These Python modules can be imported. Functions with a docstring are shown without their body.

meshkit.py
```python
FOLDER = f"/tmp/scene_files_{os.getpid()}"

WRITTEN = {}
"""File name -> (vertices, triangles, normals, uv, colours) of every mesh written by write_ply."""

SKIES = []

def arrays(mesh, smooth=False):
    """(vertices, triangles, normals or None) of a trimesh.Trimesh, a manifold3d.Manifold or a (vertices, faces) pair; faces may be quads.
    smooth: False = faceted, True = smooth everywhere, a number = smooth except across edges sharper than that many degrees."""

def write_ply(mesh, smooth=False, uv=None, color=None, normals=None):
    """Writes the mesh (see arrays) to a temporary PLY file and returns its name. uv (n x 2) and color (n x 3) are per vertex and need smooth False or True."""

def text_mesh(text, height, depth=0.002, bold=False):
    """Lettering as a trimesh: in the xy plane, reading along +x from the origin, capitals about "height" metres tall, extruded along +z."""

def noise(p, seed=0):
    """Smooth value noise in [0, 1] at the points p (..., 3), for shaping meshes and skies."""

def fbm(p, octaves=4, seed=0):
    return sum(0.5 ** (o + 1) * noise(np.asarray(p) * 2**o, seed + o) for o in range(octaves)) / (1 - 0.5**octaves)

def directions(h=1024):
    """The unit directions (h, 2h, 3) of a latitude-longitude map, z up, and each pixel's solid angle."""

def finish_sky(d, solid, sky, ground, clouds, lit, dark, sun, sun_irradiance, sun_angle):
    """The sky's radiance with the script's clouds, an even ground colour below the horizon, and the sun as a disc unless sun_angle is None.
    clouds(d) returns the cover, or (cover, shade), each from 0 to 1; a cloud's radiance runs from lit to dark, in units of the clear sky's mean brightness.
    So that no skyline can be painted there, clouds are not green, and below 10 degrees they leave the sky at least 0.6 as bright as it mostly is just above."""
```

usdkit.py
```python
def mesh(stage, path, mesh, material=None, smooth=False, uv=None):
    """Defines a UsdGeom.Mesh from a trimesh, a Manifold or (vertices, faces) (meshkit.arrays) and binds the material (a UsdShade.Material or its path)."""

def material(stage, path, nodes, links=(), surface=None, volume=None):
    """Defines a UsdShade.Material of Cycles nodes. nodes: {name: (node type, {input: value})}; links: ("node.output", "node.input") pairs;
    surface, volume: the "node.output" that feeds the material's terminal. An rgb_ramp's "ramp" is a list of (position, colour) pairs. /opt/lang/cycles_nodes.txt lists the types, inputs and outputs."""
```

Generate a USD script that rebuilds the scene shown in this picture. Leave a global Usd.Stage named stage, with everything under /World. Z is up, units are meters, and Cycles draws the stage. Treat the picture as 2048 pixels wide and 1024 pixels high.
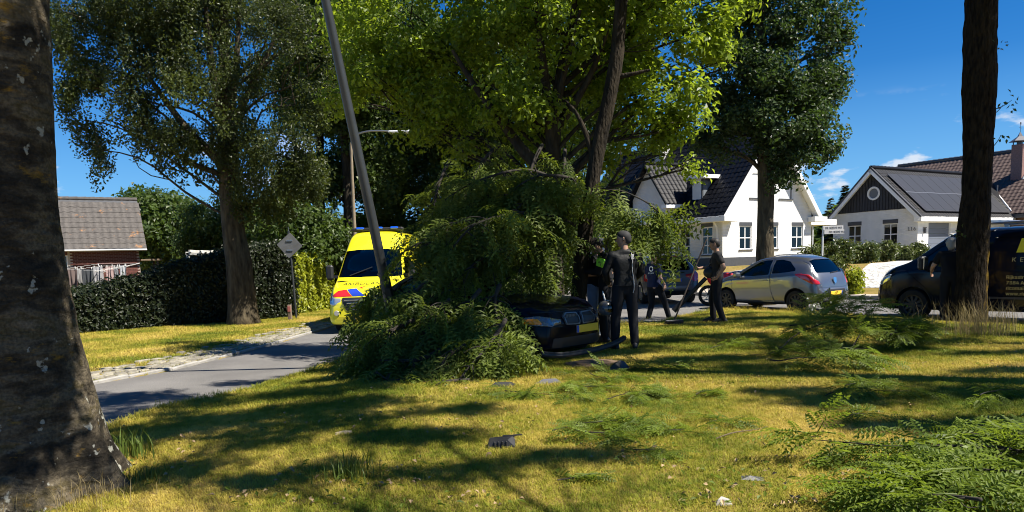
import math, numpy as np, trimesh, manifold3d as m3
from manifold3d import Manifold, CrossSection
from shapely.geometry import Polygon, LineString, Point
from shapely.ops import unary_union
from scipy.interpolate import PchipInterpolator
from pxr import Usd, UsdGeom, UsdShade, UsdLux, Sdf, Gf, Vt
import usdkit, meshkit

stage = Usd.Stage.CreateInMemory()
UsdGeom.SetStageUpAxis(stage, UsdGeom.Tokens.z)
UsdGeom.SetStageMetersPerUnit(stage, 1.0)
world = UsdGeom.Xform.Define(stage, '/World')
stage.SetDefaultPrim(world.GetPrim())
UsdGeom.Scope.Define(stage, '/World/Looks')
rng = np.random.default_rng(7)

# ---------------------------------------------------------------- camera
CAM_Z, FPX, PITCH, ROLL, PPY = 1.5, 1450.0, 0.105, 0.030, 677.0   # focal length in pixels of a 2048 wide picture
CAM = np.array([0, 0, CAM_Z])
_F = np.array([0, math.cos(PITCH), -math.sin(PITCH)])
_R0, _U0 = np.array([1.0, 0, 0]), np.array([0, math.sin(PITCH), math.cos(PITCH)])
_R = math.cos(ROLL) * _R0 - math.sin(ROLL) * _U0
_U = math.sin(ROLL) * _R0 + math.cos(ROLL) * _U0
cam = UsdGeom.Camera.Define(stage, '/World/camera')
cam.CreateHorizontalApertureAttr(36.0)
cam.CreateVerticalApertureAttr(18.0)
cam.CreateFocalLengthAttr(36.0 * FPX / 2048)
cam.CreateVerticalApertureOffsetAttr((PPY - 512) / 2048 * 36.0)
cam.CreateClippingRangeAttr(Gf.Vec2f(0.05, 3000))
_m = np.eye(4)
_m[0, :3], _m[1, :3], _m[2, :3], _m[3, :3] = _R, _U, -_F, CAM
UsdGeom.Xformable(cam).AddTransformOp().Set(Gf.Matrix4d(*_m.ravel().tolist()))
cam.CreateExposureAttr(1.22)

# ---------------------------------------------------------------- sun and sky
SUN_EL, SUN_H = math.radians(54), np.array([0.93, -0.37])
SUN_H = SUN_H / np.linalg.norm(SUN_H)
SUN = np.array([*(SUN_H * math.cos(SUN_EL)), math.sin(SUN_EL)])
sun = UsdLux.DistantLight.Define(stage, '/World/sun')
sun.CreateIntensityAttr(1.22)
sun.CreateAngleAttr(0.53)
sun.CreateNormalizeAttr(True)
sun.CreateColorAttr(Gf.Vec3f(1.0, 0.93, 0.82))
_z = SUN
_x = np.cross([0, 0, 1.0], _z); _x /= np.linalg.norm(_x)
_m = np.eye(4); _m[0, :3], _m[1, :3], _m[2, :3] = _x, np.cross(_z, _x), _z
UsdGeom.Xformable(sun).AddTransformOp().Set(Gf.Matrix4d(*_m.ravel().tolist()))
sky = UsdLux.DomeLight.Define(stage, '/World/sky')
sky.CreateIntensityAttr(1.0)
usdkit.material(stage, '/World/Looks/sky', {
    'tc': ('texture_coordinate', {}),
    'sky': ('sky_texture', {'sky_type': 'single_scattering', 'sun_disc': False, 'sun_elevation': SUN_EL, 'sun_rotation': math.atan2(SUN[0], SUN[1]),
                            'altitude': 1500.0, 'air_density': 1.0, 'aerosol_density': 0.25, 'ozone_density': 3.0}),
    'sat': ('hsv', {'saturation': 1.4, 'value': 1.03}),
    'tn': ('mix_color', {'blend_type': 'multiply', 'fac': 1.0, 'b': (0.72, 0.92, 1.08), 'use_clamp': False}),
    'sep': ('separate_xyz', {}),
    'cs': ('mapping', {'mapping_type': 'point', 'scale': (13.0, 13.0, 34.0), 'location': (3.1, 0.4, 0.0)}),
    'n': ('noise_texture', {'scale': 1.0, 'detail': 6.0, 'roughness': 0.55}),
    'band': ('rgb_ramp', {'ramp': [(0.0, (0.3,) * 3), (0.05, (1,) * 3), (0.13, (0.85,) * 3), (0.19, (0,) * 3), (1.0, (0,) * 3)]}),
    'cr': ('map_range', {'range_type': 'smoothstep', 'from_min': 0.575, 'from_max': 0.68, 'to_min': 0.0, 'to_max': 0.9, 'clamp': True}),
    'cm': ('math', {'math_type': 'multiply'}),
    'hz': ('rgb_ramp', {'ramp': [(0.0, (0.85,) * 3), (0.06, (0.6,) * 3), (0.22, (0,) * 3), (1.0, (0,) * 3)]}),
    'hm': ('mix_color', {'b': (1.7, 4.5, 8.0), 'use_clamp': False}),
    'mix': ('mix_color', {'b': (7.2, 7.6, 8.2), 'use_clamp': False}),
    'bg': ('background_shader', {'strength': 0.05})},
    [('sky.color', 'sat.color'), ('tc.generated', 'sep.vector'), ('sep.z', 'band.fac'), ('tc.generated', 'cs.vector'), ('cs.vector', 'n.vector'), ('n.fac', 'cr.value'),
     ('cr.result', 'cm.value1'), ('band.color', 'cm.value2'), ('cm.value', 'mix.fac'), ('sep.z', 'hz.fac'), ('hz.color', 'hm.fac'), ('sat.color', 'tn.a'), ('tn.result', 'hm.a'), ('hm.result', 'mix.a'), ('mix.result', 'bg.color')], surface='bg.background')
UsdShade.MaterialBindingAPI.Apply(sky.GetPrim()).Bind(UsdShade.Material.Get(stage, '/World/Looks/sky'))
sky.GetPrim().SetCustomDataByKey('kind', 'structure')

# ---------------------------------------------------------------- helpers
def ray(u, v):
    d = _F + _R * ((u - 1024) / FPX) + _U * ((PPY - v) / FPX)
    return d / d[1]
def at(u, v, y):                       # the point seen at that pixel, y metres ahead
    return CAM + ray(u, v) * y
def proj(p):
    q = np.asarray(p, float) - CAM
    w = q @ _F
    return 1024 + FPX * (q @ _R) / w, PPY - FPX * (q @ _U) / w
def sstep(a, b, x):
    t = np.clip((np.asarray(x, float) - a) / (b - a), 0, 1)
    return t * t * (3 - 2 * t)

_used = {}
def _fresh(parent, name):
    k = f'{parent}/{name}'
    n = _used.get(k, -1) + 1
    _used[k] = n
    return k if n == 0 else f'{k}_{n:03d}'
def tag(path, label=None, cat=None, group=None, kind=None):
    p = stage.GetPrimAtPath(path)
    for k, val in (('label', label), ('category', cat), ('group', group), ('kind', kind)):
        if val:
            p.SetCustomDataByKey(k, val)
    return path
def thing(name, label=None, cat=None, loc=(0, 0, 0), rz=0.0, group=None, kind=None, scale=None):
    path = _fresh('/World', name)
    x = UsdGeom.Xform.Define(stage, path)
    x.AddTranslateOp().Set(Gf.Vec3d(*map(float, loc)))
    if rz:
        x.AddRotateZOp().Set(math.degrees(rz))
    if scale:
        x.AddScaleOp().Set(Gf.Vec3f(*([scale] * 3 if np.ndim(scale) == 0 else scale)))
    return tag(path, label, cat, group, kind)
def part(parent, name, mesh, mat, smooth=False, label=None, kind=None):
    path = _fresh(parent, name)
    usdkit.mesh(stage, path, mesh, mat, smooth)
    return tag(path, label=label, kind=kind)
def solo(name, mesh, mat, label=None, cat=None, group=None, kind=None, smooth=False):
    path = _fresh('/World', name)
    usdkit.mesh(stage, path, mesh, mat, smooth)
    return tag(path, label, cat, group, kind)
def copy_of(src, name, label, cat, loc, rz=0, group=None, scale=None):
    path = thing(name, label, cat, loc, rz, group, scale=scale)
    p = stage.GetPrimAtPath(path)
    p.GetReferences().AddInternalReference(src)
    p.SetInstanceable(True)
    return path
def quat_zyx(yaw, pitch, roll):
    cy, sy, cp, sp, cr, sr = np.cos(yaw / 2), np.sin(yaw / 2), np.cos(pitch / 2), np.sin(pitch / 2), np.cos(roll / 2), np.sin(roll / 2)
    return np.stack([cr * cp * cy + sr * sp * sy, sr * cp * cy - cr * sp * sy, cr * sp * cy + sr * cp * sy, cr * cp * sy - sr * sp * cy], -1)
def quat_frame(zdir, yaw):             # turns local +z onto zdir, after a spin by yaw about local z
    z = zdir / np.linalg.norm(zdir, axis=1, keepdims=True)
    w = 1 + z[:, 2]
    w = np.maximum(w, 1e-4)
    q = np.stack([w, -z[:, 1], z[:, 0], np.zeros(len(z))], 1)
    q /= np.linalg.norm(q, axis=1, keepdims=True)
    a, b = np.cos(yaw / 2), np.sin(yaw / 2)
    w0, x0, y0, z0 = q.T
    return np.stack([w0 * a - z0 * b, x0 * a + y0 * b, y0 * a - x0 * b, z0 * a + w0 * b], 1)
def scatter(parent, name, protos, pos, quat, scale, idx=None, kind=None, label=None, cat=None, top=False):
    path = _fresh(parent, name)
    pi = UsdGeom.PointInstancer.Define(stage, path)
    n = len(pos)
    targets = []
    for k, (mesh, mat) in enumerate(protos):
        pp = f'{path}/source_{k}'
        usdkit.mesh(stage, pp, mesh, mat, False)
        targets.append(Sdf.Path(pp))
    pi.CreatePrototypesRel().SetTargets(targets)
    if idx is None:
        idx = np.arange(n) % len(protos)
    pi.CreateProtoIndicesAttr(Vt.IntArray.FromNumpy(np.asarray(idx, np.int32)))
    pi.CreatePositionsAttr(Vt.Vec3fArray.FromNumpy(np.asarray(pos, np.float32)))
    q = np.asarray(quat, float)
    pi.CreateOrientationsAttr(Vt.QuathArray([Gf.Quath(*map(float, r)) for r in q]))
    s = np.asarray(scale, float)
    if s.ndim == 1:
        s = np.repeat(s[:, None], 3, 1)
    pi.CreateScalesAttr(Vt.Vec3fArray.FromNumpy(s.astype(np.float32)))
    return tag(path, label, cat, None, kind)

def box(sx, sy, sz, c=(0, 0, 0), rz=0, bevel=0):
    if bevel:
        h = np.array([sx, sy, sz]) / 2
        b = min(bevel, h.min() * 0.9)
        pts = [(i * (h[0] - (b if a != 0 else 0)), j * (h[1] - (b if a != 1 else 0)), k * (h[2] - (b if a != 2 else 0))) for i in (-1, 1) for j in (-1, 1) for k in (-1, 1) for a in range(3)]
        m = trimesh.convex.convex_hull(np.array(pts))
    else:
        m = trimesh.creation.box([sx, sy, sz])
    if rz:
        m.apply_transform(trimesh.transformations.rotation_matrix(rz, [0, 0, 1]))
    m.apply_translation(c)
    return m
def cat_(ms):
    return trimesh.util.concatenate([m for m in ms if m is not None and len(m.faces)])
def tm(man):
    m = man.to_mesh()
    return trimesh.Trimesh(np.array(m.vert_properties[:, :3], float), np.array(m.tri_verts), process=False)
def man(t):
    t = t if isinstance(t, trimesh.Trimesh) else trimesh.Trimesh(*t)
    return Manifold(m3.Mesh(np.asarray(t.vertices, np.float32), np.asarray(t.faces, np.uint32)))
def rotz(m, a, o=(0, 0, 0)):
    m.apply_transform(trimesh.transformations.rotation_matrix(a, [0, 0, 1], o))
    return m
def rotm(m, a, axis, o=(0, 0, 0)):
    m.apply_transform(trimesh.transformations.rotation_matrix(a, axis, o))
    return m
def smooth_path(pts, n):
    pts = np.asarray(pts, float)
    t = np.r_[0, np.cumsum(np.linalg.norm(np.diff(pts[:, :3], axis=0), axis=1))]
    if len(pts) == 2:
        s = np.linspace(0, 1, n)[:, None]
        return pts[0] * (1 - s) + pts[1] * s
    s = np.linspace(0, t[-1], n)
    return np.stack([PchipInterpolator(t, pts[:, k])(s) for k in range(pts.shape[1])], 1)
def tube(path, radii, n=8, caps=True, bump=0.0, seed=0, bscale=(6, 6, 1.5)):
    path = np.asarray(path, float)
    r = np.broadcast_to(np.asarray(radii, float), len(path))
    t = np.gradient(path, axis=0)
    t /= np.maximum(np.linalg.norm(t, axis=1, keepdims=True), 1e-9)
    ref = np.array([0.31, 0.95, 0.02]) if abs(t[0] @ [0.31, 0.95, 0.02]) < 0.9 else np.array([1.0, 0, 0])
    rows = []
    a = np.arange(n) / n * 2 * np.pi
    for k in range(len(path)):
        u = ref - t[k] * (ref @ t[k]); u /= np.linalg.norm(u)
        ref = u
        w = np.cross(t[k], u)
        rows.append(path[k] + r[k] * (np.cos(a)[:, None] * u + np.sin(a)[:, None] * w))
    v = np.vstack(rows)
    if bump:
        nz = meshkit.fbm(v * np.array(bscale), 3, seed)[:, None] - 0.5
        ctr = np.repeat(path, n, 0)
        v = ctr + (v - ctr) * (1 + nz * bump)
    i = np.arange(len(path) - 1)[:, None] * n
    j = np.arange(n)[None]
    j2 = (j + 1) % n
    f = np.stack([i + j, i + j2, i + n + j2, i + n + j], -1).reshape(-1, 4)
    f = np.vstack([f[:, [0, 1, 2]], f[:, [0, 2, 3]]])
    if caps:
        b = len(v)
        v = np.vstack([v, path[0], path[-1]])
        e = (len(path) - 1) * n
        jj = np.arange(n)
        f = np.vstack([f, np.stack([np.full(n, b), (jj + 1) % n, jj], 1), np.stack([np.full(n, b + 1), e + jj, e + (jj + 1) % n], 1)])
    return trimesh.Trimesh(v, f, process=False)
def lathe(prof, n=24, axis='z'):       # prof: (radius, height) from bottom to top
    prof = np.asarray(prof, float)
    m = trimesh.creation.revolve(prof, sections=n)
    if axis == 'y':
        m.apply_transform(trimesh.transformations.rotation_matrix(math.pi / 2, [1, 0, 0]))
    elif axis == 'x':
        m.apply_transform(trimesh.transformations.rotation_matrix(math.pi / 2, [0, 1, 0]))
    return m
def prism(poly, h):
    return trimesh.creation.extrude_polygon(poly if hasattr(poly, 'exterior') else Polygon(poly), h, engine='earcut')
def oriented(m, origin, ex, ey, ez=(0, 0, 1)):   # local axes to world
    T = np.eye(4)
    T[:3, 0], T[:3, 1], T[:3, 2], T[:3, 3] = ex, ey, ez, origin
    m = m.copy()
    m.apply_transform(T)
    return m

# ---------------------------------------------------------------- materials
_mats = {}
def pm(name, color, rough=0.6, var=0.0, scale=6.0, bump=0.0, bscale=40.0, metal=0.0, coat=0.0, spec=0.5, color2=None, wpos=False, rand=0.0, detail=4.0, stretch=None, emit=0.0, croug=0.03):
    if name in _mats:
        return _mats[name]
    nodes = {'p': ('principled_bsdf', {'base_color': tuple(color), 'roughness': rough, 'metallic': metal, 'coat_weight': coat, 'coat_roughness': croug, 'specular_ior_level': spec})}
    links = []
    if var or color2 is not None or bump:
        nodes['c'] = ('geometry', {}) if wpos else ('texture_coordinate', {})
        src = 'c.position' if wpos else 'c.object'
        if stretch:
            nodes['map'] = ('mapping', {'mapping_type': 'point', 'scale': stretch})
            links.append((src, 'map.vector'))
            src = 'map.vector'
    if var or color2 is not None:
        a = np.array(color); b = np.array(color2) if color2 is not None else a
        lo, hi = np.clip(a * (1 - var), 0, 1), np.clip(b * (1 + var), 0, 1)
        nodes['n'] = ('noise_texture', {'scale': scale, 'detail': detail, 'roughness': 0.6})
        nodes['r'] = ('rgb_ramp', {'ramp': [(0.3, tuple(lo)), (0.7, tuple(hi))]})
        links += [(src, 'n.vector'), ('n.fac', 'r.fac')]
        out = 'r.color'
        if rand:
            nodes['o'] = ('object_info', {}); nodes['g'] = ('geometry', {})
            nodes['rr'] = ('map_range', {'to_min': 1 - rand, 'to_max': 1 + rand})
            nodes['h'] = ('hsv', {})
            links += [('o.random', 'rr.value'), ('rr.result', 'h.value'), (out, 'h.color')]
            out = 'h.color'
        links.append((out, 'p.base_color'))
    if bump:
        nodes['bn'] = ('noise_texture', {'scale': bscale, 'detail': 3.0})
        nodes['b'] = ('bump', {'strength': 1.0, 'distance': bump})
        links += [(src, 'bn.vector'), ('bn.fac', 'b.height'), ('b.normal', 'p.normal')]
    m = _mats[name] = usdkit.material(stage, '/World/Looks/' + name, nodes, links, surface='p.BSDF')
    return m
def glass(name, tint=(0.8, 0.85, 0.85), ior=1.5, rough=0.02):
    if name not in _mats:
        _mats[name] = usdkit.material(stage, '/World/Looks/' + name, {
            't': ('transparent_bsdf', {'color': tint}), 'g': ('glossy_bsdf', {'color': (1, 1, 1), 'roughness': rough}), 'f': ('fresnel', {'IOR': ior}), 'm': ('mix_closure', {})},
            [('f.fac', 'm.fac'), ('t.BSDF', 'm.closure1'), ('g.BSDF', 'm.closure2')], surface='m.closure')
    return _mats[name]
def leafmat(name, dark, light, trans, tw=0.35, rough=0.45, scale=0.7, spec=0.35):
    if name not in _mats:
        _mats[name] = usdkit.material(stage, '/World/Looks/' + name, {
            'o': ('object_info', {}), 'g': ('geometry', {}), 'n': ('noise_texture', {'scale': scale, 'detail': 3.0}),
            'mr': ('math', {'math_type': 'multiply_add', 'value2': 0.45, 'value3': 0.0}), 'ma': ('math', {'math_type': 'multiply_add', 'value2': 0.7}),
            'isl': ('math', {'math_type': 'multiply_add', 'value2': 0.35}),
            'r': ('rgb_ramp', {'ramp': [(0.3, tuple(dark)), (1.05, tuple(light))]}),
            'p': ('principled_bsdf', {'roughness': rough, 'specular_ior_level': spec}), 't': ('translucent_bsdf', {'color': tuple(trans)}), 'm': ('mix_closure', {'fac': tw})},
            [('g.position', 'n.vector'), ('o.random', 'mr.value1'), ('n.fac', 'ma.value1'), ('mr.value', 'ma.value3'), ('g.random_per_island', 'isl.value1'), ('ma.value', 'isl.value3'),
             ('isl.value', 'r.fac'), ('r.color', 'p.base_color'), ('p.BSDF', 'm.closure1'), ('t.BSDF', 'm.closure2')], surface='m.closure')
    return _mats[name]
# ================================================================ THE GROUND
def Tb(x, y):                          # level of the roads
    x, y = np.asarray(x, float), np.asarray(y, float)
    s = (x - 8) * 0.66 + (y - 18) * 0.75
    drop = -0.20 * sstep(5, 19, y) * sstep(2.5, -4, x)
    return -0.06 + drop + 0.95 * sstep(7.6, 15.5, s) * sstep(2, 8, x)
def Gb(u, v, f=None, lo=2.0, hi=90.0):  # the point of the ground seen at that pixel
    f = f or Tb
    r = ray(u, v)
    ys = np.linspace(lo, hi, 1200)
    p = CAM + r * ys[:, None]
    below = np.nonzero(p[:, 2] < f(p[:, 0], p[:, 1]))[0]
    k = below[0] if len(below) else len(ys) - 1
    a, b = ys[max(k - 1, 0)], ys[k]
    for _ in range(25):
        m = (a + b) / 2
        q = CAM + r * m
        if q[2] < float(f(q[0], q[1])): b = m
        else: a = m
    return CAM + r * b

near_edge = [Gb(u, v)[:2] for u, v in [(1320, 650), (1352, 639), (1400, 629), (1453, 622), (1600, 629), (1700, 634), (1893, 644), (2048, 653)]]
lane_right = [Gb(u, v)[:2] for u, v in [(150, 905), (215, 866), (330, 822), (430, 800), (520, 780), (590, 757), (700, 722)]]
lane_left = [Gb(u, v)[:2] for u, v in [(100, 792), (165, 773), (250, 757), (340, 742), (480, 707), (600, 673), (650, 659)]]
e0 = near_edge[-1]
ext_r = [e0 + np.array([0.80, -0.60]) * k for k in (6, 14)]
a0, a1 = lane_right[0], lane_right[0] + (lane_right[0] - lane_right[2]) / np.linalg.norm(lane_right[0] - lane_right[2]) * 9
b0 = lane_left[0]; b1 = b0 + (a1 - a0)
tip = [lane_right[-1] + np.array([0.25, 1.2]), np.array([-1.7, 16.0]), np.array([0.3, 17.0])]
road_poly = Polygon([a1, *lane_right, *tip, *near_edge, *ext_r, ext_r[-1] + np.array([0.6, 0.8]) * 6.3, (15.6, 20.4), (11.9, 23.2), (8.7, 26.9), (6.7, 30.5), (5.4, 36), (5.0, 60), (0.9, 60), (1.0, 30),
                     (0.2, 25.5), (-2.7, 24.2), (-2.9, 27), (-2.9, 60), (-5.6, 60), (-5.45, 24), *lane_left[::-1], b1]).buffer(0)
lawn_poly = Polygon([a1, *lane_right, *tip, *near_edge, *ext_r, (24, -4), (-1, -6)]).buffer(0)
strip_poly = Polygon([*lane_left, lane_left[-1] + [-0.25, 2.5], lane_left[-1] + [-0.55, 2.4], lane_left[-1] + np.array([-0.5, 0.25]), lane_left[-2] + np.array([-0.5, 0.4]), lane_left[-3] + np.array([-0.55, 0.65]), lane_left[-4] + np.array([-0.6, 0.9]), lane_left[-5] + np.array([-0.6, 1.0]), lane_left[-6] + np.array([-0.6, 1.1]), lane_left[-7] + np.array([-0.6, 1.1])]).buffer(0)
walk_far = [(27.5, 11.4), (15.6, 20.4), (11.9, 23.2), (8.7, 26.9), (6.7, 30.5), (5.4, 36), (5.0, 60)]
walk_poly = LineString(walk_far).buffer(1.25, cap_style=2, single_sided=True)
if walk_poly.intersection(road_poly).area > 3:
    walk_poly = LineString(walk_far).buffer(-1.25, cap_style=2, single_sided=True)
walk_poly = walk_poly.difference(road_poly.buffer(0.12))
drive_px = [(1660, 577), (1800, 579), (1830, 527), (1740, 527)]

import shapely
def inside(poly, x, y):
    return shapely.contains_xy(poly, x, y)
def sdist(poly, x, y):                 # distance inside (positive) or outside (negative) the outline
    pts = shapely.points(np.c_[np.ravel(x), np.ravel(y)])
    d = shapely.distance(poly.exterior if hasattr(poly, 'exterior') else poly.boundary, pts)
    return np.where(shapely.contains_xy(poly, np.ravel(x), np.ravel(y)), d, -d).reshape(np.shape(x))
def Tl(x, y):                          # level of the soil and lawns
    x, y = np.asarray(x, float), np.asarray(y, float)
    base = Tb(x, y)
    dr = -sdist(road_poly, x, y)       # metres away from the road
    lump = 0.05 * (meshkit.fbm(np.stack([x * 0.35, y * 0.35, x * 0], -1), 3, 3) - 0.5) * sstep(0.2, 2.0, dr)
    lift = np.where(inside(lawn_poly, x, y), 0.05 + 0.10 * sstep(0.0, 2.6, dr), 0.03 + 0.04 * sstep(0, 2, dr))
    return base + np.where(dr > 0, lift, -0.12 * sstep(0.0, 0.25, -dr)) + lump
def G(u, v):
    return Gb(u, v, Tl)

def drape(poly, f, step, dz):
    vs, fs, n = [], [], 0
    x0, y0, x1, y1 = poly.bounds
    for i in range(int(math.floor(x0 / step)), int(math.ceil(x1 / step))):
        col = poly.intersection(shapely.box(i * step, y0 - 1, (i + 1) * step, y1 + 1))
        if col.is_empty: continue
        for j in range(int(math.floor(y0 / step)), int(math.ceil(y1 / step))):
            c = col.intersection(shapely.box(i * step, j * step, (i + 1) * step, (j + 1) * step))
            for g in getattr(c, 'geoms', [c]):
                if g.geom_type != 'Polygon' or g.area < 1e-6: continue
                v, fa = trimesh.creation.triangulate_polygon(g, engine='earcut')
                vs.append(v); fs.append(fa + n); n += len(v)
    v = np.vstack(vs); fa = np.vstack(fs)
    v, inv = np.unique(np.round(v, 5), axis=0, return_inverse=True)
    fa = inv.ravel()[fa]
    a, b, c = v[fa[:, 0]], v[fa[:, 1]], v[fa[:, 2]]
    cr = (b[:, 0] - a[:, 0]) * (c[:, 1] - a[:, 1]) - (b[:, 1] - a[:, 1]) * (c[:, 0] - a[:, 0])
    fa = np.where((cr < 0)[:, None], fa[:, ::-1], fa)[np.abs(cr) > 1e-9]
    return trimesh.Trimesh(np.c_[v, f(v[:, 0], v[:, 1]) + dz], fa, process=False)

usdkit.material(stage, '/World/Looks/lawn', {
    'g': ('geometry', {}), 'n1': ('noise_texture', {'scale': 0.55, 'detail': 4.0, 'roughness': 0.6}), 'n2': ('noise_texture', {'scale': 9.0, 'detail': 5.0, 'roughness': 0.7}),
    'a': ('math', {'math_type': 'multiply_add', 'value2': 0.65}), 'b': ('math', {'math_type': 'multiply', 'value2': 0.4}),
    'r': ('rgb_ramp', {'ramp': [(0.33, (0.055, 0.070, 0.012)), (0.43, (0.13, 0.115, 0.025)), (0.53, (0.23, 0.17, 0.05)), (0.66, (0.28, 0.195, 0.075))]}),
    'bn': ('noise_texture', {'scale': 60.0, 'detail': 4.0}), 'bu': ('bump', {'distance': 0.03}), 'p': ('principled_bsdf', {'roughness': 0.95, 'specular_ior_level': 0.1})},
    [('g.position', 'n1.vector'), ('g.position', 'n2.vector'), ('g.position', 'bn.vector'), ('n1.fac', 'a.value1'), ('n2.fac', 'b.value1'), ('b.value', 'a.value3'), ('a.value', 'r.fac'),
     ('r.color', 'p.base_color'), ('bn.fac', 'bu.height'), ('bu.normal', 'p.normal')], surface='p.BSDF')
LAWN = '/World/Looks/lawn'
def grid_axis(lo, hi, fine_lo, fine_hi, step):
    a = np.arange(fine_lo, fine_hi + 1e-6, step)
    up, dn, s = [a[-1]], [a[0]], step
    while up[-1] < hi: s *= 1.16; up.append(up[-1] + s)
    s = step
    while dn[-1] > lo: s *= 1.16; dn.append(dn[-1] - s)
    return np.r_[dn[:0:-1], a, up[1:]]
gx, gy = grid_axis(-700, 700, -11, 16, 0.16), grid_axis(-60, 1500, 2.5, 31, 0.16)
X, Y = np.meshgrid(gx, gy)
Z = Tl(X, Y)
nx = len(gx)
ii, jj = np.meshgrid(np.arange(len(gy) - 1), np.arange(nx - 1), indexing='ij')
q = (ii * nx + jj).ravel()
gf = np.vstack([np.stack([q, q + 1, q + nx + 1], 1), np.stack([q, q + nx + 1, q + nx], 1)])
solo('ground', trimesh.Trimesh(np.c_[X.ravel(), Y.ravel(), Z.ravel()], gf, process=False), LAWN, 'sunburnt lawn and verge ground with straw and green patches', 'ground', kind='structure', smooth=True)

usdkit.material(stage, '/World/Looks/asphalt', {
    'g': ('geometry', {}), 'n1': ('noise_texture', {'scale': 0.8, 'detail': 4.0}), 'n2': ('noise_texture', {'scale': 160.0, 'detail': 2.0}), 'v': ('voronoi_texture', {'scale': 90.0}),
    'r': ('rgb_ramp', {'ramp': [(0.3, (0.125, 0.12, 0.115)), (0.7, (0.185, 0.178, 0.168))]}),
    'r2': ('rgb_ramp', {'ramp': [(0.35, (0.55,) * 3), (0.65, (1.3,) * 3)]}), 'm': ('mix_color', {'blend_type': 'multiply', 'fac': 0.7, 'use_clamp': False}),
    'bu': ('bump', {'distance': 0.006}), 'p': ('principled_bsdf', {'roughness': 0.85, 'specular_ior_level': 0.25})},
    [('g.position', 'n1.vector'), ('g.position', 'n2.vector'), ('g.position', 'v.vector'), ('n1.fac', 'r.fac'), ('n2.fac', 'r2.fac'), ('r.color', 'm.a'), ('r2.color', 'm.b'), ('m.result', 'p.base_color'),
     ('v.distance', 'bu.height'), ('bu.normal', 'p.normal')], surface='p.BSDF')
solo('road', drape(road_poly, Tb, 0.8, 0.0), '/World/Looks/asphalt', 'grey asphalt lane and street meeting behind the crashed car', 'road', kind='structure', smooth=True)

concrete = pm('concrete', (0.27, 0.26, 0.24), 0.85, var=0.25, scale=3, wpos=True, bump=0.004)
sett = [pm(f'sett_{k}', c, 0.9, var=0.3, scale=14, bump=0.004) for k, c in enumerate([(0.20, 0.185, 0.145), (0.25, 0.23, 0.18), (0.165, 0.15, 0.12)])]
kerb_path = _fresh('/World', 'kerb')
UsdGeom.Xform.Define(stage, kerb_path); tag(kerb_path, 'thin pale concrete edging along the far side of the lane', 'kerb', kind='structure')
def kerb_line(line, w, h, length, parent, f=Tb, dz=0.0, off=0.0):
    L = LineString(line)
    n = int(L.length / length)
    for k in range(n):
        a, b = np.array(L.interpolate(k * length + 0.006).coords[0]), np.array(L.interpolate((k + 1) * length - 0.006).coords[0])
        d = (b - a) / np.linalg.norm(b - a)
        c = (a + b) / 2 + off * np.array([-d[1], d[0]])
        z = float(f(*c)) + dz
        part(parent, 'kerbstone', box(np.linalg.norm(b - a), w, h, (c[0], c[1], z), math.atan2(d[1], d[0]), bevel=0.012), concrete)
kerb_line(lane_left[1:] + [np.array([-5.45, 24])], 0.09, 0.10, 0.9, kerb_path, off=0.03)
walk_curb = _fresh('/World', 'kerb')
UsdGeom.Xform.Define(stage, walk_curb); tag(walk_curb, 'pale concrete kerb along the footpath beyond the street', 'kerb', kind='structure')
kerb_line([p for p in walk_far[1:6]], 0.12, 0.26, 1.0, walk_curb, dz=0.01, off=0.0)
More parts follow.
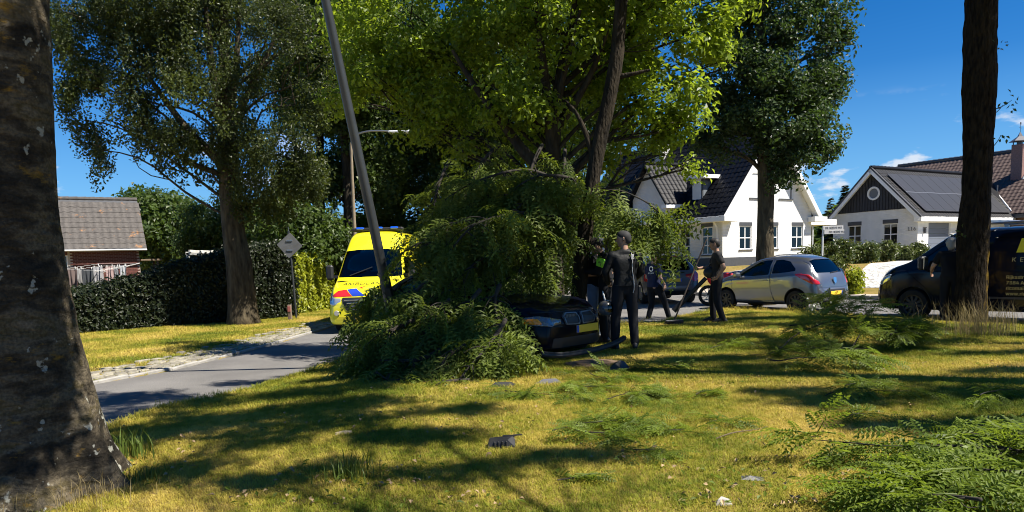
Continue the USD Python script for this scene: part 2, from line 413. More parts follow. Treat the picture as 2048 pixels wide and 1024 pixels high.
paving = pm('footpath_paving', (0.36, 0.31, 0.25), 0.9, var=0.2, scale=2.5, wpos=True, bump=0.004, bscale=25)
solo('footpath', drape(walk_poly, Tb, 1.0, 0.11), paving, 'tan paved footpath on the far side of the street', 'footpath', kind='structure')
gravel_m = pm('white_gravel', (0.30, 0.29, 0.27), 0.95, var=0.25, color2=(0.55, 0.54, 0.51), scale=3.2, wpos=True, bump=0.12, bscale=9, detail=8, spec=0.1)
_ax = np.array([0.85, 0.52]) / math.hypot(0.85, 0.52)
drive_poly = Polygon([Gb(1693, 580)[:2], Gb(1850, 582)[:2], np.array([24.6, 44.0]) + _ax * 4.6, np.array([24.6, 44.0]) + _ax * 0.8, Gb(1742, 531)[:2]]).difference(walk_poly.buffer(0.02)).difference(road_poly)
solo('driveway', drape(drive_poly, Tl, 1.0, 0.02), gravel_m, 'white gravel driveway sloping up to the garage', 'driveway', kind='structure')

# grass concrete setts along the lane
strip = _fresh('/World', 'paved_strip')
UsdGeom.Xform.Define(stage, strip); tag(strip, 'strip of worn concrete setts with grass in the joints beside the lane', 'paving', kind='structure')
L = LineString(lane_left)
cand = []
for i, s in enumerate(np.arange(0.05, L.length + 2.0, 0.215)):
    a, b = np.array(L.interpolate(s).coords[0]), np.array(L.interpolate(min(s + 0.05, L.length)).coords[0])
    if s > L.length - 0.06:
        b = np.array(lane_left[-1]); a0_ = np.array(lane_left[-2]); d = (b - a0_) / np.linalg.norm(b - a0_); a = b + d * (s - L.length)
    else:
        d = (b - a) / np.linalg.norm(b - a)
    nrm = np.array([-d[1], d[0]])
    for r in range(8):
        w = 0.17 + 0.135 * r + 0.02 * rng.normal() * 0.3
        if rng.random() < 0.10 + (0.22 * (r - 4) if r > 4 else 0): continue
        c = a + nrm * w + d * (0.107 if r % 2 else 0)
        cand.append((c, math.atan2(d[1], d[0]), d))
rest = []
cand.sort(key=lambda c: np.hypot(*c[0]) + (9 if proj([*c[0][:2], 0])[0] < 150 else 0))
for k, (c, an, d) in enumerate(cand):
    z = float(Tl(*c)) + 0.012 + 0.008 * rng.normal()
    m = box(0.19, 0.11, 0.08, (0, 0, 0), 0, bevel=0.014)
    rotm(m, rng.normal() * 0.03, [1, 0, 0]); rotm(m, rng.normal() * 0.03, [0, 1, 0]); rotz(m, an + rng.normal() * 0.03)
    m.apply_translation([c[0], c[1], z - 0.02])
    if k < 300: part(strip, 'sett', m, sett[rng.integers(3)])
    else: rest.append(m)
part(strip, 'sett_rest', cat_(rest), sett[1], kind='stuff')
# ================================================================ HOUSES
def tile_mesh(w, h, t=0.022, amp=0.028, steps=6):
    """One pan tile: x across, y up the slope, z out of the roof; thick front lip."""
    xs = np.linspace(0, w, steps + 1)
    prof = amp * (0.5 - 0.5 * np.cos(2 * np.pi * (xs / w))) ** 1.3
    hh = h * 1.12
    front, back = np.c_[xs, np.zeros_like(xs), prof + t], np.c_[xs, np.full_like(xs, hh), prof + 0.002]
    low = np.c_[xs, np.zeros_like(xs), prof - 0.004]
    v = np.vstack([low, front, back]); n = len(xs)
    f = []
    for r in range(2):
        for k in range(n - 1):
            a = r * n + k
            f += [(a, a + 1, a + n + 1), (a, a + n + 1, a + n)]
    return trimesh.Trimesh(v, np.array(f), process=False)
def islmat(name, base, var, rough=0.6, spec=0.4, spots=None, scale=4.0, bump=0.0):
    if name in _mats: return _mats[name]
    b = np.array(base)
    nodes = {'g': ('geometry', {}), 'r': ('rgb_ramp', {'ramp': [(0, tuple(b * (1 - var))), (1, tuple(b * (1 + var)))]}),
             'n': ('noise_texture', {'scale': scale, 'detail': 5.0, 'roughness': 0.65}), 'r2': ('rgb_ramp', {'ramp': [(0.35, (0.72,) * 3), (0.65, (1.2,) * 3)]}),
             'm': ('mix_color', {'blend_type': 'multiply', 'fac': 0.9, 'use_clamp': False}), 'p': ('principled_bsdf', {'roughness': rough, 'specular_ior_level': spec})}
    links = [('g.random_per_island', 'r.fac'), ('g.position', 'n.vector'), ('n.fac', 'r2.fac'), ('r.color', 'm.a'), ('r2.color', 'm.b')]
    out = 'm.result'
    if spots is not None:
        nodes |= {'n3': ('noise_texture', {'scale': 1.7, 'detail': 6.0, 'roughness': 0.7}), 'mr': ('map_range', {'from_min': 0.60, 'from_max': 0.68, 'clamp': True, 'to_max': 0.8}), 'm3': ('mix_color', {'b': tuple(spots)})}
        links += [('g.position', 'n3.vector'), ('n3.fac', 'mr.value'), ('mr.result', 'm3.fac'), (out, 'm3.a')]
        out = 'm3.result'
    links.append((out, 'p.base_color'))
    _mats[name] = usdkit.material(stage, '/World/Looks/' + name, nodes, links, surface='p.BSDF')
    return _mats[name]
def roof_tiles(parent, origin, along, up, nrm, length, slope, tw, th, mat, singles=0, seed=0, keep=None, order=None):
    """Rows of tiles; the first `singles` are parts of their own, the rest one part."""
    r = np.random.default_rng(seed)
    tile = tile_mesh(tw, th)
    along, up, nrm, origin = (np.asarray(a, float) for a in (along, up, nrm, origin))
    out = []
    for row in range(int(slope / th)):
        for c in range(int(length / tw)):
            o = origin + along * (c * tw) + up * (row * th + 0.006 * r.normal()) + nrm * 0.003 * r.normal()
            ctr = o + along * tw / 2 + up * th / 2
            if keep is not None and not keep(ctr): continue
            tilt = r.normal() * 0.012
            out.append((ctr, oriented(tile, o, along + up * tilt, up - along * tilt, nrm)))
    if order is not None: out.sort(key=lambda c: order(c[0]))
    for k in range(min(singles, len(out))): part(parent, 'roof_tile', out[k][1], mat)
    if len(out) > singles: part(parent, 'roof_tile_field', cat_([c[1] for c in out[singles:]]), mat, kind='stuff')
def wallm(outline, holes, thick, origin, ex, ey, ez=(0, 0, 1)):
    """A wall: outline and holes in (along, height); ey points outwards, the outer face lies in the plane."""
    p = Polygon(outline, [list(h) for h in holes])
    m = prism(p, thick)
    return oriented(m, origin, ex, ez, np.asarray(ey) * -1.0) if np.dot(np.cross(ex, ez), ey) < 0 else oriented(m, np.asarray(origin) - np.asarray(ey) * thick, ex, ez, ey)
def rect(x0, z0, x1, z1): return [(x0, z0), (x1, z0), (x1, z1), (x0, z1)]

white_paint = pm('white_paint', (0.78, 0.79, 0.78), 0.45, var=0.04, scale=3)
frame_white = pm('window_white', (0.74, 0.75, 0.75), 0.4)
slate_trim = pm('slate_trim', (0.055, 0.058, 0.065), 0.5, var=0.15, scale=8)
dark_void = pm('dark_interior', (0.02, 0.02, 0.022), 0.9)
pane_m = glass('house_glass', (0.42, 0.46, 0.47), 1.55)
curtain = pm('curtain', (0.5, 0.5, 0.48), 0.9, var=0.2, scale=5)
black_wood = pm('black_wood', (0.018, 0.020, 0.026), 0.6, var=0.3, scale=5)
usdkit.material(stage, '/World/Looks/white_brick', {
    'c': ('texture_coordinate', {}), 'sx': ('separate_xyz', {}), 'ad': ('math', {'math_type': 'add'}), 'cb': ('combine_xyz', {}),
    'b': ('brick_texture', {'scale': 1.0, 'brick_width': 0.22, 'row_height': 0.075, 'mortar_size': 0.008, 'mortar_smooth': 0.4, 'color1': (1, 1, 1), 'color2': (0.8, 0.8, 0.8), 'mortar': (0, 0, 0)}),
    'n': ('noise_texture', {'scale': 2.2, 'detail': 5.0}), 'r': ('rgb_ramp', {'ramp': [(0.3, (0.70, 0.71, 0.70)), (0.7, (0.80, 0.80, 0.79))]}),
    'bu': ('bump', {'distance': 0.012}), 'p': ('principled_bsdf', {'roughness': 0.75, 'specular_ior_level': 0.25})},
    [('c.object', 'sx.vector'), ('sx.x', 'ad.value1'), ('sx.y', 'ad.value2'), ('ad.value', 'cb.x'), ('sx.z', 'cb.y'), ('cb.vector', 'b.vector'), ('b.color', 'bu.height'), ('bu.normal', 'p.normal'),
     ('c.object', 'n.vector'), ('n.fac', 'r.fac'), ('r.color', 'p.base_color')], surface='p.BSDF')
WB = '/World/Looks/white_brick'

def window(parent, o, ex, ey, w, h, cols=2, rows=2, depth=0.10, label=None, lintel=0.2, blind=0, sillw=0.06, fm=None, trim=None):
    """o: lower left corner of the opening on the outer face; ey points outwards."""
    ex, ey, ez = np.asarray(ex, float), np.asarray(ey, float), np.array([0, 0, 1.0])
    fm, trim = fm or frame_white, trim or slate_trim
    O = np.asarray(o, float) - ey * depth
    fr = 0.055
    P = Polygon(rect(0.002, 0.002, w - 0.002, h - 0.002))
    holes, iw, ih = [], (w - fr) / cols, (h - fr) / rows
    cells = [rect(fr + i * iw, fr + j * ih, fr + i * iw + iw - fr, fr + j * ih + ih - fr) for i in range(cols) for j in range(rows)]
    for c in cells: P = P.difference(Polygon(c))
    def place(m): return oriented(m, O, ex, ez, ey) if np.dot(np.cross(ex, ez), ey) > 0 else oriented(m, O, ex, ez, ey)
    wp = part(parent, 'window', _fix(place(prism(P, 0.06))), fm, label=label)
    for c in cells:
        x0, z0 = c[0]; x1, z1 = c[2]
        m = box(x1 - x0 + 0.012, z1 - z0 + 0.012, 0.008, ((x0 + x1) / 2, (z0 + z1) / 2, 0.03))
        part(wp, 'pane', _fix(place(m)), pane_m)
    if sillw: part(wp, 'sill', _fix(place(box(w + 0.14, 0.055, depth + sillw, (w / 2, -0.03, (depth + sillw) / 2), bevel=0.008))), trim)
    if lintel: part(wp, 'lintel', _fix(place(box(w + 0.04, lintel - 0.01, 0.06, (w / 2, h + lintel / 2, depth - 0.012)))), trim)
    if blind: part(wp, 'blind', _fix(place(box(w - 0.1, h * blind, 0.01, (w / 2, h - h * blind / 2, -0.12)))), curtain)
    return wp
def _fix(m):
    if m.volume < 0: m.invert()
    return m

# ---------------------------------------------------------------- the white house with the steep dark roof
A31 = math.atan2(0.52, 0.85)
roof_dark = islmat('anthracite_tiles', (0.010, 0.011, 0.015), 0.4, rough=0.45, spec=0.15)
Z1 = float(Tl(12.5, 39)) - 0.02
h1 = thing('white_house', 'white painted brick house with steep anthracite tiled roof, dormer and cross gable', 'house', (10.8, 37.0, Z1), A31)
W, Ln, EAV, PIT = 7.05, 12.0, 2.92, 1.218
RDG = EAV + PIT * W / 2
ex, ey, ez = np.eye(3)
gw = [(1.26, 0.85, 2.17, 2.05), (3.30, 0.85, 4.25, 2.05), (5.40, 0.85, 6.34, 2.05)]
up = [(2.05, 3.5, 2.95, 4.75), (4.35, 3.5, 5.35, 4.75)]
part(h1, 'wall', _fix(wallm([(0, 0.45), (W, 0.45), (W, EAV), (W / 2, RDG - 0.12), (0, EAV)], [rect(*g) for g in gw + up], 0.28, (0, 0, 0), ex, -ey)), WB, label='sunlit white gable wall')
sw = [(0.66, 0.62, 1.42, 2.05), (2.24, 0.62, 3.0, 2.05), (8.1, 0.8, 9.0, 2.05)]
part(h1, 'wall', _fix(wallm(rect(0.281, 0.45, Ln, EAV), [rect(*g) for g in sw], 0.28, (0, 0, 0), ey, -ex)), WB)
part(h1, 'wall', box(0.28, Ln - 0.3, EAV - 0.45, (W - 0.14, Ln / 2 + 0.14, (EAV + 0.45) / 2)), WB)
part(h1, 'wall', _fix(wallm([(0, 0.45), (W, 0.45), (W, EAV), (W / 2, RDG - 0.12), (0, EAV)], [], 0.28, (0, Ln + 0.001, 0), ex, ey)), WB)
part(h1, 'plinth', box(W + 0.03, Ln + 0.03, 1.4, (W / 2, Ln / 2, 0.45 - 0.7)), slate_trim)
part(h1, 'upper_floor', box(W - 0.6, Ln - 0.6, 0.2, (W / 2, Ln / 2, 2.75)), dark_void)
for g in gw: window(h1, (g[0], 0, g[1]), ex, -ey, g[2] - g[0], g[3] - g[1], blind=0.45 if g[0] == 3.3 else 0)
for g in up:
    s = part(h1, 'shutter', box(g[2] - g[0] - 0.04, 0.03, g[3] - g[1] - 0.02, ((g[0] + g[2]) / 2, 0.06, (g[1] + g[3]) / 2)), white_paint, label='closed white roller shutter')
    part(s, 'sill', box(g[2] - g[0] + 0.14, 0.12, 0.06, ((g[0] + g[2]) / 2, -0.0, g[1] - 0.03)), slate_trim)
    part(s, 'side_rail', box(0.05, 0.05, g[3] - g[1], (g[2] - 0.024, 0.03, (g[1] + g[3]) / 2)), slate_trim)
for g in sw: window(h1, (0, g[2], g[1]), -ey, -ex, g[2] - g[0], g[3] - g[1], cols=2, rows=3 if g[0] < 5 else 2)
part(h1, 'wall_lamp', cat_([box(0.12, 0.1, 0.18, (2.75, -0.06, 2.15), bevel=0.02)]), slate_trim)
sl = math.hypot(1, PIT); upv = np.array([1, 0, PIT]) / sl; nv = np.array([-PIT, 0, 1]) / sl
OV, GO = 0.45, 0.42
slope_len = (W / 2 + OV) * sl
e0_ = np.array([-OV, -GO, EAV - PIT * OV + 0.10])
def slab(o, along, upd, n, a, b, t):
    v = np.array([o + along * i * a + upd * j * b - n * k * t for i in (0, 1) for j in (0, 1) for k in (0, 1)])
    return trimesh.convex.convex_hull(v)
part(h1, 'roof', slab(e0_, ey, upv, nv, Ln + 2 * GO, slope_len, 0.12), roof_dark)
upr = np.array([-1, 0, PIT]) / sl; nr = np.array([PIT, 0, 1]) / sl
e1_ = np.array([W + OV, -GO, EAV - PIT * OV + 0.10])
part(h1, 'roof', slab(e1_, ey, upr, nr, Ln + 2 * GO, slope_len - 0.1, 0.12), roof_dark)
BY, BH = 4.55, 1.30
dorm = lambda c: not (0.42 < c[0] < 1.5 and 1.75 < c[1] < 2.62) and not (c[0] < 1.4 - 0.0 and abs(c[1] - BY) < 1.5 - max(c[0], 0) * 1.0)
roof_tiles(h1, e0_ + nv * 0.004, ey, upv, nv, Ln + 2 * GO, slope_len, 0.30, 0.335, roof_dark, singles=300, keep=dorm, order=lambda c: c[1])
roof_tiles(h1, e1_ + nr * 0.004 + ey * (Ln + 2 * GO), -ey, upr, nr, Ln + 2 * GO, slope_len - 0.1, 0.30, 0.335, roof_dark, seed=2)
for k in range(32):
    part(h1, 'ridge_tile', oriented(lathe([(0.0, 0), (0.13, 0), (0.15, 0.41), (0, 0.41)], 10, 'z'), (W / 2, -GO + k * 0.4, RDG + 0.10), (1, 0, 0), (0, 0, 1.0), (0, 1, 0)), roof_dark)
for sgn, o, u in ((0, e0_, upv), (1, e1_, upr)):           # white barge boards and eaves boxes
    n_ = nv if sgn == 0 else nr
    part(h1, 'barge_board', slab(o - ey * 0.03 - n_ * 0.02, ey, u, n_, 0.05, slope_len + 0.02, 0.24), white_paint)
    part(h1, 'verge_soffit', slab(o + ey * 0.02 - n_ * 0.13, ey, u, n_, GO - 0.03, slope_len - 0.1, 0.03), white_paint)
part(h1, 'eaves_box', box(0.5, BY - 1.4 + GO + 0.1, 0.27, (-0.23, (BY - 1.4 - GO) / 2 - 0.1, EAV - 0.52), bevel=0.01), white_paint)
part(h1, 'eaves_box', box(0.5, Ln - BY - 1.4, 0.27, (-0.23, (Ln + BY + 1.4) / 2, EAV - 0.52), bevel=0.01), white_paint)
part(h1, 'eaves_box', box(0.95, 0.42, 0.27, (0.2, -GO - 0.005 + 0.19, EAV - 0.527), bevel=0.01), white_paint)
part(h1, 'eaves_box', box(1.1, 0.44, 0.27, (W + 0.25, -GO + 0.2, EAV - 0.52), bevel=0.01), white_paint)
part(h1, 'downpipe', tube(smooth_path([(-0.3, 0.35, EAV - 0.65), (-0.12, 0.3, EAV - 0.85), (-0.09, 0.28, EAV - 1.1), (-0.09, 0.28, 0.1)], 14), 0.045, 8), white_paint)
# cross gable
BZ, BP = 3.85, 1.35
bx = -0.8
BR = BZ + BP * BH
part(h1, 'bay_wall', _fix(wallm([(BY - BH, 0.45), (BY + BH, 0.45), (BY + BH, BZ), (BY, BR - 0.15), (BY - BH, BZ)], [rect(BY - 0.95, 0.46, BY + 0.35, 2.25)], 0.25, (bx, 0, 0), ey, -ex)), WB)
for s in (-1, 1): part(h1, 'bay_wall', box(0.55, 0.25, BZ - 0.45, (bx + 0.25 + 0.275, BY + s * (BH - 0.125), (BZ + 0.45) / 2)), WB)
dr = part(h1, 'door', box(0.06, 1.26, 1.76, (bx + 0.16, BY - 0.3, 1.36)), black_wood, label='dark front door under the white canopy')
part(dr, 'handle', box(0.04, 0.03, 0.4, (bx + 0.11, BY + 0.2, 1.4)), frame_white)
part(h1, 'canopy', box(0.75, 2.0, 0.16, (bx - 0.36, BY - 0.2, 2.42), bevel=0.01), white_paint)
slb = math.hypot(1, BP)
for s in (-1, 1):
    o = np.array([bx - 0.3, BY + s * (BH + 0.42), BZ - BP * 0.42 + 0.1])
    u_ = np.array([0, -s, BP]) / slb; n_ = np.array([0, s * BP, 1]) / slb
    part(h1, 'cross_roof', slab(o, ex, u_, n_, 3.4, (BH + 0.42) * slb, 0.10), roof_dark)
    al = ex if s < 0 else -ex
    oo = o + n_ * 0.004 if s < 0 else o + n_ * 0.004 + ex * 3.4
    roof_tiles(h1, oo, al, u_, n_, 3.4, (BH + 0.42) * slb, 0.30, 0.335, roof_dark, seed=5 + s, keep=lambda c: c[2] > EAV + PIT * c[0] - 0.1)
    part(h1, 'barge_board', slab(o - ex * 0.03 - n_ * 0.0, ex, u_, n_, 0.05, (BH + 0.42) * slb + 0.02, 0.10), roof_dark)
    part(h1, 'eaves_box', box(1.5, 0.4, 0.22, (bx + 0.45, BY + s * (BH + 0.2), BZ - BP * 0.42 - 0.02), bevel=0.01), white_paint)
for k in range(9):
    part(h1, 'ridge_tile', oriented(lathe([(0.0, 0), (0.12, 0), (0.14, 0.41), (0, 0.41)], 10), (bx - 0.3 + k * 0.38, BY, BR + 0.10), (0, 1, 0), (0, 0, 1), (1, 0, 0)), roof_dark)
# dormer
dx0, dy0, dy1, dz0, dz1 = 0.45, 1.80, 2.56, 3.45, 4.62
dm = part(h1, 'dormer', box(1.3, dy1 - dy0 - 0.02, dz1 - dz0, (dx0 + 0.67, (dy0 + dy1) / 2, (dz0 + dz1) / 2)), slate_trim, label='small flat roofed dormer')
part(dm, 'front_panel', box(0.03, dy1 - dy0 - 0.16, dz1 - dz0 - 0.04, (dx0 + 0.003, (dy0 + dy1) / 2, (dz0 + dz1) / 2)), white_paint)
part(dm, 'dormer_roof', box(1.75, dy1 - dy0 + 0.7, 0.2, (dx0 + 0.62, (dy0 + dy1) / 2, dz1 + 0.1), bevel=0.01), white_paint)
part(dm, 'cheek_glass', box(0.55, 0.02, 0.8, (dx0 + 0.36, dy0 + 0.005, dz1 - 0.5)), pm('grey_glass', (0.16, 0.18, 0.2), 0.08))
ch = part(h1, 'chimney', box(0.66, 0.66, 1.6, (W / 2 - 0.6, 7.4, RDG - 0.5), bevel=0.01), pm('grey_render', (0.42, 0.42, 0.41), 0.8, var=0.15))
for k in range(3): part(ch, 'cap_plate', box(0.95, 0.95, 0.06, (W / 2 - 0.6, 7.4, RDG + 0.36 + k * 0.14)), slate_trim)
part(ch, 'flue', box(0.4, 0.4, 0.34, (W / 2 - 0.6, 7.4, RDG + 0.46)), slate_trim)

# ---------------------------------------------------------------- the white bungalow with solar panels
C2 = np.array([24.6, 44.0]); Z2 = float(Tl(24, 46)) - 0.02
h2 = thing('bungalow', 'white bungalow with black boarded gable, round window and solar panels on its dark roof', 'house', (*C2, Z2), A31)
D2, L2, E2, P2 = 5.66, 11.0, 2.86, 1.0
R2 = E2 + P2 * D2 / 2
w2 = [(1.24, 0.92, 2.18, 2.25), (3.65, 0.92, 4.57, 2.25)]
part(h2, 'wall', _fix(wallm([(0, 0), (D2, 0), (D2, E2), (D2 - (3.1 - E2) / P2, 3.1), ((3.1 - E2) / P2, 3.1), (0, E2)], [rect(*g) for g in w2], 0.3, (0, 0, 0), ey, -ex)), WB, label='shaded white gable wall with two windows')
part(h2, 'wall', _fix(wallm(rect(0.301, 0, L2, E2), [rect(1.17, 0, 3.69, 2.2)], 0.3, (0, 0, 0), ex, -ey)), WB, label='sunlit white garage wall')
part(h2, 'wall', box(L2 - 0.31, 0.3, E2, (L2 / 2 + 0.15, D2 - 0.15, E2 / 2)), WB)
part(h2, 'plinth', box(L2 - 0.02, D2 - 0.02, 0.8, (L2 / 2, D2 / 2, -0.38)), concrete)
for g in w2: window(h2, (0, g[2], g[1]), -ey, -ex, g[2] - g[0], g[3] - g[1], lintel=0.26)
ns = 26
for k in range(ns):                                    # black boards of the gable
    y0 = 0.3 + (D2 - 0.6) * k / ns; y1 = 0.3 + (D2 - 0.6) * (k + 1) / ns - 0.035
    zt = lambda y: E2 + P2 * min(y, D2 - y) - 0.1
    if max(zt(y0), zt(y1)) < 3.16: continue
    poly = Polygon([(y0, 3.1), (y1, 3.1), (y1, max(zt(y1), 3.11)), (D2 / 2, R2 - 0.1) if y0 < D2 / 2 < y1 else (y1, max(zt(y1), 3.11)), (y0, max(zt(y0), 3.11))]).buffer(0).difference(Point(D2 / 2, 4.2).buffer(0.40))
    for g in getattr(poly, 'geoms', [poly]):
        if not g.is_empty: part(h2, 'cladding_board', _fix(oriented(prism(g, 0.03), (-0.04, 0, 0), ey, ez, ex)), black_wood)
gb = Polygon([(0.1, 3.08), (D2 - 0.1, 3.08), (D2 / 2, R2 - 0.15)]).difference(Point(D2 / 2, 4.2).buffer(0.39))
part(h2, 'gable_backing', _fix(oriented(prism(gb, 0.05), (0.0, 0, 0), ey, ez, ex)), dark_void)
rw = part(h2, 'round_window', _fix(oriented(prism(Point(D2 / 2, 4.2).buffer(0.42, 24).difference(Point(D2 / 2, 4.2).buffer(0.31, 24)), 0.1), (-0.07, 0, 0), ey, ez, ex)), frame_white)
part(rw, 'pane', _fix(oriented(prism(Point(D2 / 2, 4.2).buffer(0.33, 24), 0.01), (0.0, 0, 0), ey, ez, ex)), pm('grey_glass', (0.16, 0.18, 0.2), 0.08))
part(rw, 'blind', _fix(oriented(prism(Point(D2 / 2, 4.2).buffer(0.33, 24), 0.01), (0.2, 0, 0), ey, ez, ex)), curtain)
num = meshkit.text_mesh('116', 0.2, 0.015)
part(h2, 'house_number', oriented(num, (-0.02, 0.62, 1.75), (0, -1, 0), ez, (-1, 0, 0)), slate_trim)
sl2 = math.hypot(1, P2)
O2 = 0.42
uf, nf = np.array([0, 1, P2]) / sl2, np.array([0, -P2, 1]) / sl2
ub, nb = np.array([0, -1, P2]) / sl2, np.array([0, P2, 1]) / sl2
of, ob = np.array([-0.42, -O2, E2 - P2 * O2 + 0.1]), np.array([-0.42, D2 + O2, E2 - P2 * O2 + 0.1])
sl2l = (D2 / 2 + O2) * sl2
for o, u, n in ((of, uf, nf), (ob, ub, nb)):
    part(h2, 'roof', slab(o, ex, u, n, L2 + 3.0, sl2l - (0.1 if o is ob else 0), 0.1), roof_dark)
    part(h2, 'barge_board', slab(o - ex * 0.03 - n * 0.06, ex, u, n, 0.05, sl2l + 0.02, 0.2), white_paint)
    part(h2, 'verge_cover', slab(o - ex * 0.05 + n * 0.05, ex, u, n, 0.09, sl2l + 0.02, 0.10), slate_trim)
    part(h2, 'verge_soffit', slab(o + ex * 0.02 - n * 0.105, ex, u, n, 0.4, sl2l - 0.1, 0.03), white_paint)
roof_tiles(h2, of + nf * 0.004, ex, uf, nf, L2 + 1, sl2l, 0.30, 0.335, roof_dark, seed=9)
roof_tiles(h2, ob + nb * 0.004 + ex * (L2 + 1), -ex, ub, nb, L2 + 1, sl2l - 0.1, 0.30, 0.335, roof_dark, seed=10)
for k in range(33):
    part(h2, 'ridge_tile', oriented(lathe([(0.0, 0), (0.12, 0), (0.15, 0.40), (0, 0.40)], 10), (-0.42 + k * 0.39, D2 / 2, R2 + 0.11), (0, 1, 0), (0, 0, 1), (1, 0, 0)), roof_dark)
usdkit.material(stage, '/World/Looks/solar_cell', {
    'p': ('principled_bsdf', {'base_color': (0.022, 0.024, 0.030), 'roughness': 0.45, 'specular_ior_level': 0.22})}, [], surface='p.BSDF')
alu = pm('grey_aluminium', (0.35, 0.36, 0.38), 0.35, metal=0.9)
dkframe = pm('panel_frame', (0.03, 0.03, 0.035), 0.4)
for row in range(2):
    for c in range(9):
        o = of + ex * (0.75 + c * 1.14) + uf * (0.35 + row * 1.78) + nf * 0.13
        def pl(m): return oriented(m, o, ex, uf, nf)
        sp = part(h2, 'solar_panel', pl(box(1.12, 1.74, 0.03, (0.56, 0.87, 0), bevel=0.006)), dkframe)
        part(sp, 'solar_cells', pl(box(1.085, 1.705, 0.01, (0.56, 0.87, 0.0135))), '/World/Looks/solar_cell')
part(h2, 'panel_rail', oriented(box(9 * 1.14, 0.03, 0.02, (9 * 0.57, 0, 0.005)), of + ex * 0.75 + uf * (0.35 + 1.76) + nf * 0.13, ex, uf, nf), alu)
part(h2, 'eaves_box', box(L2 + 0.4, 0.46, 0.30, (L2 / 2 - 0.2, -0.20, E2 - P2 * O2 - 0.03), bevel=0.01), white_paint)
part(h2, 'eaves_box', box(0.42, 0.5, 0.3, (-0.2, D2 + 0.22, E2 - P2 * O2 - 0.03), bevel=0.01), white_paint)
gd = part(h2, 'garage_door', box(2.5, 0.06, 0.30, (2.43, 0.14, 0.16)), pm('door_grey', (0.13, 0.15, 0.19), 0.45))
for k in range(1, 7): part(gd, 'door_panel', box(2.5, 0.06, 0.30, (2.43, 0.14, 0.16 + k * 0.312)), _mats['door_grey'])
part(h2, 'wall_lamp', cat_([box(0.1, 0.16, 0.3, (0.62, -0.09, 1.72), bevel=0.03), box(0.06, 0.2, 0.05, (0.62, -0.09, 1.9))]), slate_trim)

# ---------------------------------------------------------------- the brown roofed house on the right
brown = islmat('brown_tiles', (0.115, 0.078, 0.066), 0.25, rough=0.6)
h3 = thing('brown_roofed_house', 'house with brown pantile roof and brick chimney behind the leaning dark trunk', 'house', (*C2, Z2), A31)
WX, WR, WH = 11.0, 5.2, 4.75
sw3 = math.hypot(WR, WH); u3 = np.array([WR, 0, WH]) / sw3; n3 = np.array([-WH, 0, WR]) / sw3
o3 = np.array([WX - 0.1, -6.0, E2 - 0.05])
part(h3, 'wall', box(0.3, 5.9, E2, (WX + 0.5, -3.0, E2 / 2)), pm('brown_brick', (0.16, 0.10, 0.08), 0.85, var=0.2, scale=12))
part(h3, 'wall', _fix(wallm([(WX + 0.66, 0), (WX + 2 * WR - 0.4, 0), (WX + 2 * WR - 0.4, E2), (WX + WR, E2 + WH - 0.3), (WX + 0.66, E2)], [], 0.3, (0, -5.6, 0), ex, -ey)), _mats['brown_brick'])
part(h3, 'roof', slab(o3, ey, u3, n3, 17, sw3, 0.1), brown)
u3b, n3b = np.array([-WR, 0, WH]) / sw3, np.array([WH, 0, WR]) / sw3
part(h3, 'roof', slab(o3 + ex * 2 * WR, ey, u3b, n3b, 17, sw3 - 0.1, 0.1), brown)
roof_tiles(h3, o3 + n3 * 0.004, ey, u3, n3, 17, sw3, 0.30, 0.36, brown, singles=300, seed=11, order=lambda c: abs(c[1] + 0.3) + abs(c[0] - 13.5) * 0.4)
for k in range(41): part(h3, 'ridge_tile', oriented(lathe([(0.0, 0), (0.12, 0), (0.15, 0.41), (0, 0.41)], 10), (WX - 0.1 + WR, -6 + k * 0.41, E2 + WH - 0.02), (1, 0, 0), (0, 0, 1), (0, 1, 0)), slate_trim)
part(h3, 'eaves_board', box(0.25, 6.0, 0.25, (WX - 0.12, -3.05, E2 - 0.22)), slate_trim)
part(h3, 'valley_flashing', tube([(WX + 0.1, -0.1, E2 + 0.12), (WX + 2.6, 2.72, E2 + 2.55)], 0.06, 6), frame_white)
cx, cy = 13.9, 0.8
cz = E2 + WH / WR * (cx - WX)
chm = part(h3, 'chimney', box(0.72, 0.72, 3.3, (cx, cy, cz + 0.55), bevel=0.01), pm('chimney_brick', (0.20, 0.115, 0.10), 0.85, var=0.25, scale=14, bump=0.006))
part(chm, 'chimney_hood', _fix(lathe([(0, 0), (1.0, 0), (0.98, 0.03), (0.25, 0.34), (0.05, 0.62), (0, 0.63)], 4)), pm('lead', (0.12, 0.12, 0.13), 0.45, metal=0.5))
stage.GetPrimAtPath(f'{chm}/chimney_hood').GetAttribute('points').Set([Gf.Vec3f(float(p[0] * 0.72 * 0.71 * 1.4 + cx), float(p[1] * 0.72 * 0.71 * 1.4 + cy), float(p[2] + cz + 2.42)) for p in stage.GetPrimAtPath(f'{chm}/chimney_hood').GetAttribute('points').Get()])
part(chm, 'hood_post', cat_([box(0.05, 0.05, 0.26, (cx + i * 0.28, cy + j * 0.28, cz + 2.3)) for i in (-1, 1) for j in (-1, 1)] + [box(0.25, 0.25, 0.2, (cx, cy, cz + 2.28))]), _mats['lead'])
part(chm, 'weather_vane', cat_([tube([(cx, cy, cz + 3.0), (cx, cy, cz + 3.7)], 0.015, 6), tube([(cx - 0.2, cy, cz + 3.35), (cx + 0.2, cy, cz + 3.35)], 0.012, 6), box(0.18, 0.01, 0.16, (cx + 0.02, cy, cz + 3.66))]), slate_trim)
part(chm, 'lead_flashing', cat_([box(0.10, 0.08, 0.16, (cx - 0.3 + 0.14 * k, cy - 0.42, cz - 0.22 + 0.13 * k)) for k in range(7)]), frame_white)
part(h3, 'vent_pipe', tube([(12.7, 1.6, E2 + 1.5), (12.7, 1.6, E2 + 2.1)], 0.07, 8), _mats['lead'])

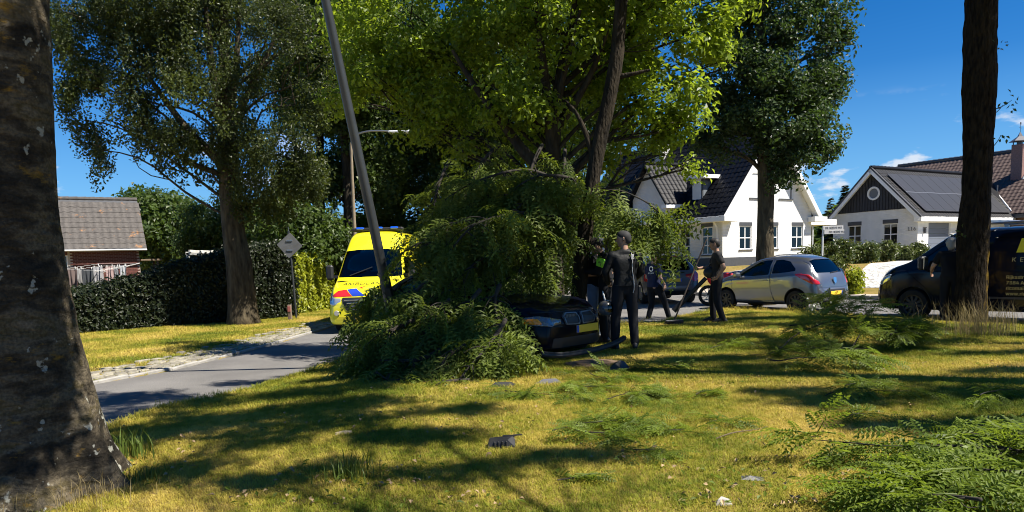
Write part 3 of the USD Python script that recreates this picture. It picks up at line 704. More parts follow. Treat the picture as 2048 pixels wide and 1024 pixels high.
# ---------------------------------------------------------------- link between the two white houses
lk = thing('carport', 'flat white roofed carport with dark boards between the two white houses', 'carport', (10.8, 37.0, Z1), A31)
part(lk, 'flat_roof', box(3.4, 3.6, 0.32, (W + 1.75, 2.6, 2.32), bevel=0.01), white_paint)
for k in range(14): part(lk, 'cladding_board', box(0.21, 0.05, 2.16, (W + 0.35 + k * 0.225, 3.4, 1.08)), black_wood)
window(lk, (W + 1.95, 3.37, 0.9), ex, -ey, 0.85, 1.15, lintel=0, depth=-0.01, sillw=0)
part(lk, 'post', tube([(W + 1.5, 1.0, 0), (W + 1.5, 1.0, 2.16)], 0.04, 8), white_paint)

# ---------------------------------------------------------------- the small brick house on the left
A17 = 0.296
ZL = -0.25
CL = np.array([-19.35, 38.2])
h4 = thing('brick_house', 'small red brick house with grey pantile roof behind the dark hedge', 'house', (*CL, ZL), A31)
LL, DL = 9.5, 4.7
EL, PL = 3.32, 1.0
xw = [-4.3, 2.0, -3.2, 2.75]
brickm = islmat('red_brick', (0.20, 0.075, 0.06), 0.35, rough=0.85, scale=9.0)
mortar = pm('mortar', (0.45, 0.40, 0.36), 0.9)
part(h4, 'wall', _fix(wallm(rect(-LL, -0.3, 0, EL), [rect(*xw)], 0.25, (0, 0.02, 0), ex, -ey)), mortar)
part(h4, 'wall', _fix(wallm([(0.28, -0.3), (DL, -0.3), (DL, EL), (DL / 2, EL + PL * DL / 2 - 0.1), (0.28, EL)], [], 0.25, (0, 0, 0), ey, ex)), brickm)
part(h4, 'wall', _fix(wallm([(0.28, -0.3), (DL, -0.3), (DL, EL), (DL / 2, EL + PL * DL / 2 - 0.1), (0.28, EL)], [], 0.25, (-LL, 0, 0), ey, -ex)), brickm)
bricks = []
for row in range(44):
    z = -0.25 + row * 0.074
    for c in range(46):
        x = -LL + 0.0 + (c + (0.5 if row % 2 else 0)) * 0.2135
        if x + 0.2 > 0 or (x + 0.2 > xw[0] and x < xw[2] and z + 0.066 > xw[1] and z < xw[3] + 0.2) or z > EL - 0.1: continue
        bricks.append((x, z))
key = lambda b: (0 if (-6.3 < b[0] and b[1] > 1.55) else 1, -b[1])
bricks.sort(key=key)
bk = lambda b: box(0.203, 0.04, 0.064, (b[0] + 0.1, 0.012 + 0.003 * rng.normal(), b[1] + 0.032))
for b in bricks[:300]: part(h4, 'brick', bk(b), brickm)
part(h4, 'brick_field', cat_([bk(b) for b in bricks[300:]]), brickm, kind='stuff')
for k in range(18): part(h4, 'soldier_brick', box(0.055, 0.05, 0.19, (xw[0] + 0.03 + k * 0.0612, 0.01, xw[3] + 0.10)), brickm)
window(h4, (xw[0], 0, xw[1]), ex, -ey, xw[2] - xw[0], xw[3] - xw[1], cols=1, rows=1, lintel=0, blind=0.4, trim=concrete)
roof_grey = islmat('grey_tiles', (0.108, 0.098, 0.090), 0.28, rough=0.8, spots=(0.30, 0.15, 0.06), scale=7)
sp4 = math.hypot(1, PL)
u4, n4 = np.array([0, 1, PL]) / sp4, np.array([0, -PL, 1]) / sp4
u4b, n4b = np.array([0, -1, PL]) / sp4, np.array([0, PL, 1]) / sp4
o4, o4b = np.array([-LL - 0.2, -0.4, EL - 0.3]), np.array([-LL - 0.2, DL + 0.4, EL - 0.3])
s4 = (DL / 2 + 0.4) * sp4
part(h4, 'roof', slab(o4, ex, u4, n4, LL + 0.5, s4, 0.08), slate_trim)
part(h4, 'roof', slab(o4b, ex, u4b, n4b, LL + 0.5, s4 - 0.08, 0.08), slate_trim)
roof_tiles(h4, o4 + n4 * 0.004, ex, u4, n4, LL + 0.55, s4, 0.335, 0.395, roof_grey, singles=300, seed=21)
roof_tiles(h4, o4b + n4b * 0.004 + ex * (LL + 0.5), -ex, u4b, n4b, LL + 0.5, s4 - 0.1, 0.335, 0.395, roof_grey, seed=22)
for k in range(25): part(h4, 'ridge_tile', oriented(lathe([(0.0, 0), (0.11, 0), (0.13, 0.41), (0, 0.41)], 8), (-LL - 0.2 + k * 0.4, DL / 2, EL + PL * DL / 2 + 0.08), (0, 1, 0), (0, 0, 1), (1, 0, 0)), roof_grey)
part(h4, 'gutter', tube([(-LL - 0.2, -0.47, EL - 0.34), (0.35, -0.47, EL - 0.36)], 0.06, 8), pm('zinc', (0.35, 0.36, 0.37), 0.5, metal=0.6))
part(h4, 'lean_to', cat_([box(0.1, 0.1, 2.4, (0.9, 0.5, 1.2)), box(0.1, 0.1, 2.4, (0.9, 2.4, 1.2)), box(1.0, 2.2, 0.08, (0.6, 1.4, 2.45))]), pm('old_wood', (0.16, 0.12, 0.08), 0.85, var=0.3, scale=6))
# ================================================================ TREES, HEDGES, SHRUBS
def leaf_quads(pos, nrm, yaw, ln, wd, fold=0.25):
    """Folded rhombic leaves; pos is the leaf's base, nrm its upper side."""
    n = len(pos)
    nrm = nrm / np.linalg.norm(nrm, axis=1, keepdims=True)
    ref = np.where(np.abs(nrm[:, 2:3]) > 0.9, [[1.0, 0, 0]], [[0, 0, 1.0]])
    u = np.cross(ref, nrm); u /= np.linalg.norm(u, axis=1, keepdims=True)
    w = np.cross(nrm, u)
    a = np.cos(yaw)[:, None] * u + np.sin(yaw)[:, None] * w
    b = np.cross(nrm, a)
    ln, wd = np.broadcast_to(ln, n)[:, None], np.broadcast_to(wd, n)[:, None]
    v = np.stack([pos, pos + a * ln * 0.45 + b * wd / 2 + nrm * wd * fold, pos + a * ln - nrm * ln * 0.12, pos + a * ln * 0.45 - b * wd / 2 + nrm * wd * fold], 1).reshape(-1, 3)
    i = np.arange(n)[:, None] * 4
    return trimesh.Trimesh(v, np.concatenate([i + [[0, 1, 2]], i + [[0, 2, 3]]]), process=False)
def cluster(n, radius, ln, wd, seed, flat=0.7):
    r = np.random.default_rng(seed)
    d = r.normal(size=(n, 3)); d /= np.linalg.norm(d, axis=1, keepdims=True)
    pos = d * (r.random((n, 1)) ** 0.5) * radius * [1, 1, flat]
    nr = d * 0.7 + [0, 0, 0.7] + r.normal(size=(n, 3)) * 0.5
    return leaf_quads(pos, nr, r.random(n) * 6.28, ln * (0.7 + 0.6 * r.random(n)), wd * (0.7 + 0.6 * r.random(n)))
def hanging(n, length, spread, ln, wd, seed):
    """A drooping twig with leaves."""
    r = np.random.default_rng(seed)
    t = r.random(n)
    sway = r.normal(size=2) * 0.15
    pos = np.stack([sway[0] * t * length + r.normal(size=n) * spread * (0.4 + 0.6 * (1 - t)), sway[1] * t * length + r.normal(size=n) * spread * (0.4 + 0.6 * (1 - t)), -t * length], 1)
    nr = r.normal(size=(n, 3)) * [1, 1, 0.5] + [0, 0, 0.4]
    return leaf_quads(pos, nr, r.random(n) * 6.28, ln * (0.7 + 0.6 * r.random(n)), wd)
def blob_points(blobs, per_m2, r, gap=0.45, gscale=1.1, inner=0.35):
    """Cluster centres through the outer part of ellipsoids (cx, cy, cz, rx, ry, rz), thinned by noise so that gaps stay."""
    out, dirs = [], []
    for k, (cx, cy, cz, rx, ry, rz) in enumerate(blobs):
        n = int(per_m2 * 4 * math.pi * ((rx * ry + rx * rz + ry * rz) / 3))
        d = r.normal(size=(n, 3)); d /= np.linalg.norm(d, axis=1, keepdims=True)
        rad = inner + (1 - inner) * r.random((n, 1)) ** 0.55
        p = np.array([cx, cy, cz]) + d * rad * [rx, ry, rz] * (0.82 + 0.36 * meshkit.noise(d * 2.3 + k * 7.1, 5)[:, None])
        keep = meshkit.noise(p * gscale, 11) > gap * r.uniform(0.55, 1.0, n)
        out.append(p[keep]); dirs.append(d[keep])
    return np.vstack(out), np.vstack(dirs)
def bark(name, c1, c2, scale=8, bump=0.03, stretch=(1, 1, 0.25), extra=None):
    if name in _mats: return _mats[name]
    return pm(name, c1, 0.92, var=0.3, color2=c2, scale=scale, bump=bump, bscale=scale * 2.5, wpos=True, stretch=stretch, spec=0.15, detail=6)
bark_dark = bark('bark_dark', (0.018, 0.015, 0.012), (0.050, 0.042, 0.032))
bark_lean = bark('bark_lean', (0.008, 0.007, 0.006), (0.034, 0.027, 0.018), scale=11, bump=0.05)
bark_grey = bark('bark_grey', (0.028, 0.023, 0.016), (0.085, 0.07, 0.044))
def limb(a, b, ra, rb, r, sag=0.15, n=9):
    a, b = np.asarray(a, float), np.asarray(b, float)
    L = np.linalg.norm(b - a)
    m1 = a + (b - a) * 0.35 + [0, 0, sag * L * 0.5] + r.normal(size=3) * L * 0.05
    m2 = a + (b - a) * 0.7 + [0, 0, sag * L * 0.4] + r.normal(size=3) * L * 0.05
    p = smooth_path([a, m1, m2, b], n)
    return tube(p, np.linspace(ra, rb, n), 6), p
def pxblob(u, v, y, ru, rv, depth=None):
    c = at(u, v, y)
    k = y / FPX
    return (*c, ru * k, (depth if depth else 0.5 * (ru + rv)) * k, rv * k)
def tree(name, label, base, trunk, radii, blobs, protos, per_m2, size, seed, barkm, group=None, cat='tree', gap=0.45, limbs=True, limb_r=0.07, aim='out', nside=12, bump=0.25, extra_limbs=(), inner=0.35, gscale=1.1):
    """trunk: points in world space; everything is stored relative to the base."""
    r = np.random.default_rng(seed)
    base = np.asarray(base, float)
    t = thing(name, label, cat, base, group=group)
    tp = smooth_path(np.c_[np.asarray(trunk, float), radii], 26)
    part(t, 'trunk', tube(tp[:, :3] - base, tp[:, 3], nside, bump=bump, seed=seed), barkm, smooth=True)
    ms = []
    for path, ra, rb in extra_limbs:
        p = smooth_path(path, 14)
        part(t, 'limb', tube(p - base, np.linspace(ra, rb, 14), 8, bump=0.2, seed=seed), barkm, smooth=True)
    if limbs:
        top = len(tp) // 3
        for b in blobs:
            c = np.array(b[:3])
            k = top + np.argmin(np.abs(tp[top:, 2] - (c[2] - 0.55 * np.hypot(*(c - tp[-1, :3])[:2]) - 0.3)))
            m, p = limb(tp[k, :3] - base, c - base, max(limb_r, 0.01) * 1.0, limb_r * 0.3, r)
            ms.append(m)
            for j in range(4):
                d = r.normal(size=3); d[2] = abs(d[2]) * 0.6; d /= np.linalg.norm(d)
                q = p[r.integers(4, 9)]
                ms.append(limb(q, c - base + d * np.array(b[3:]) * 0.85, limb_r * 0.4, limb_r * 0.1, r, n=6)[0])
    if ms: part(t, 'boughs', cat_(ms), barkm, smooth=True)
    pos, d = blob_points(blobs, per_m2, r, gap, gscale, inner)
    if aim == 'hang':
        q = quat_zyx(r.random(len(pos)) * 6.28, r.normal(size=len(pos)) * 0.15, r.normal(size=len(pos)) * 0.15)
    else:
        q = quat_frame(d * [0.6, 0.6, 0.4] + [0, 0, 0.8] + r.normal(size=d.shape) * 0.25, r.random(len(pos)) * 6.28)
    scatter(t, 'crown', protos, pos - base, q, size * r.uniform(0.7, 1.3, len(pos)), r.integers(0, len(protos), len(pos)))
    return t

lf_oak = leafmat('oak_leaf', (0.030, 0.062, 0.008), (0.20, 0.28, 0.020), (0.40, 0.52, 0.03), 0.44)
lf_dark = leafmat('dark_oak_leaf', (0.018, 0.038, 0.012), (0.060, 0.095, 0.030), (0.09, 0.16, 0.02), 0.30)
lf_beech = leafmat('beech_leaf', (0.012, 0.022, 0.007), (0.080, 0.105, 0.020), (0.14, 0.18, 0.015), 0.28, scale=0.5)
lf_mid = leafmat('mid_leaf', (0.022, 0.046, 0.010), (0.085, 0.125, 0.024), (0.13, 0.21, 0.02), 0.34, scale=0.5)
lf_yellow = leafmat('yellow_green_leaf', (0.08, 0.12, 0.008), (0.28, 0.30, 0.02), (0.42, 0.48, 0.02), 0.40)
lf_rhodo = leafmat('glossy_shrub_leaf', (0.03, 0.055, 0.010), (0.13, 0.15, 0.03), (0.12, 0.16, 0.02), 0.2, rough=0.35, spec=0.5)
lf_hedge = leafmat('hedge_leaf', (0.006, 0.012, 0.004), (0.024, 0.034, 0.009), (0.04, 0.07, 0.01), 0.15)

P_oak = [(cluster(84, 0.38, 0.11, 0.070, s), lf_oak) for s in (1, 2, 3)]
P_dark = [(cluster(84, 0.45, 0.125, 0.080, s), lf_dark) for s in (4, 5, 6)]
P_beech = [(hanging(105, 0.80, 0.17, 0.085, 0.055, s), lf_beech) for s in (7, 8, 9)]
P_mid = [(cluster(95, 0.7, 0.17, 0.115, s), lf_mid) for s in (10, 11, 12)]
P_far = [(cluster(110, 1.2, 0.30, 0.21, s), lf_mid) for s in (13, 14)]
P_yel = [(cluster(40, 0.35, 0.14, 0.09, s), lf_yellow) for s in (15, 16)]
P_rho = [(cluster(40, 0.36, 0.17, 0.075, s), lf_rhodo) for s in (17, 18)]
P_hed = [(cluster(36, 0.26, 0.10, 0.07, s), lf_hedge) for s in (19, 20)]

def zl(x, y): return float(Tl(x, y))
def gnd(p): return np.array([p[0], p[1], zl(p[0], p[1])])

SHRUBS = []
# ---- the big beech at the left edge: close, so its bark has lichen, moss and wrinkles
usdkit.material(stage, '/World/Looks/beech_bark', {
    'g': ('texture_coordinate', {}), 'mp': ('mapping', {'mapping_type': 'point', 'scale': (1.0, 1.0, 2.2)}),
    'n1': ('noise_texture', {'scale': 2.2, 'detail': 7.0, 'roughness': 0.62}), 'r1': ('rgb_ramp', {'ramp': [(0.36, (0.012, 0.010, 0.007)), (0.46, (0.036, 0.029, 0.019)), (0.54, (0.095, 0.078, 0.052)), (0.60, (0.06, 0.048, 0.022)), (0.68, (0.12, 0.10, 0.07))]}),
    'n2': ('noise_texture', {'scale': 55.0, 'detail': 3.0}), 'r2': ('rgb_ramp', {'ramp': [(0.35, (0.6,) * 3), (0.68, (1.35,) * 3)]}), 'mm': ('mix_color', {'blend_type': 'multiply', 'fac': 0.8, 'use_clamp': False}),
    'sz': ('separate_xyz', {}), 'hz': ('map_range', {'from_min': 0.2, 'from_max': 1.1, 'to_min': 0.20, 'to_max': 0.0, 'clamp': True}),
    'v': ('voronoi_texture', {'scale': 9.0, 'feature': 'f1', 'randomness': 1.0}), 'nv': ('noise_texture', {'scale': 3.0, 'detail': 4.0}), 'nvs': ('math', {'math_type': 'multiply_add', 'value2': -1.6, 'value3': 0.98}),
    'wv': ('noise_texture', {'scale': 16.0, 'detail': 4.0}), 'wm': ('mix_color', {'blend_type': 'linear_light', 'fac': 0.09, 'use_clamp': False}),
    'va': ('math', {'math_type': 'add'}), 'n9': ('noise_texture', {'scale': 40.0, 'detail': 3.0}), 'vv': ('math', {'math_type': 'multiply_add', 'value2': 0.25}),
    'lt': ('math', {'math_type': 'subtract'}), 'li': ('map_range', {'from_min': 0.0, 'from_max': 0.10, 'clamp': True, 'to_max': 0.62}), 'ml': ('mix_color', {'b': (0.40, 0.40, 0.34)}),
    'n3': ('noise_texture', {'scale': 2.6, 'detail': 6.0, 'roughness': 0.7}), 'r3': ('map_range', {'from_min': 0.60, 'from_max': 0.70, 'clamp': True, 'to_max': 0.75}), 'mo': ('mix_color', {'b': (0.26, 0.15, 0.015)}),
    'wr': ('noise_texture', {'scale': 7.0, 'detail': 5.0, 'distortion': 0.8}), 'mp2': ('mapping', {'mapping_type': 'point', 'scale': (0.7, 0.7, 1.7)}), 'bu': ('bump', {'distance': 0.035}), 'bu2': ('bump', {'distance': 0.008}),
    'p': ('principled_bsdf', {'roughness': 0.85, 'specular_ior_level': 0.2})},
    [('g.object', 'mp.vector'), ('mp.vector', 'n1.vector'), ('n1.fac', 'r1.fac'), ('g.object', 'n2.vector'), ('n2.fac', 'r2.fac'), ('r1.color', 'mm.a'), ('r2.color', 'mm.b'),
     ('g.object', 'sz.vector'), ('sz.z', 'hz.value'), ('g.object', 'wv.vector'), ('wv.color', 'wm.b'), ('g.object', 'wm.a'), ('wm.result', 'v.vector'), ('g.object', 'nv.vector'), ('g.object', 'n9.vector'), ('nv.fac', 'nvs.value1'), ('nvs.value', 'va.value1'), ('hz.result', 'va.value2'),
     ('n9.fac', 'vv.value1'), ('v.distance', 'vv.value3'), ('va.value', 'lt.value1'), ('vv.value', 'lt.value2'), ('lt.value', 'li.value'), ('li.result', 'ml.fac'), ('mm.result', 'ml.a'),
     ('mp.vector', 'n3.vector'), ('n3.fac', 'r3.value'), ('r3.result', 'mo.fac'), ('ml.result', 'mo.a'), ('mo.result', 'p.base_color'),
     ('g.object', 'mp2.vector'), ('mp2.vector', 'wr.vector'), ('wr.fac', 'bu.height'), ('n2.fac', 'bu2.height'), ('bu.normal', 'bu2.normal'), ('bu2.normal', 'p.normal')], surface='p.BSDF')
yb = 5.0
bp = [at(u, v, yb) for u, v in [(22, 1030), (20, 980), (16, 920), (12, 830), (8, 700), (2, 520), (-2, 300), (-3, 60), (-4, -200), (-4, -600)]]
br = np.array([250, 222, 194, 170, 138, 110, 93, 86, 84, 78]) * yb / FPX
rb_ = gnd(bp[2])
lb = thing('beech_tree', 'huge lichen spotted beech trunk filling the left edge of the lawn', 'tree', rb_)
path = smooth_path(np.c_[bp, br], 150)
nang = 120
tr = tube(path[:, :3] - rb_, path[:, 3], nang, caps=True)
v = np.array(tr.vertices); ctr = np.vstack([np.repeat(path[:, :3] - rb_, nang, 0), v[-2:]])
dv = v - ctr
ang = np.arctan2(dv[:, 1], dv[:, 0])
zz = v[:, 2]
but = sstep(0.9, -0.1, zz) * (0.20 * np.maximum(0, np.cos(5 * ang + 0.7)) ** 2 + 0.06 * np.cos(9 * ang))
f1 = meshkit.fbm(np.c_[v[:, 0] * 2.2, v[:, 1] * 2.2, v[:, 2] * 2.0], 4, 4) - 0.5
f2 = meshkit.fbm(np.c_[v[:, 0] * 4, v[:, 1] * 4, v[:, 2] * 16], 3, 9) - 0.5
tr.vertices = ctr + dv * (1 + 0.16 * f1 + 0.014 * f2 + but)[:, None]
part(lb, 'trunk', tr, '/World/Looks/beech_bark', smooth=True)
r_ = np.random.default_rng(41)
lblobs = [(-3.6, 4.5, 9.5, 3.6, 3.2, 2.0), (-0.6, 3.8, 6.6, 1.4, 0.9, 0.6), (-1.6, 4.4, 5.6, 0.9, 0.5, 0.5), (-5.5, 7.0, 9, 2.5, 2.0, 1.2), (-2.0, 6.2, 9.0, 1.8, 1.2, 0.7), (0.2, 4.6, 8.2, 1.2, 0.7, 0.6)]
ms = []
for b in lblobs:
    ms.append(limb(np.array([-3.5, 5.0, 6.4 + r_.random()]) - rb_, np.array(b[:3]) - rb_, 0.16, 0.04, r_)[0])
part(lb, 'limbs', cat_(ms), bark_grey, smooth=True)
pos, d = blob_points(lblobs, 2.6, r_, 0.5, 0.9)
scatter(lb, 'crown', [(cluster(40, 0.45, 0.12, 0.08, 51), lf_beech), (cluster(40, 0.45, 0.12, 0.08, 52), lf_beech)], pos - rb_, quat_frame(d * 0.5 + [0, 0, 0.8], r_.random(len(pos)) * 6.28), r_.uniform(0.7, 1.3, len(pos)), r_.integers(0, 2, len(pos)))

# ---- trees that stand outside the picture and dapple the lawn: each clump of leaves is where the sun's ray to a shaded patch passes
def shade_blobs(patches, seed, k_=1.25):
    r = np.random.default_rng(seed); out = []
    for (u, v, a, b) in patches:
        h = r.uniform(7.2, 9.2)
        c = Gb(u, v) + SUN * (h / SUN[2])
        out.append((c[0], c[1], c[2], a * k_, b * k_ * 1.25, 0.22 + 0.25 * b))
    return out
PL = [(300, 885, .8, .35), (420, 860, .8, .35), (540, 848, .8, .35), (650, 868, .6, .25), (470, 905, .6, .25), (610, 800, .8, .4), (730, 785, .8, .35), (690, 830, .5, .3), (815, 905, .55, .2), (640, 975, .45, .2), (290, 970, .5, .3), (900, 845, .4, .2),
      (1090, 945, .40, .14), (980, 965, .3, .12), (400, 960, .4, .15), (760, 905, .4, .16), (1240, 985, .25, .1), (840, 990, .25, .12), (360, 820, .8, .5), (240, 800, 1.0, .6), (520, 765, .7, .2), (560, 1005, .4, .15)]
PR = [(1330, 700, .9, .4), (1430, 690, .9, .4), (1540, 705, 1.0, .5), (1640, 720, 1.0, .45), (1740, 715, 1.0, .5), (1830, 700, .7, .35), (1400, 662, .9, .4), (1560, 668, 1.0, .4), (1760, 668, 1.0, .4), (1880, 678, .6, .3), (1640, 828, .6, .2), (1720, 835, .45, .2), (1560, 815, .4, .2),
      (1690, 886, .32, .14), (1850, 884, .5, .16), (1950, 886, .5, .18), (1900, 812, .5, .3), (1990, 820, .7, .3), (2010, 730, .8, .25), (1980, 770, .5, .2), (1460, 740, .7, .25), (1340, 745, .6, .2), (2030, 690, .6, .2), (1250, 720, .7, .3), (1500, 760, .5, .2)]
def shade_over(points, seed, a=0.68, b=0.45, h0=6.0, h1=8.0):
    r = np.random.default_rng(seed); out = []
    for p in points:
        c = np.asarray(p) + SUN * (r.uniform(h0, h1) / SUN[2])
        out.append((c[0], c[1], c[2], a, b, 0.45))
    return out
PW = [at(u, v, 10.6) for u, v in [(760, 560), (820, 620), (880, 585), (950, 560), (1000, 620), (1060, 560), (1120, 600), (800, 690), (1080, 690), (1150, 640), (1040, 490), (960, 480), (1110, 490), (1190, 670), (1020, 730), (880, 510), (1150, 520), (740, 640), (860, 660), (1100, 740), (1230, 600), (1210, 540), (1240, 680)]] + [at(u, v, 11.6) for u, v in [(900, 400), (985, 385), (1070, 375), (1120, 425), (860, 465), (1000, 445), (930, 345)]]
for k, (nm, lab, bx_, by_, blobs) in enumerate([
    ('wayside_tree', 'tall tree right of the frame whose crown keeps the wreck in shade', 7.4, 6.6, shade_over(PW, 7) + shade_over([at(u, v, 9.6) for u, v in [(720, 690), (800, 740), (860, 715), (905, 690), (770, 700), (940, 640)]], 17, 0.5, 0.28)),
    ('lawn_tree', 'tall tree right of the frame whose crown dapples the far lawn', 13.0, 8.2, shade_blobs(PR, 5)),
    ('street_tree', 'tall tree behind the viewer whose crown dapples the near lawn', 4.4, -1.5, shade_blobs(PL, 6) + shade_over([at(u, v, 4.6) for u, v in [(20, 60), (60, 160), (20, 250), (70, 330), (30, 420), (80, 500), (40, 580), (0, 700), (30, 780)]], 8, 0.42, 0.32, 4.2, 5.5)),
    ('street_tree', 'tall tree outside the frame whose crown shades the upper roadside trunk', 16.0, 13.4, shade_over([at(1962, v, 14.4) for v in (10, 110, 210, 300, 390)], 9, 0.9, 0.6, 5.5, 6.5))]):
    g0 = gnd((bx_, by_))
    tree(nm, lab, g0, [g0 - [0, 0, 0.2], g0 + [0, 0, 3], g0 + [-0.1, 0.1, 6], g0 + [0, 0, 9.5]], [0.3, 0.24, 0.2, 0.08], blobs, P_oak, 9.0, 0.66, 60 + k, bark_dark, gap=0.34, limb_r=0.025, inner=0.1)

# ---- right foreground trunk
yr = 14.6
rp = [at(u, v, yr) for u, v in [(1936, 675), (1938, 652), (1941, 600), (1945, 500), (1951, 400), (1956, 300), (1958, 200), (1960, 100), (1963, 0), (1968, -120), (1972, -300)]]
rr = 0.93 * np.array([46, 37, 32, 30, 28.5, 28, 29.5, 31, 29.5, 28, 20]) * yr / FPX
g0 = gnd(rp[0])
ridged = pm('ridged_bark', (0.020, 0.017, 0.014), 0.95, var=0.35, color2=(0.085, 0.068, 0.042), scale=16, bump=0.09, bscale=26, wpos=True, stretch=(1, 1, 0.28), spec=0.1, detail=6)
usdkit.material(stage, '/World/Looks/lichen_bark', {
    'g': ('geometry', {}), 'mp': ('mapping', {'mapping_type': 'point', 'scale': (1, 1, 0.3)}), 'n': ('noise_texture', {'scale': 17.0, 'detail': 6.0}), 'r': ('rgb_ramp', {'ramp': [(0.3, (0.005, 0.0045, 0.004)), (0.7, (0.034, 0.026, 0.017))]}),
    'sz': ('separate_xyz', {}), 'h': ('map_range', {'from_min': 2.6, 'from_max': 0.5, 'to_min': 0.0, 'to_max': 0.24, 'clamp': True}), 'n2': ('noise_texture', {'scale': 5.0, 'detail': 6.0, 'roughness': 0.7}),
    'ad': ('math', {'math_type': 'add'}), 'k': ('map_range', {'from_min': 0.62, 'from_max': 0.80, 'clamp': True, 'to_max': 0.85}), 'm': ('mix_color', {'b': (0.30, 0.19, 0.015)}),
    'nx': ('separate_xyz', {}), 'nf': ('map_range', {'from_min': 0.35, 'from_max': 0.85, 'clamp': True}), 'nm': ('math', {'math_type': 'multiply'}),
    'bn': ('noise_texture', {'scale': 24.0, 'detail': 4.0}), 'bu': ('bump', {'distance': 0.10}), 'p': ('principled_bsdf', {'roughness': 0.95, 'specular_ior_level': 0.1})},
    [('g.position', 'mp.vector'), ('mp.vector', 'n.vector'), ('n.fac', 'r.fac'), ('g.normal', 'nx.vector'), ('nx.x', 'nf.value'), ('nf.result', 'nm.value1'), ('k.result', 'nm.value2'), ('g.position', 'sz.vector'), ('sz.z', 'h.value'), ('g.position', 'n2.vector'), ('n2.fac', 'ad.value1'), ('h.result', 'ad.value2'), ('ad.value', 'k.value'),
     ('nm.value', 'm.fac'), ('r.color', 'm.a'), ('m.result', 'p.base_color'), ('mp.vector', 'bn.vector'), ('bn.fac', 'bu.height'), ('bu.normal', 'p.normal')], surface='p.BSDF')
rt = thing('roadside_tree', 'tall dark straight trunk with yellow lichen at its foot before the black van', 'tree', g0)
path = smooth_path(np.c_[rp, rr], 120)
tr = tube(path[:, :3] - g0, path[:, 3], 56)
v = np.array(tr.vertices); ctr = np.vstack([np.repeat(path[:, :3] - g0, 56, 0), v[-2:]]); dv = v - ctr
f1 = meshkit.fbm(np.c_[v[:, :2] * 1.6, v[:, 2] * 1.1], 3, 14) - 0.5
f2 = meshkit.fbm(np.c_[v[:, :2] * 14, v[:, 2] * 3.5], 3, 15) - 0.5
tr.vertices = ctr + dv * (1 + 0.30 * f1 + 0.16 * f2)[:, None]
part(rt, 'trunk', tr, '/World/Looks/lichen_bark', smooth=True)
r_ = np.random.default_rng(43)
tb = [(9.6, 15.2, 10.5, 2.4, 2.2, 1.2), (11.5, 14.6, 10.2, 1.8, 1.6, 0.9), (9.0, 13.6, 10.8, 1.4, 1.1, 0.6)]
part(rt, 'limbs', cat_([limb(np.array(rp[-1]) - [0, 0, 0.6] - g0, np.array(b[:3]) - g0, 0.12, 0.04, r_)[0] for b in tb]), bark_dark, smooth=True)
pos, d = blob_points(tb, 1.8, r_, 0.5)
scatter(rt, 'crown', P_oak, pos - g0, quat_frame(d + [0, 0, 1.0], r_.random(len(pos)) * 6.28), r_.uniform(0.7, 1.2, len(pos)), r_.integers(0, 3, len(pos)))
tw, tl_ = [], []
for (u, v, du, dvv) in [(1984, 235, 22, -25), (1984, 222, 40, -22), (1988, 300, 14, -30), (1984, 110, 10, -15), (1922, 470, -6, 4)]:
    a, b = at(u - 10, v, yr), at(u + du, v + dvv, yr - 0.2)
    tw.append(tube(smooth_path([a - g0, (a + b) / 2 - g0 + [0, 0, -0.04], b - g0], 6), np.linspace(0.012, 0.004, 6), 5))
    for j in range(7): tl_.append(b - g0 + r_.normal(size=3) * 0.07)
part(rt, 'twigs', cat_(tw), bark_dark)
tl_ = np.array(tl_)
part(rt, 'twig_leaves', leaf_quads(tl_, r_.normal(size=tl_.shape), r_.random(len(tl_)) * 6.28, 0.10, 0.05), lf_dark)

# ---- the oak at the centre and the leaning trunk
yo = 13.6
B = lambda *a: pxblob(*a)
ob_ = [B(1000, 60, 13.6, 140, 100), B(890, 150, 14, 120, 85), B(800, 60, 14.2, 110, 100), B(1120, 40, 13.2, 150, 110), B(1050, 200, 13, 110, 70), B(1185, 165, 14.2, 100, 80), B(1310, 60, 13.6, 130, 100),
       B(1420, 60, 14, 85, 80), B(1330, 180, 13.6, 85, 70), B(1290, 265, 14, 75, 45), B(1440, 140, 14, 50, 45), B(930, 270, 14, 95, 50), B(740, 150, 14.4, 60, 70), B(690, 40, 15, 60, 60), B(680, 200, 15.5, 40, 40), B(1400, 330, 14, 30, 18), B(1240, -70, 13.6, 250, 90), B(950, -80, 13.6, 250, 90),
       B(1130, 290, 14.5, 80, 45), B(1250, 110, 13, 80, 70), B(1200, 330, 14.5, 55, 40), B(1375, 250, 13.9, 50, 35), B(1460, -20, 13.6, 80, 70), B(1000, 340, 14.5, 60, 35), B(1330, 310, 14, 28, 14), B(850, 240, 14.4, 60, 45)]
g0 = gnd(at(1112, 690, yo))
trunk_o = [g0 - [0, 0, 0.3], at(1108, 600, yo), at(1106, 480, yo), at(1104, 360, yo), at(1108, 270, yo), at(1122, 150, yo), at(1150, 20, yo), at(1165, -130, yo)]
ex_l = [([at(1105, 350, yo), at(1062, 318, 13.4), at(1000, 240, 13.2), at(955, 180, 13.1), at(905, 100, 13)], 0.12, 0.03),
        ([at(1105, 340, yo), at(1098, 230, 13.3), at(1085, 120, 13.2), at(1070, 0, 13.2)], 0.12, 0.05),
        ([at(1110, 260, yo), at(1150, 205, 13.4), at(1185, 140, 13.2), at(1215, 60, 13)], 0.09, 0.03),
        ([at(1108, 270, yo), at(1120, 180, 13.2), at(1145, 90, 13.1), at(1160, 20, 13)], 0.08, 0.03),
        ([at(1108, 380, yo), at(1160, 330, 13.6), at(1220, 270, 13.7), at(1290, 210, 13.8)], 0.08, 0.02),
        ([at(1104, 420, yo), at(1050, 380, 13.6), at(985, 330, 13.6), at(920, 300, 13.8)], 0.07, 0.02)]
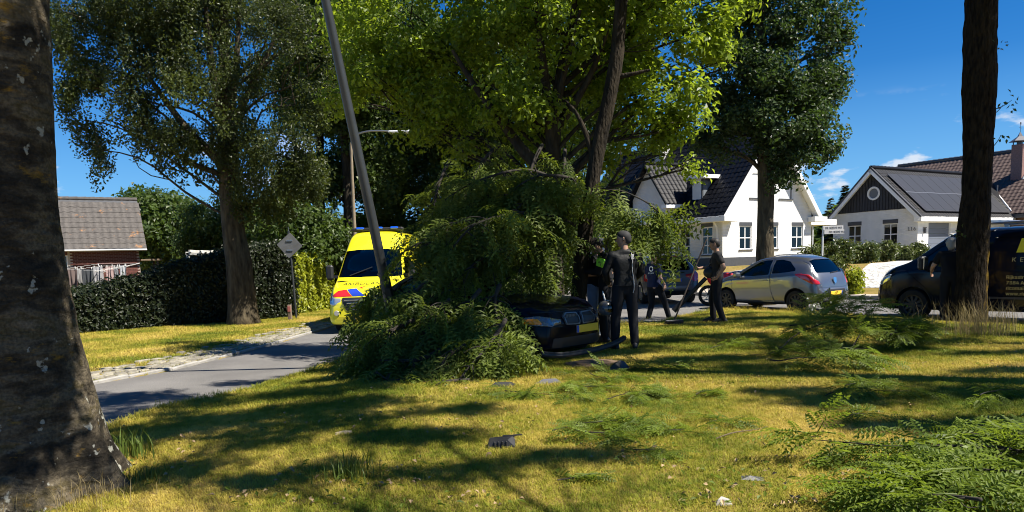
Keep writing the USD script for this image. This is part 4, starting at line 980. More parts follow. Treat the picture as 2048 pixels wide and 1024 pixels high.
tree('oak_tree', 'broad bright green oak with many spreading dark limbs behind the crashed car', g0, trunk_o, [0.24, 0.21, 0.19, 0.17, 0.13, 0.1, 0.07, 0.03], ob_, P_oak, 3.9, 0.95, 71, bark_dark, gap=0.53, limb_r=0.045, extra_limbs=ex_l, inner=0.25, gscale=1.6)
yl = 12.3
g0 = gnd(at(1152, 720, yl))
lp = [g0 - [0, 0, 0.3], at(1154, 640, yl), at(1162, 540, yl), at(1175, 430, yl), at(1189, 340, yl), at(1202, 270, yl), at(1222, 180, yl), at(1236, 90, yl), at(1243, 0, yl), at(1250, -120, yl), at(1262, -350, yl)]
lr = 0.82 * np.array([25, 21, 19.5, 19, 18.5, 18, 17.5, 16.5, 15.5, 15, 8]) * yl / FPX
tree('leaning_tree', 'slender dark trunk leaning right that the car has struck', g0, lp, lr, [B(1270, -160, 12.3, 180, 90), B(1150, -230, 12.3, 160, 90), B(1400, -190, 12.6, 120, 90)], P_oak, 1.6, 0.95, 72, bark_lean, gap=0.5,
     extra_limbs=[([at(1232, 155, yl), at(1265, 148, yl - 0.1), at(1300, 140, yl - 0.2)], 0.05, 0.02), ([at(1190, 330, yl), at(1160, 240, yl), at(1130, 200, yl + 0.2)], 0.06, 0.02)], nside=16, bump=0.4)

# ---- the dark oak across the street
yd = 22.6
g0 = gnd(at(1531, 600, yd))
db = [B(1530, 60, 22.6, 95, 100), B(1475, 150, 22.6, 80, 80), B(1600, 140, 22.6, 80, 90), B(1545, 235, 22.2, 105, 70), B(1462, 255, 22.8, 70, 45), B(1625, 220, 22.8, 55, 60), B(1500, 315, 22.6, 75, 32), B(1590, 300, 22.4, 70, 36),
      B(1560, -60, 22.6, 110, 100), B(1668, 150, 22.6, 38, 40), B(1640, 50, 22.6, 55, 70), B(1420, 285, 22.8, 35, 20), B(1690, 70, 22.8, 18, 25), B(1530, 150, 21.8, 60, 60), B(1560, 350, 22.2, 40, 18), B(1640, 290, 22.6, 40, 22), B(1395, 270, 23, 22, 16)]
tree('street_oak', 'dense dark green oak standing behind the silver hatchback before the white house', g0, [g0 - [0, 0, 0.2], at(1530, 520, yd), at(1531, 440, yd), at(1532, 370, yd), at(1528, 300, yd), at(1522, 200, yd), at(1520, 60, yd), at(1525, -80, yd)],
     np.array([22, 17, 15.5, 16, 13, 10, 7, 3]) * yd / FPX, db, P_dark, 4.0, 0.95, 73, bark_grey, gap=0.52, limb_r=0.08, inner=0.3)

# ---- the drooping beech on the left verge
yB = 23.0
g0 = gnd(at(487, 641, yB))
bb = [B(430, 60, 23, 120, 110), B(300, 40, 22.5, 110, 90), B(190, 60, 22.5, 90, 80), B(150, 170, 22, 50, 70), B(240, 170, 22.3, 90, 70), B(350, 180, 22, 90, 80), B(470, 190, 22.5, 100, 90), B(560, 80, 22, 90, 90), B(590, 210, 22, 65, 80), B(620, 310, 22.5, 45, 70),
      B(540, 310, 22, 70, 70), B(430, 290, 22.5, 60, 50), B(350, 270, 22.3, 45, 40), B(170, 240, 22.2, 35, 45), B(200, 300, 22, 20, 35), B(400, 335, 22.5, 35, 30), B(480, 350, 22.6, 45, 50), B(640, 130, 22, 40, 80), B(370, -70, 23, 260, 90), B(120, 20, 22.5, 45, 60), B(290, 255, 22.3, 40, 35), B(600, 20, 22, 70, 60), B(560, 390, 23, 40, 40)]
bl = [([at(455, 330, yB), at(400, 285, 22.6), at(330, 200, 22.4), at(270, 110, 22.4)], 0.16, 0.04), ([at(455, 280, yB), at(500, 180, 22.6), at(560, 60, 22.4)], 0.14, 0.04),
      ([at(452, 260, yB), at(425, 140, 22.7), at(410, 0, 22.7)], 0.16, 0.06), ([at(456, 300, yB), at(470, 150, 22.8), at(480, -20, 22.8)], 0.14, 0.05), ([at(456, 350, yB), at(390, 330, 22.5), at(330, 290, 22.4), at(250, 200, 22.3)], 0.10, 0.03)]
tree('drooping_beech', 'tall beech with drooping dark foliage and sun flecked trunk on the lane verge', g0, [g0 - [0, 0, 0.2], at(484, 600, yB), at(476, 520, yB), at(465, 440, yB), at(457, 340, yB), at(453, 250, yB), at(450, 120, yB), at(446, -60, yB)],
     np.array([38, 27, 24, 21.5, 20, 17, 12, 6]) * yB / FPX, bb, P_beech, 4.9, 1.0, 74, bark_grey, gap=0.64, aim='hang', limb_r=0.05, extra_limbs=bl, inner=0.2, gscale=0.9)

# ---- trees behind the ambulance and the hedge
bgt = [('tall leafy tree with forked dark trunk behind the leaning lamp post', 31, (700, 560), [(698, 400), (690, 300), (680, 180)], [(700, 130, 95, 90), (640, 230, 60, 70), (730, 250, 70, 80), (690, 40, 110, 80), (620, 370, 55, 50), (760, 360, 50, 60), (650, -30, 100, 60), (700, 200, 60, 50)], P_mid, 2.6, lf_mid),
       ('dense tree rising behind the ambulance roof', 35, (800, 560), [(800, 420), (805, 300), (810, 200)], [(800, 170, 90, 90), (850, 300, 80, 70), (770, 330, 70, 80), (820, 430, 90, 60), (880, 200, 70, 80), (740, 470, 60, 40), (860, 480, 70, 50), (820, 60, 80, 60)], P_mid, 2.4, lf_mid),
       ('dense tree in the middle of the dark row behind the crashed car', 34, (950, 560), [(950, 450), (945, 330), (950, 240)], [(950, 380, 90, 80), (1020, 420, 70, 70), (930, 490, 80, 50), (1000, 300, 70, 70), (900, 400, 60, 60), (1040, 500, 60, 40), (930, 250, 60, 60)], P_mid, 2.4, lf_mid),
       ('tall dark tree filling the gaps behind the big oak crown', 30, (1090, 570), [(1085, 420), (1080, 250), (1075, 100)], [(1000, 110, 90, 90), (1110, 60, 100, 90), (1190, 200, 80, 90), (1060, 230, 90, 80), (1130, 330, 80, 60), (960, 230, 60, 70), (1220, 90, 70, 80), (1150, 430, 70, 60), (1040, -40, 120, 80)], P_mid, 2.0, lf_mid),
       ('tall tree between the drooping beech and the lamp post above the sunlit hedge', 34, (640, 570), [(640, 430), (640, 280), (642, 160)], [(650, 120, 80, 90), (600, 240, 55, 70), (665, 320, 55, 60), (575, 130, 50, 60), (690, 230, 50, 60), (620, 20, 80, 70), (610, 350, 50, 40)], P_mid, 2.2, lf_mid),
       ('light green bushy tree between the drooping beech and the forked trunk', 30, (580, 570), [(580, 500), (582, 440)], [(570, 440, 60, 50), (620, 450, 50, 40), (530, 470, 50, 40), (600, 500, 70, 35), (660, 490, 50, 40), (560, 520, 50, 25)], P_mid, 2.6, lf_mid),
       ('dark bushy tree left of the drooping beech trunk above the hedge', 40, (420, 570), [(420, 500), (420, 440)], [(420, 440, 55, 45), (400, 490, 45, 35), (450, 480, 45, 40), (520, 460, 40, 60), (500, 520, 50, 30)], P_mid, 2.2, lf_mid),
       ('round dark green tree behind the small brick house', 58, (320, 570), [(320, 500), (320, 440)], [(320, 440, 55, 60), (290, 420, 40, 42), (355, 450, 38, 45), (320, 495, 70, 30), (280, 470, 40, 40), (375, 500, 40, 30)], P_far, 1.3, lf_mid)]
for k, (lab, y, base_px, tr_px, blobs, pr, dens, _m_) in enumerate(bgt):
    p0 = at(*base_px, y); g0 = gnd(p0)
    tree('background_tree', lab, g0, [g0 - [0, 0, 0.2]] + [at(u, v, y) for u, v in tr_px], np.linspace(0.30, 0.10, len(tr_px) + 1), [pxblob(u, v, y + (i % 3 - 1) * 0.8, a, b) for i, (u, v, a, b) in enumerate(blobs)], pr, dens, 1.0 if pr is P_mid else 1.0, 90 + k, bark_dark, gap=0.40, limb_r=0.08, gscale=0.7, group='trees behind the lane', inner=0.3)
tree('slender_tree', 'loose small leaved tree with thin dark branches beside the white house', gnd(at(1215, 590, 26)), [gnd(at(1215, 590, 26)), at(1216, 480, 26), at(1225, 400, 26), at(1240, 340, 26)], [0.12, 0.10, 0.07, 0.03],
     [B(1250, 330, 26, 40, 35), B(1215, 380, 26, 40, 30), B(1280, 290, 26, 30, 25), B(1190, 310, 26, 40, 40), B(1240, 250, 26, 40, 40), B(1290, 350, 26, 25, 20), B(1180, 420, 26, 35, 30)], P_dark, 2.2, 0.8, 97, bark_dark, gap=0.62, limb_r=0.05,
     extra_limbs=[([at(1220, 430, 26), at(1245, 360, 26), at(1275, 310, 26)], 0.06, 0.02), ([at(1218, 440, 26), at(1200, 370, 26), at(1190, 300, 26)], 0.06, 0.02)])
for k, (u, v) in enumerate([(1236, 480), (1282, 478)]):
    p = at(u, 560, 31.0); g0 = gnd(p)
    tree('pollard_tree', ('clipped bright green garden tree, the wider of two before the white house wall', 'clipped bright green garden tree beside the dark front door of the white house')[k], g0, [g0, at(u, 520, 31.0), at(u, 490, 31)], [0.06, 0.05, 0.04],
         [pxblob(u, v, 31, 34 if k == 0 else 18, 20), pxblob(u - 12, v + 8, 31, 20, 14), pxblob(u + 12, v - 4, 31, 14, 14)], P_yel, 9, 0.9, 110 + k, bark_dark, gap=0.3, limb_r=0.03)

for k, (u, vb, y, w, h) in enumerate([(660, 610, 33, 130, 150), (770, 610, 34, 140, 170), (880, 610, 32, 150, 170), (985, 605, 31, 150, 160), (1075, 595, 30, 120, 150), (1130, 590, 34, 100, 170), (540, 600, 36, 130, 130)]):
    SHRUBS.append((u, vb, y, w, h, k))
# ---- far woods that close the horizon
def conifer(seed):
    r = np.random.default_rng(seed)
    n = 260
    h = r.random(n) ** 0.8
    a = r.random(n) * 6.28
    rad = (1 - h) * 0.22 * (0.5 + 0.7 * r.random(n)) + 0.012
    pos = np.stack([np.cos(a) * rad * 0.4, np.sin(a) * rad * 0.4, 0.08 + h * 0.92], 1)
    nr = np.stack([np.cos(a) * 0.6, np.sin(a) * 0.6, np.full(n, 0.8)], 1)
    out = np.stack([np.cos(a), np.sin(a), np.full(n, -0.25)], 1)
    side = np.cross(out, nr); side /= np.linalg.norm(side, axis=1, keepdims=True)
    L, w = (rad * 1.0 + 0.02)[:, None], (0.03 + rad * 0.35)[:, None]
    v = np.stack([pos, pos + out * L * 0.6 + side * w, pos + out * L * 1.4, pos + out * L * 0.6 - side * w], 1).reshape(-1, 3)
    i = np.arange(n)[:, None] * 4
    return trimesh.Trimesh(v, np.concatenate([i + [[0, 1, 2]], i + [[0, 2, 3]]]), process=False)
lf_con = leafmat('conifer_needles', (0.018, 0.030, 0.012), (0.045, 0.060, 0.022), (0.04, 0.05, 0.01), 0.15, scale=0.05)
r_ = np.random.default_rng(77)
n = 620
xx = r_.uniform(-190, 230, n); yy = r_.uniform(125, 175, n) + np.abs(xx) * 0.15
hh = r_.uniform(9, 14.5, n)
scatter('/World', 'distant_forest', [(conifer(s), lf_con) for s in (1, 2)] + [(cluster(180, 0.42, 0.17, 0.12, 31, flat=1.1), lf_mid)], np.stack([xx, yy, Tl(xx, yy) - 0.3 + np.where(np.arange(n) % 3 == 2, hh * 0.4, 0)], 1), quat_zyx(r_.random(n) * 6.28, np.zeros(n), np.zeros(n)), hh, np.arange(n) % 3,
        kind='stuff', label='distant forest of conifers and broadleaved trees along the horizon', cat='forest')
lo = 1.0

# ---- hedges and shrubs
def hedge(name, label, front, heights, thick, protos, dens, seed, size=1.0, core=pm('hedge_twigs', (0.012, 0.014, 0.008), 0.95)):
    r = np.random.default_rng(seed)
    F = np.array(front, float)[:, :2]
    g0 = gnd(F[0])
    t = thing(name, label, 'hedge', g0)
    d = np.diff(F, axis=0); seg = np.linalg.norm(d, axis=1); cum = np.r_[0, np.cumsum(seg)]
    def along(s):
        k = np.clip(np.searchsorted(cum, s, 'right') - 1, 0, len(seg) - 1)
        e = d[k] / seg[k][:, None]
        p = F[k] + e * (s - cum[k])[:, None]
        nb = np.stack([-e[:, 1], e[:, 0]], 1)
        nb = np.where((nb[:, 1:2] < 0), -nb, nb)
        return p, nb, np.interp(s, cum, heights)
    s = np.linspace(0, cum[-1], 24)
    p, nb, h = along(s)
    rows = []
    for k in range(24):
        z = zl(*p[k]) - 0.1
        q, w = p[k] + nb[k] * 0.18, p[k] + nb[k] * (thick - 0.18)
        rows.append([(*q, z), (*q, z + h[k] - 0.05), (*w, z + h[k] - 0.05), (*w, z)])
    v = np.array(rows).reshape(-1, 3) - g0
    f = []
    for k in range(23):
        for j in range(3): a = k * 4 + j; f += [(a, a + 4, a + 5), (a, a + 5, a + 1)]
    f += [(0, 1, 2), (0, 2, 3)] + [(92, 94, 93), (92, 95, 94)]
    part(t, 'twigs', (v, np.array(f)), core)
    pts, dirs = [], []
    n = int(cum[-1] * max(heights) * dens)
    s = r.random(n) * cum[-1]; p, nb, h = along(s)
    off = 0.12 * meshkit.noise(np.c_[s * 1.3, r.random(n) * 3, s * 0], 3) + 0.05 * r.normal(size=n)
    z = r.random(n)
    pts.append(np.c_[p + nb * off[:, None], Tl(p[:, 0], p[:, 1]) + z * h]); dirs.append(np.c_[-nb, np.full(n, 0.4)])
    m = int(cum[-1] * thick * dens)
    s = r.random(m) * cum[-1]; p, nb, h = along(s); q = p + nb * (r.random((m, 1)) * thick)
    pts.append(np.c_[q, Tl(q[:, 0], q[:, 1]) + h + 0.12 * meshkit.noise(np.c_[s * 1.7, s * 0, s * 0], 4) + 0.06 * r.normal(size=m) - 0.05]); dirs.append(np.c_[-nb * 0.3, np.ones(m)])
    for e_ in (0, cum[-1]):
        m = int(thick * max(heights) * dens)
        p, nb, h = along(np.full(m, e_)); q = p + nb * (r.random((m, 1)) * thick)
        ed = (d[0] / seg[0] * -1) if e_ == 0 else d[-1] / seg[-1]
        pts.append(np.c_[q + ed * 0.05, Tl(q[:, 0], q[:, 1]) + r.random(m) * h]); dirs.append(np.c_[np.tile(ed, (m, 1)), np.full(m, 0.4)])
    P, D = np.vstack(pts), np.vstack(dirs)
    scatter(t, 'leaves', protos, P - g0, quat_frame(D + r.normal(size=D.shape) * 0.35, r.random(len(P)) * 6.28), size * r.uniform(0.7, 1.3, len(P)), r.integers(0, len(protos), len(P)))
    return t
hp = [Gb(u, v, Tl)[:2] for u, v in [(60, 676), (150, 668), (300, 655), (470, 645), (590, 633)]]
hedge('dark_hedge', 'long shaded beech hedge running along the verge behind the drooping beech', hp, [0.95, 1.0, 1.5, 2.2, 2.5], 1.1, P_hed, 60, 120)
h2p = [at(586, 560, 27.2)[:2], at(656, 560, 29.4)[:2]]
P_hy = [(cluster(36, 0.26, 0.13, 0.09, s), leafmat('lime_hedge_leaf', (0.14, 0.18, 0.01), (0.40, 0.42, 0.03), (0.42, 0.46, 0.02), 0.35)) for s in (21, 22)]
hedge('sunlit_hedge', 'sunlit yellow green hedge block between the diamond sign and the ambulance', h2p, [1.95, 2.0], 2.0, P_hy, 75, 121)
def shrub(name, label, u, vb, y, w, h, protos, dens, seed, group=None, size=0.9, cat='shrub', gap=0.3):
    r = np.random.default_rng(seed)
    p = at(u, vb, y); g0 = gnd(p); k = y / FPX
    t = thing(name, label, cat, g0, group=group)
    W_, H_ = w * k / 2, h * k
    blobs = [(0, 0, H_ * 0.5, W_ * 0.85, W_ * 0.8, H_ * 0.5)] + [(r.uniform(-0.6, 0.6) * W_, r.uniform(-0.5, 0.3) * W_, H_ * r.uniform(0.35, 0.7), W_ * 0.45, W_ * 0.4, H_ * 0.35) for _ in range(4)]
    part(t, 'stems', cat_([tube(smooth_path([(r.normal() * 0.05, r.normal() * 0.05, 0), (r.normal() * W_ * 0.3, r.normal() * W_ * 0.3, H_ * 0.4), (r.normal() * W_ * 0.5, r.normal() * W_ * 0.5, H_ * 0.8)], 6), np.linspace(0.02, 0.006, 6), 5) for _ in range(7)]), bark_dark)
    pos, d = blob_points(blobs, dens, r, gap, 2.0, 0.2)
    pos[:, 2] = np.maximum(pos[:, 2], 0.05)
    scatter(t, 'leaves', protos, pos, quat_frame(d + [0, 0, 0.5] + r.normal(size=d.shape) * 0.3, r.random(len(pos)) * 6.28), size * r.uniform(0.7, 1.25, len(pos)), r.integers(0, len(protos), len(pos)))
    return t
shrub('yellow_shrub', 'bright yellow green shrub in the garden behind the dark hedge', 333, 560, 27.5, 78, 84, P_yel, 8, 130, size=1.0)
sh = [(1655, 578, 25.5, 50, 82, P_rho, 'tall glossy shrub by the kerb right behind the silver hatchback'), (1704, 585, 25.0, 44, 60, P_yel, 'low yellow green shrub at the corner of the gravel driveway'), (1622, 545, 31, 54, 50, P_rho, 'glossy shrub below the carport left of the street name sign'),
      (1680, 548, 31, 60, 55, P_rho, 'broad glossy shrub right of the street name sign post'), (1725, 540, 33.5, 62, 46, P_rho, 'rounded shrub below the left window of the bungalow'), (1768, 534, 36, 50, 38, P_rho, 'rounded shrub below the right window of the bungalow'),
      (1805, 531, 36.5, 46, 35, P_rho, 'dark rounded shrub left of the garage wall lamp'), (1838, 529, 36.5, 36, 38, P_rho, 'pale topped shrub at the corner of the garage wall'), (1496, 545, 28, 46, 42, P_rho, 'glossy shrub between the red car and the black car'),
      (1660, 520, 41, 60, 30, P_rho, 'dark low shrub at the foot of the bungalow gable')]
for k, (u, vb, y, w, h, pr, lab) in enumerate(sh):
    shrub('garden_shrub', lab, u, vb, y, w, h, pr, 9, 140 + k, group='shrubs before the bungalow', gap=0.25, size=0.85)

where_ = ['left of the ambulance behind the sunlit hedge', 'directly behind the ambulance', 'behind the ambulance on its right', 'in the middle of the dark row behind the wreck', 'behind the oak trunk', 'between the oak and the white house', 'behind the diamond sign']
for u, vb, y, w, h, k in SHRUBS:
    shrub('background_shrub', 'tall dark bush ' + where_[k], u, vb, y, w, h, P_mid, 3.2, 180 + k, group='dark bushes behind the lane', size=0.9, gap=0.2)
# ================================================================ VEHICLES
def chaikin(P, it=2):
    for _ in range(it):
        Q = np.roll(P, -1, axis=0)
        P = np.stack([0.75 * P + 0.25 * Q, 0.25 * P + 0.75 * Q], 1).reshape(-1, P.shape[1])
    return P
class Loft:
    """A vehicle body: x forward, y left, z up; the spec gives curves along x."""
    def __init__(s, spec, dent=None):
        s.spec = spec
        s.f = {k: PchipInterpolator(*np.array(sorted(v)).T) for k, v in spec.items() if k not in ('L',)}
        xs = np.array(sorted(spec['zt']))[:, 0]
        s.x0, s.x1 = xs[0], xs[-1]
        t = np.linspace(0, 1, 76)
        s.xs = s.x0 + (s.x1 - s.x0) * (0.5 - 0.5 * np.cos(np.pi * t)) ** 1.0
        s.xs = 0.55 * s.xs + 0.45 * (s.x0 + (s.x1 - s.x0) * t)
        s.dent = dent
    def ring(s, x, e):
        g = {k: float(f(np.clip(x, s.x0, s.x1))) for k, f in s.f.items()}
        z0, zs, zt, wb, ws, wt = (g[k] for k in ('z0', 'zs', 'zt', 'wb', 'ws', 'wt'))
        zs = min(zs, zt - 0.02)
        h = zt - zs
        c = g.get('crown', 0.03)
        half = [(ws - 0.14, z0), (ws - 0.01, z0 + 0.05), (max(wb, ws) + 0.004, z0 + 0.5 * (zs - z0)), (wb, zs - 0.06), (wb - 0.02, zs), (wb - 0.045, zs + 0.12 * h),
                (0.5 * (wb - 0.04 + wt) + 0.10 * h * 0.3, zs + 0.55 * h), (wt + 0.02, zt - 0.22 * h), (wt - 0.06, zt - 0.02 * min(1, h)), (wt * 0.5, zt + c * 0.8)]
        pts = [(0, z0)] + half + [(0, zt + c)] + [(-y, z) for y, z in half[::-1]]
        P = chaikin(np.array(pts), 2)
        if e:
            d = np.roll(P, -1, 0) - np.roll(P, 1, 0)
            n = np.stack([d[:, 1], -d[:, 0]], 1); n /= np.maximum(np.linalg.norm(n, axis=1, keepdims=True), 1e-9)
            P = P - n * e
        return P
    def solid(s, e=0.0):
        mid, hl = (s.x0 + s.x1) / 2, (s.x1 - s.x0) / 2
        V = []
        for x in s.xs:
            P = s.ring(x, e)
            xx = mid + (x - mid) * (1 - e / hl)
            V.append(np.c_[np.full(len(P), xx), P])
        n, m = len(V[0]), len(V)
        ends = []
        for k, (R, sg) in enumerate(((V[0], -1), (V[-1], 1))):    # rounded end caps
            c = R.mean(0)
            prev = []
            for sc, dx in ((0.93, 0.022), (0.6, 0.04)):
                Q = c + (R - c) * [1, sc, sc]; Q[:, 0] = R[:, 0] + sg * dx
                prev.append(Q)
            ends.append((prev, c + [sg * 0.045, 0, 0]))
        rings = ends[0][0][::-1] + V + ends[1][0]
        v = np.vstack(rings + [ends[0][1][None], ends[1][1][None]])
        if s.dent is not None: v = s.dent(v)
        m = len(rings)
        i = np.arange(m - 1)[:, None] * n; j = np.arange(n)[None]; j2 = (j + 1) % n
        f = np.stack([i + j, i + n + j, i + n + j2, i + j2], -1).reshape(-1, 4)
        f = np.vstack([f[:, [0, 1, 2]], f[:, [0, 2, 3]]])
        J = np.arange(n); a, b = m * n, m * n + 1
        f = np.vstack([f, np.stack([np.full(n, a), J, (J + 1) % n], 1), np.stack([np.full(n, b), (m - 1) * n + (J + 1) % n, (m - 1) * n + J], 1)])
        t = trimesh.Trimesh(v, f, process=False)
        if t.volume < 0: t.invert()
        return man(t)
def side_cut(poly, y0=-2, y1=2):
    m = prism(Polygon(poly).buffer(0) if not hasattr(poly, 'exterior') else poly, y1 - y0)
    return man(_fix(oriented(m, (0, y1, 0), (1, 0, 0), (0, 0, 1), (0, -1, 0))))
def front_cut(poly, x0, x1):
    m = prism(Polygon(poly).buffer(0) if not hasattr(poly, 'exterior') else poly, x1 - x0)
    return man(_fix(oriented(m, (x0, 0, 0), (0, 1, 0), (0, 0, 1), (1, 0, 0))))
def top_cut(poly, z0, z1):
    m = prism(Polygon(poly).buffer(0), z1 - z0); m.apply_translation([0, 0, z0]); return man(m)
def mirror_poly(p): return [(-a, b) for a, b in p][::-1]
def rounded(poly, r): return Polygon(poly).buffer(-r).buffer(r, 6)
tyre_m = pm('tyre_rubber', (0.012, 0.012, 0.012), 0.8, spec=0.3, bump=0.003, bscale=60)
rim_silver = pm('rim_silver', (0.30, 0.31, 0.32), 0.35, metal=0.8)
rim_dark = pm('rim_dark', (0.03, 0.03, 0.032), 0.4, metal=0.4)
black_plastic = pm('black_plastic', (0.014, 0.014, 0.015), 0.5, var=0.2, scale=6)
chrome = pm('chrome', (0.75, 0.76, 0.78), 0.12, metal=1.0)
car_glass = glass('car_glass', (0.35, 0.42, 0.40), 1.5)
dark_glass = glass('tinted_glass', (0.06, 0.07, 0.075), 1.55)
clear_glass = glass('clear_glass', (0.72, 0.78, 0.76), 1.5)
red_lens = pm('red_lens', (0.42, 0.012, 0.018), 0.12, coat=1.0, spec=0.6)
lamp_clear = pm('lamp_clear', (0.50, 0.52, 0.55), 0.08, metal=0.6, coat=1.0)
amber_lens = pm('amber_lens', (0.95, 0.30, 0.01), 0.12, coat=1.0)
plate_yellow = pm('plate_yellow', (0.78, 0.50, 0.03), 0.4)
plate_blue = pm('plate_blue', (0.02, 0.08, 0.45), 0.4)
seat_m = pm('seat_fabric', (0.03, 0.03, 0.034), 0.9)
def paint(name, c, metal=0.0, rough=0.35, coat=1.0, spec=0.5):
    return pm(name, c, rough, metal=metal, coat=coat, croug=0.04, var=0.05, scale=3, spec=spec)
def wheel(parent, x, y, r, w, spokes, rim_mat, side, rr=0.66, label=None):
    """Tyre, rim and hub of one wheel; side +1 = left."""
    prof = [(r * rr, -w / 2), (r * 0.93, -w / 2), (r * 0.985, -w * 0.40), (r, -w * 0.25), (r, w * 0.25), (r * 0.985, w * 0.40), (r * 0.93, w / 2), (r * rr, w / 2), (r * rr, -w / 2)]
    ty = lathe(prof, 36, 'y'); ty.apply_translation([x, y, r])
    wp = part(parent, 'wheel', _fix(ty), tyre_m, smooth=40, label=label)
    ring_ = lathe([(r * rr * 0.88, -w * 0.42), (r * rr * 1.01, -w * 0.46), (r * rr * 1.01, w * 0.46), (r * rr * 0.88, w * 0.42), (r * rr * 0.88, -w * 0.42)], 36, 'y')
    ms = [_fix(ring_)]
    for k in range(spokes):
        sp = box(0.055 * r / 0.3, 0.035, r * rr * 0.92, (0, side * w * 0.30, r * rr * 0.46), bevel=0.008)
        ms.append(rotm(sp, 2 * math.pi * k / spokes + 0.2, [0, 1, 0]))
    ms.append(rotm(lathe([(0, -0.03), (0.06, -0.03), (0.06, 0.03), (0, 0.03)], 16, 'y'), 0, [0, 1, 0]))
    ms[-1].apply_translation([0, side * w * 0.3, 0])
    rm = cat_(ms); rm.apply_translation([x, y, r])
    part(wp, 'rim', rm, rim_mat, smooth=40)
    dk = lathe([(0, -0.01), (r * rr * 0.9, -0.01), (r * rr * 0.9, 0.01), (0, 0.01)], 24, 'y'); dk.apply_translation([x, y + side * w * 0.1, r])
    part(wp, 'brake_disc', _fix(dk), rim_dark)
def vehicle(t, lo, paintm, wheels, windows=(), doors=(), trims=(), arch=None, inner=True, depth=0.30, body_label=None):
    """wheels: (x, half track, radius, width, spokes, rim material). windows/doors/trims: (name, cutter, material[, out, in])."""
    B0, Bi = lo.solid(0.0), lo.solid(0.035)
    shell = B0 - Bi
    g0, g1 = lo.solid(0.010), lo.solid(0.018)
    gl = g0 - g1
    liners = []
    for (x, hw, r, w, *_r) in wheels:
        for s in (-1, 1):
            c = Manifold.cylinder(depth + 0.3, r * 1.16, r * 1.16, 40, True).rotate([90, 0, 0]).translate([x, s * (hw - depth / 2 + 0.15 + w / 2), r + 0.02])
            shell = shell - c
            big = Manifold.cylinder(depth + 0.06, r * 1.15, r * 1.15, 32, True).rotate([90, 0, 0]).translate([x, s * (hw - depth / 2 + w / 2), r + 0.02])
            sm = Manifold.cylinder(depth + 0.06, r * 1.13, r * 1.13, 32, True).rotate([90, 0, 0]).translate([x, s * (hw - depth / 2 + w / 2 + 0.05), r + 0.02])
            liners.append(tm((big - sm) ^ B0))
    for name, cut, mat_, *lab in windows:
        m = gl ^ cut
        if m.is_empty(): continue
        shell = shell - cut
        part(t, name, tm(m), mat_, smooth=35, label=lab[0] if lab else None)
    for name, cut, gap, extra in doors:
        d = shell ^ cut
        shell = shell - gap
        if d.is_empty(): continue
        p = part(t, name, tm(d), paintm, smooth=35)
        for en, em, emat in extra: part(p, en, em, emat, smooth=35)
    lofts = {}
    for name, cut, mat_, out, inn in trims:
        for e in (-out, inn):
            if e not in lofts: lofts[e] = lo.solid(e)
        m = (lofts[-out] - lofts[inn]) ^ cut
        if not m.is_empty(): part(t, name, tm(m), mat_, smooth=35)
    part(t, 'body', tm(shell), paintm, smooth=35, label=body_label)
    for l in liners:
        if len(l.faces): part(t, 'wheel_arch', l, black_plastic)
    for (x, hw, r, w, sp, rm) in wheels:
        for s in (-1, 1): wheel(t, x, s * hw, r, w, sp, rm, s)
def door_pair(name, poly, handle=None, hm=None, y0=0.35):
    P = Polygon(poly); out = []
    for s in (-1, 1):
        a, b = (y0, 2) if s > 0 else (-2, -y0)
        ex_ = []
        if handle: ex_ = [('handle', box(0.17, 0.035, 0.03, (handle[0], s * handle[2], handle[1]), bevel=0.01), hm)]
        out.append((name, side_cut(P.buffer(-0.004), a, b), side_cut(P.buffer(0.002), a, b), ex_))
    return out
def win_pair(name, poly, mat_, y0=0.3, r=0.03):
    p = rounded(poly, r)
    return [(name, side_cut(p, y0, 2), mat_), (name, side_cut(p, -2, -y0), mat_)]
def trim_pair(name, poly, mat_, out=0.006, inn=0.02, y0=0.3):
    return [(name, side_cut(poly, y0, 2), mat_, out, inn), (name, side_cut(poly, -2, -y0), mat_, out, inn)]
def plate(parent, x, y, z, rz, w=0.52, h=0.11, tilt=0.0, nose=1):
    m = box(0.012, w, h, bevel=0.004)
    b = box(0.014, w * 0.085, h * 0.94, (0, -nose * (w / 2 - w * 0.045) * -1 if nose < 0 else -(w / 2 - w * 0.045), 0))
    out = []
    for q in (m, b):
        rotm(q, tilt, [0, 1, 0]); rotz(q, rz); q.apply_translation([x, y, z]); out.append(q)
    p = part(parent, 'number_plate', out[0], plate_yellow)
    part(p, 'blue_band', out[1], plate_blue)
def seats(parent, xs, y, z, mat_=seat_m):
    for x in xs:
        for s in (-1, 1):
            m = cat_([box(0.46, 0.46, 0.14, (x, s * y, z), bevel=0.05), rotm(box(0.13, 0.44, 0.55, (x - 0.24, s * y, z + 0.32), bevel=0.05), -0.22, [0, 1, 0], (x - 0.24, 0, z)), box(0.08, 0.24, 0.16, (x - 0.40, s * y, z + 0.70), bevel=0.03)])
            part(parent, 'seat', m, mat_)
def steering(parent, x, y, z, r=0.18):
    m = trimesh.creation.torus(r, 0.016, 24, 8)
    rotm(m, math.radians(65), [0, 1, 0]); m.apply_translation([x, y, z])
    part(parent, 'steering_wheel', cat_([m, rotm(box(0.03, 2 * r, 0.05, (0, 0, 0), bevel=0.01), math.radians(-25), [0, 1, 0]).apply_translation([x, y, z])]), black_plastic, smooth=40)
def dashboard(parent, x, z, w, h=0.3): part(parent, 'dashboard', box(0.35, w, h, (x, 0, z), bevel=0.08), black_plastic)
def put_by_wheel(contact, heading, wx, wy):
    h = np.array(heading, float); h /= np.linalg.norm(h)
    lft = np.array([-h[1], h[0]])
    o = np.array(contact[:2]) - h * wx - lft * wy
    return np.array([o[0], o[1], contact[2]]), math.atan2(h[1], h[0])

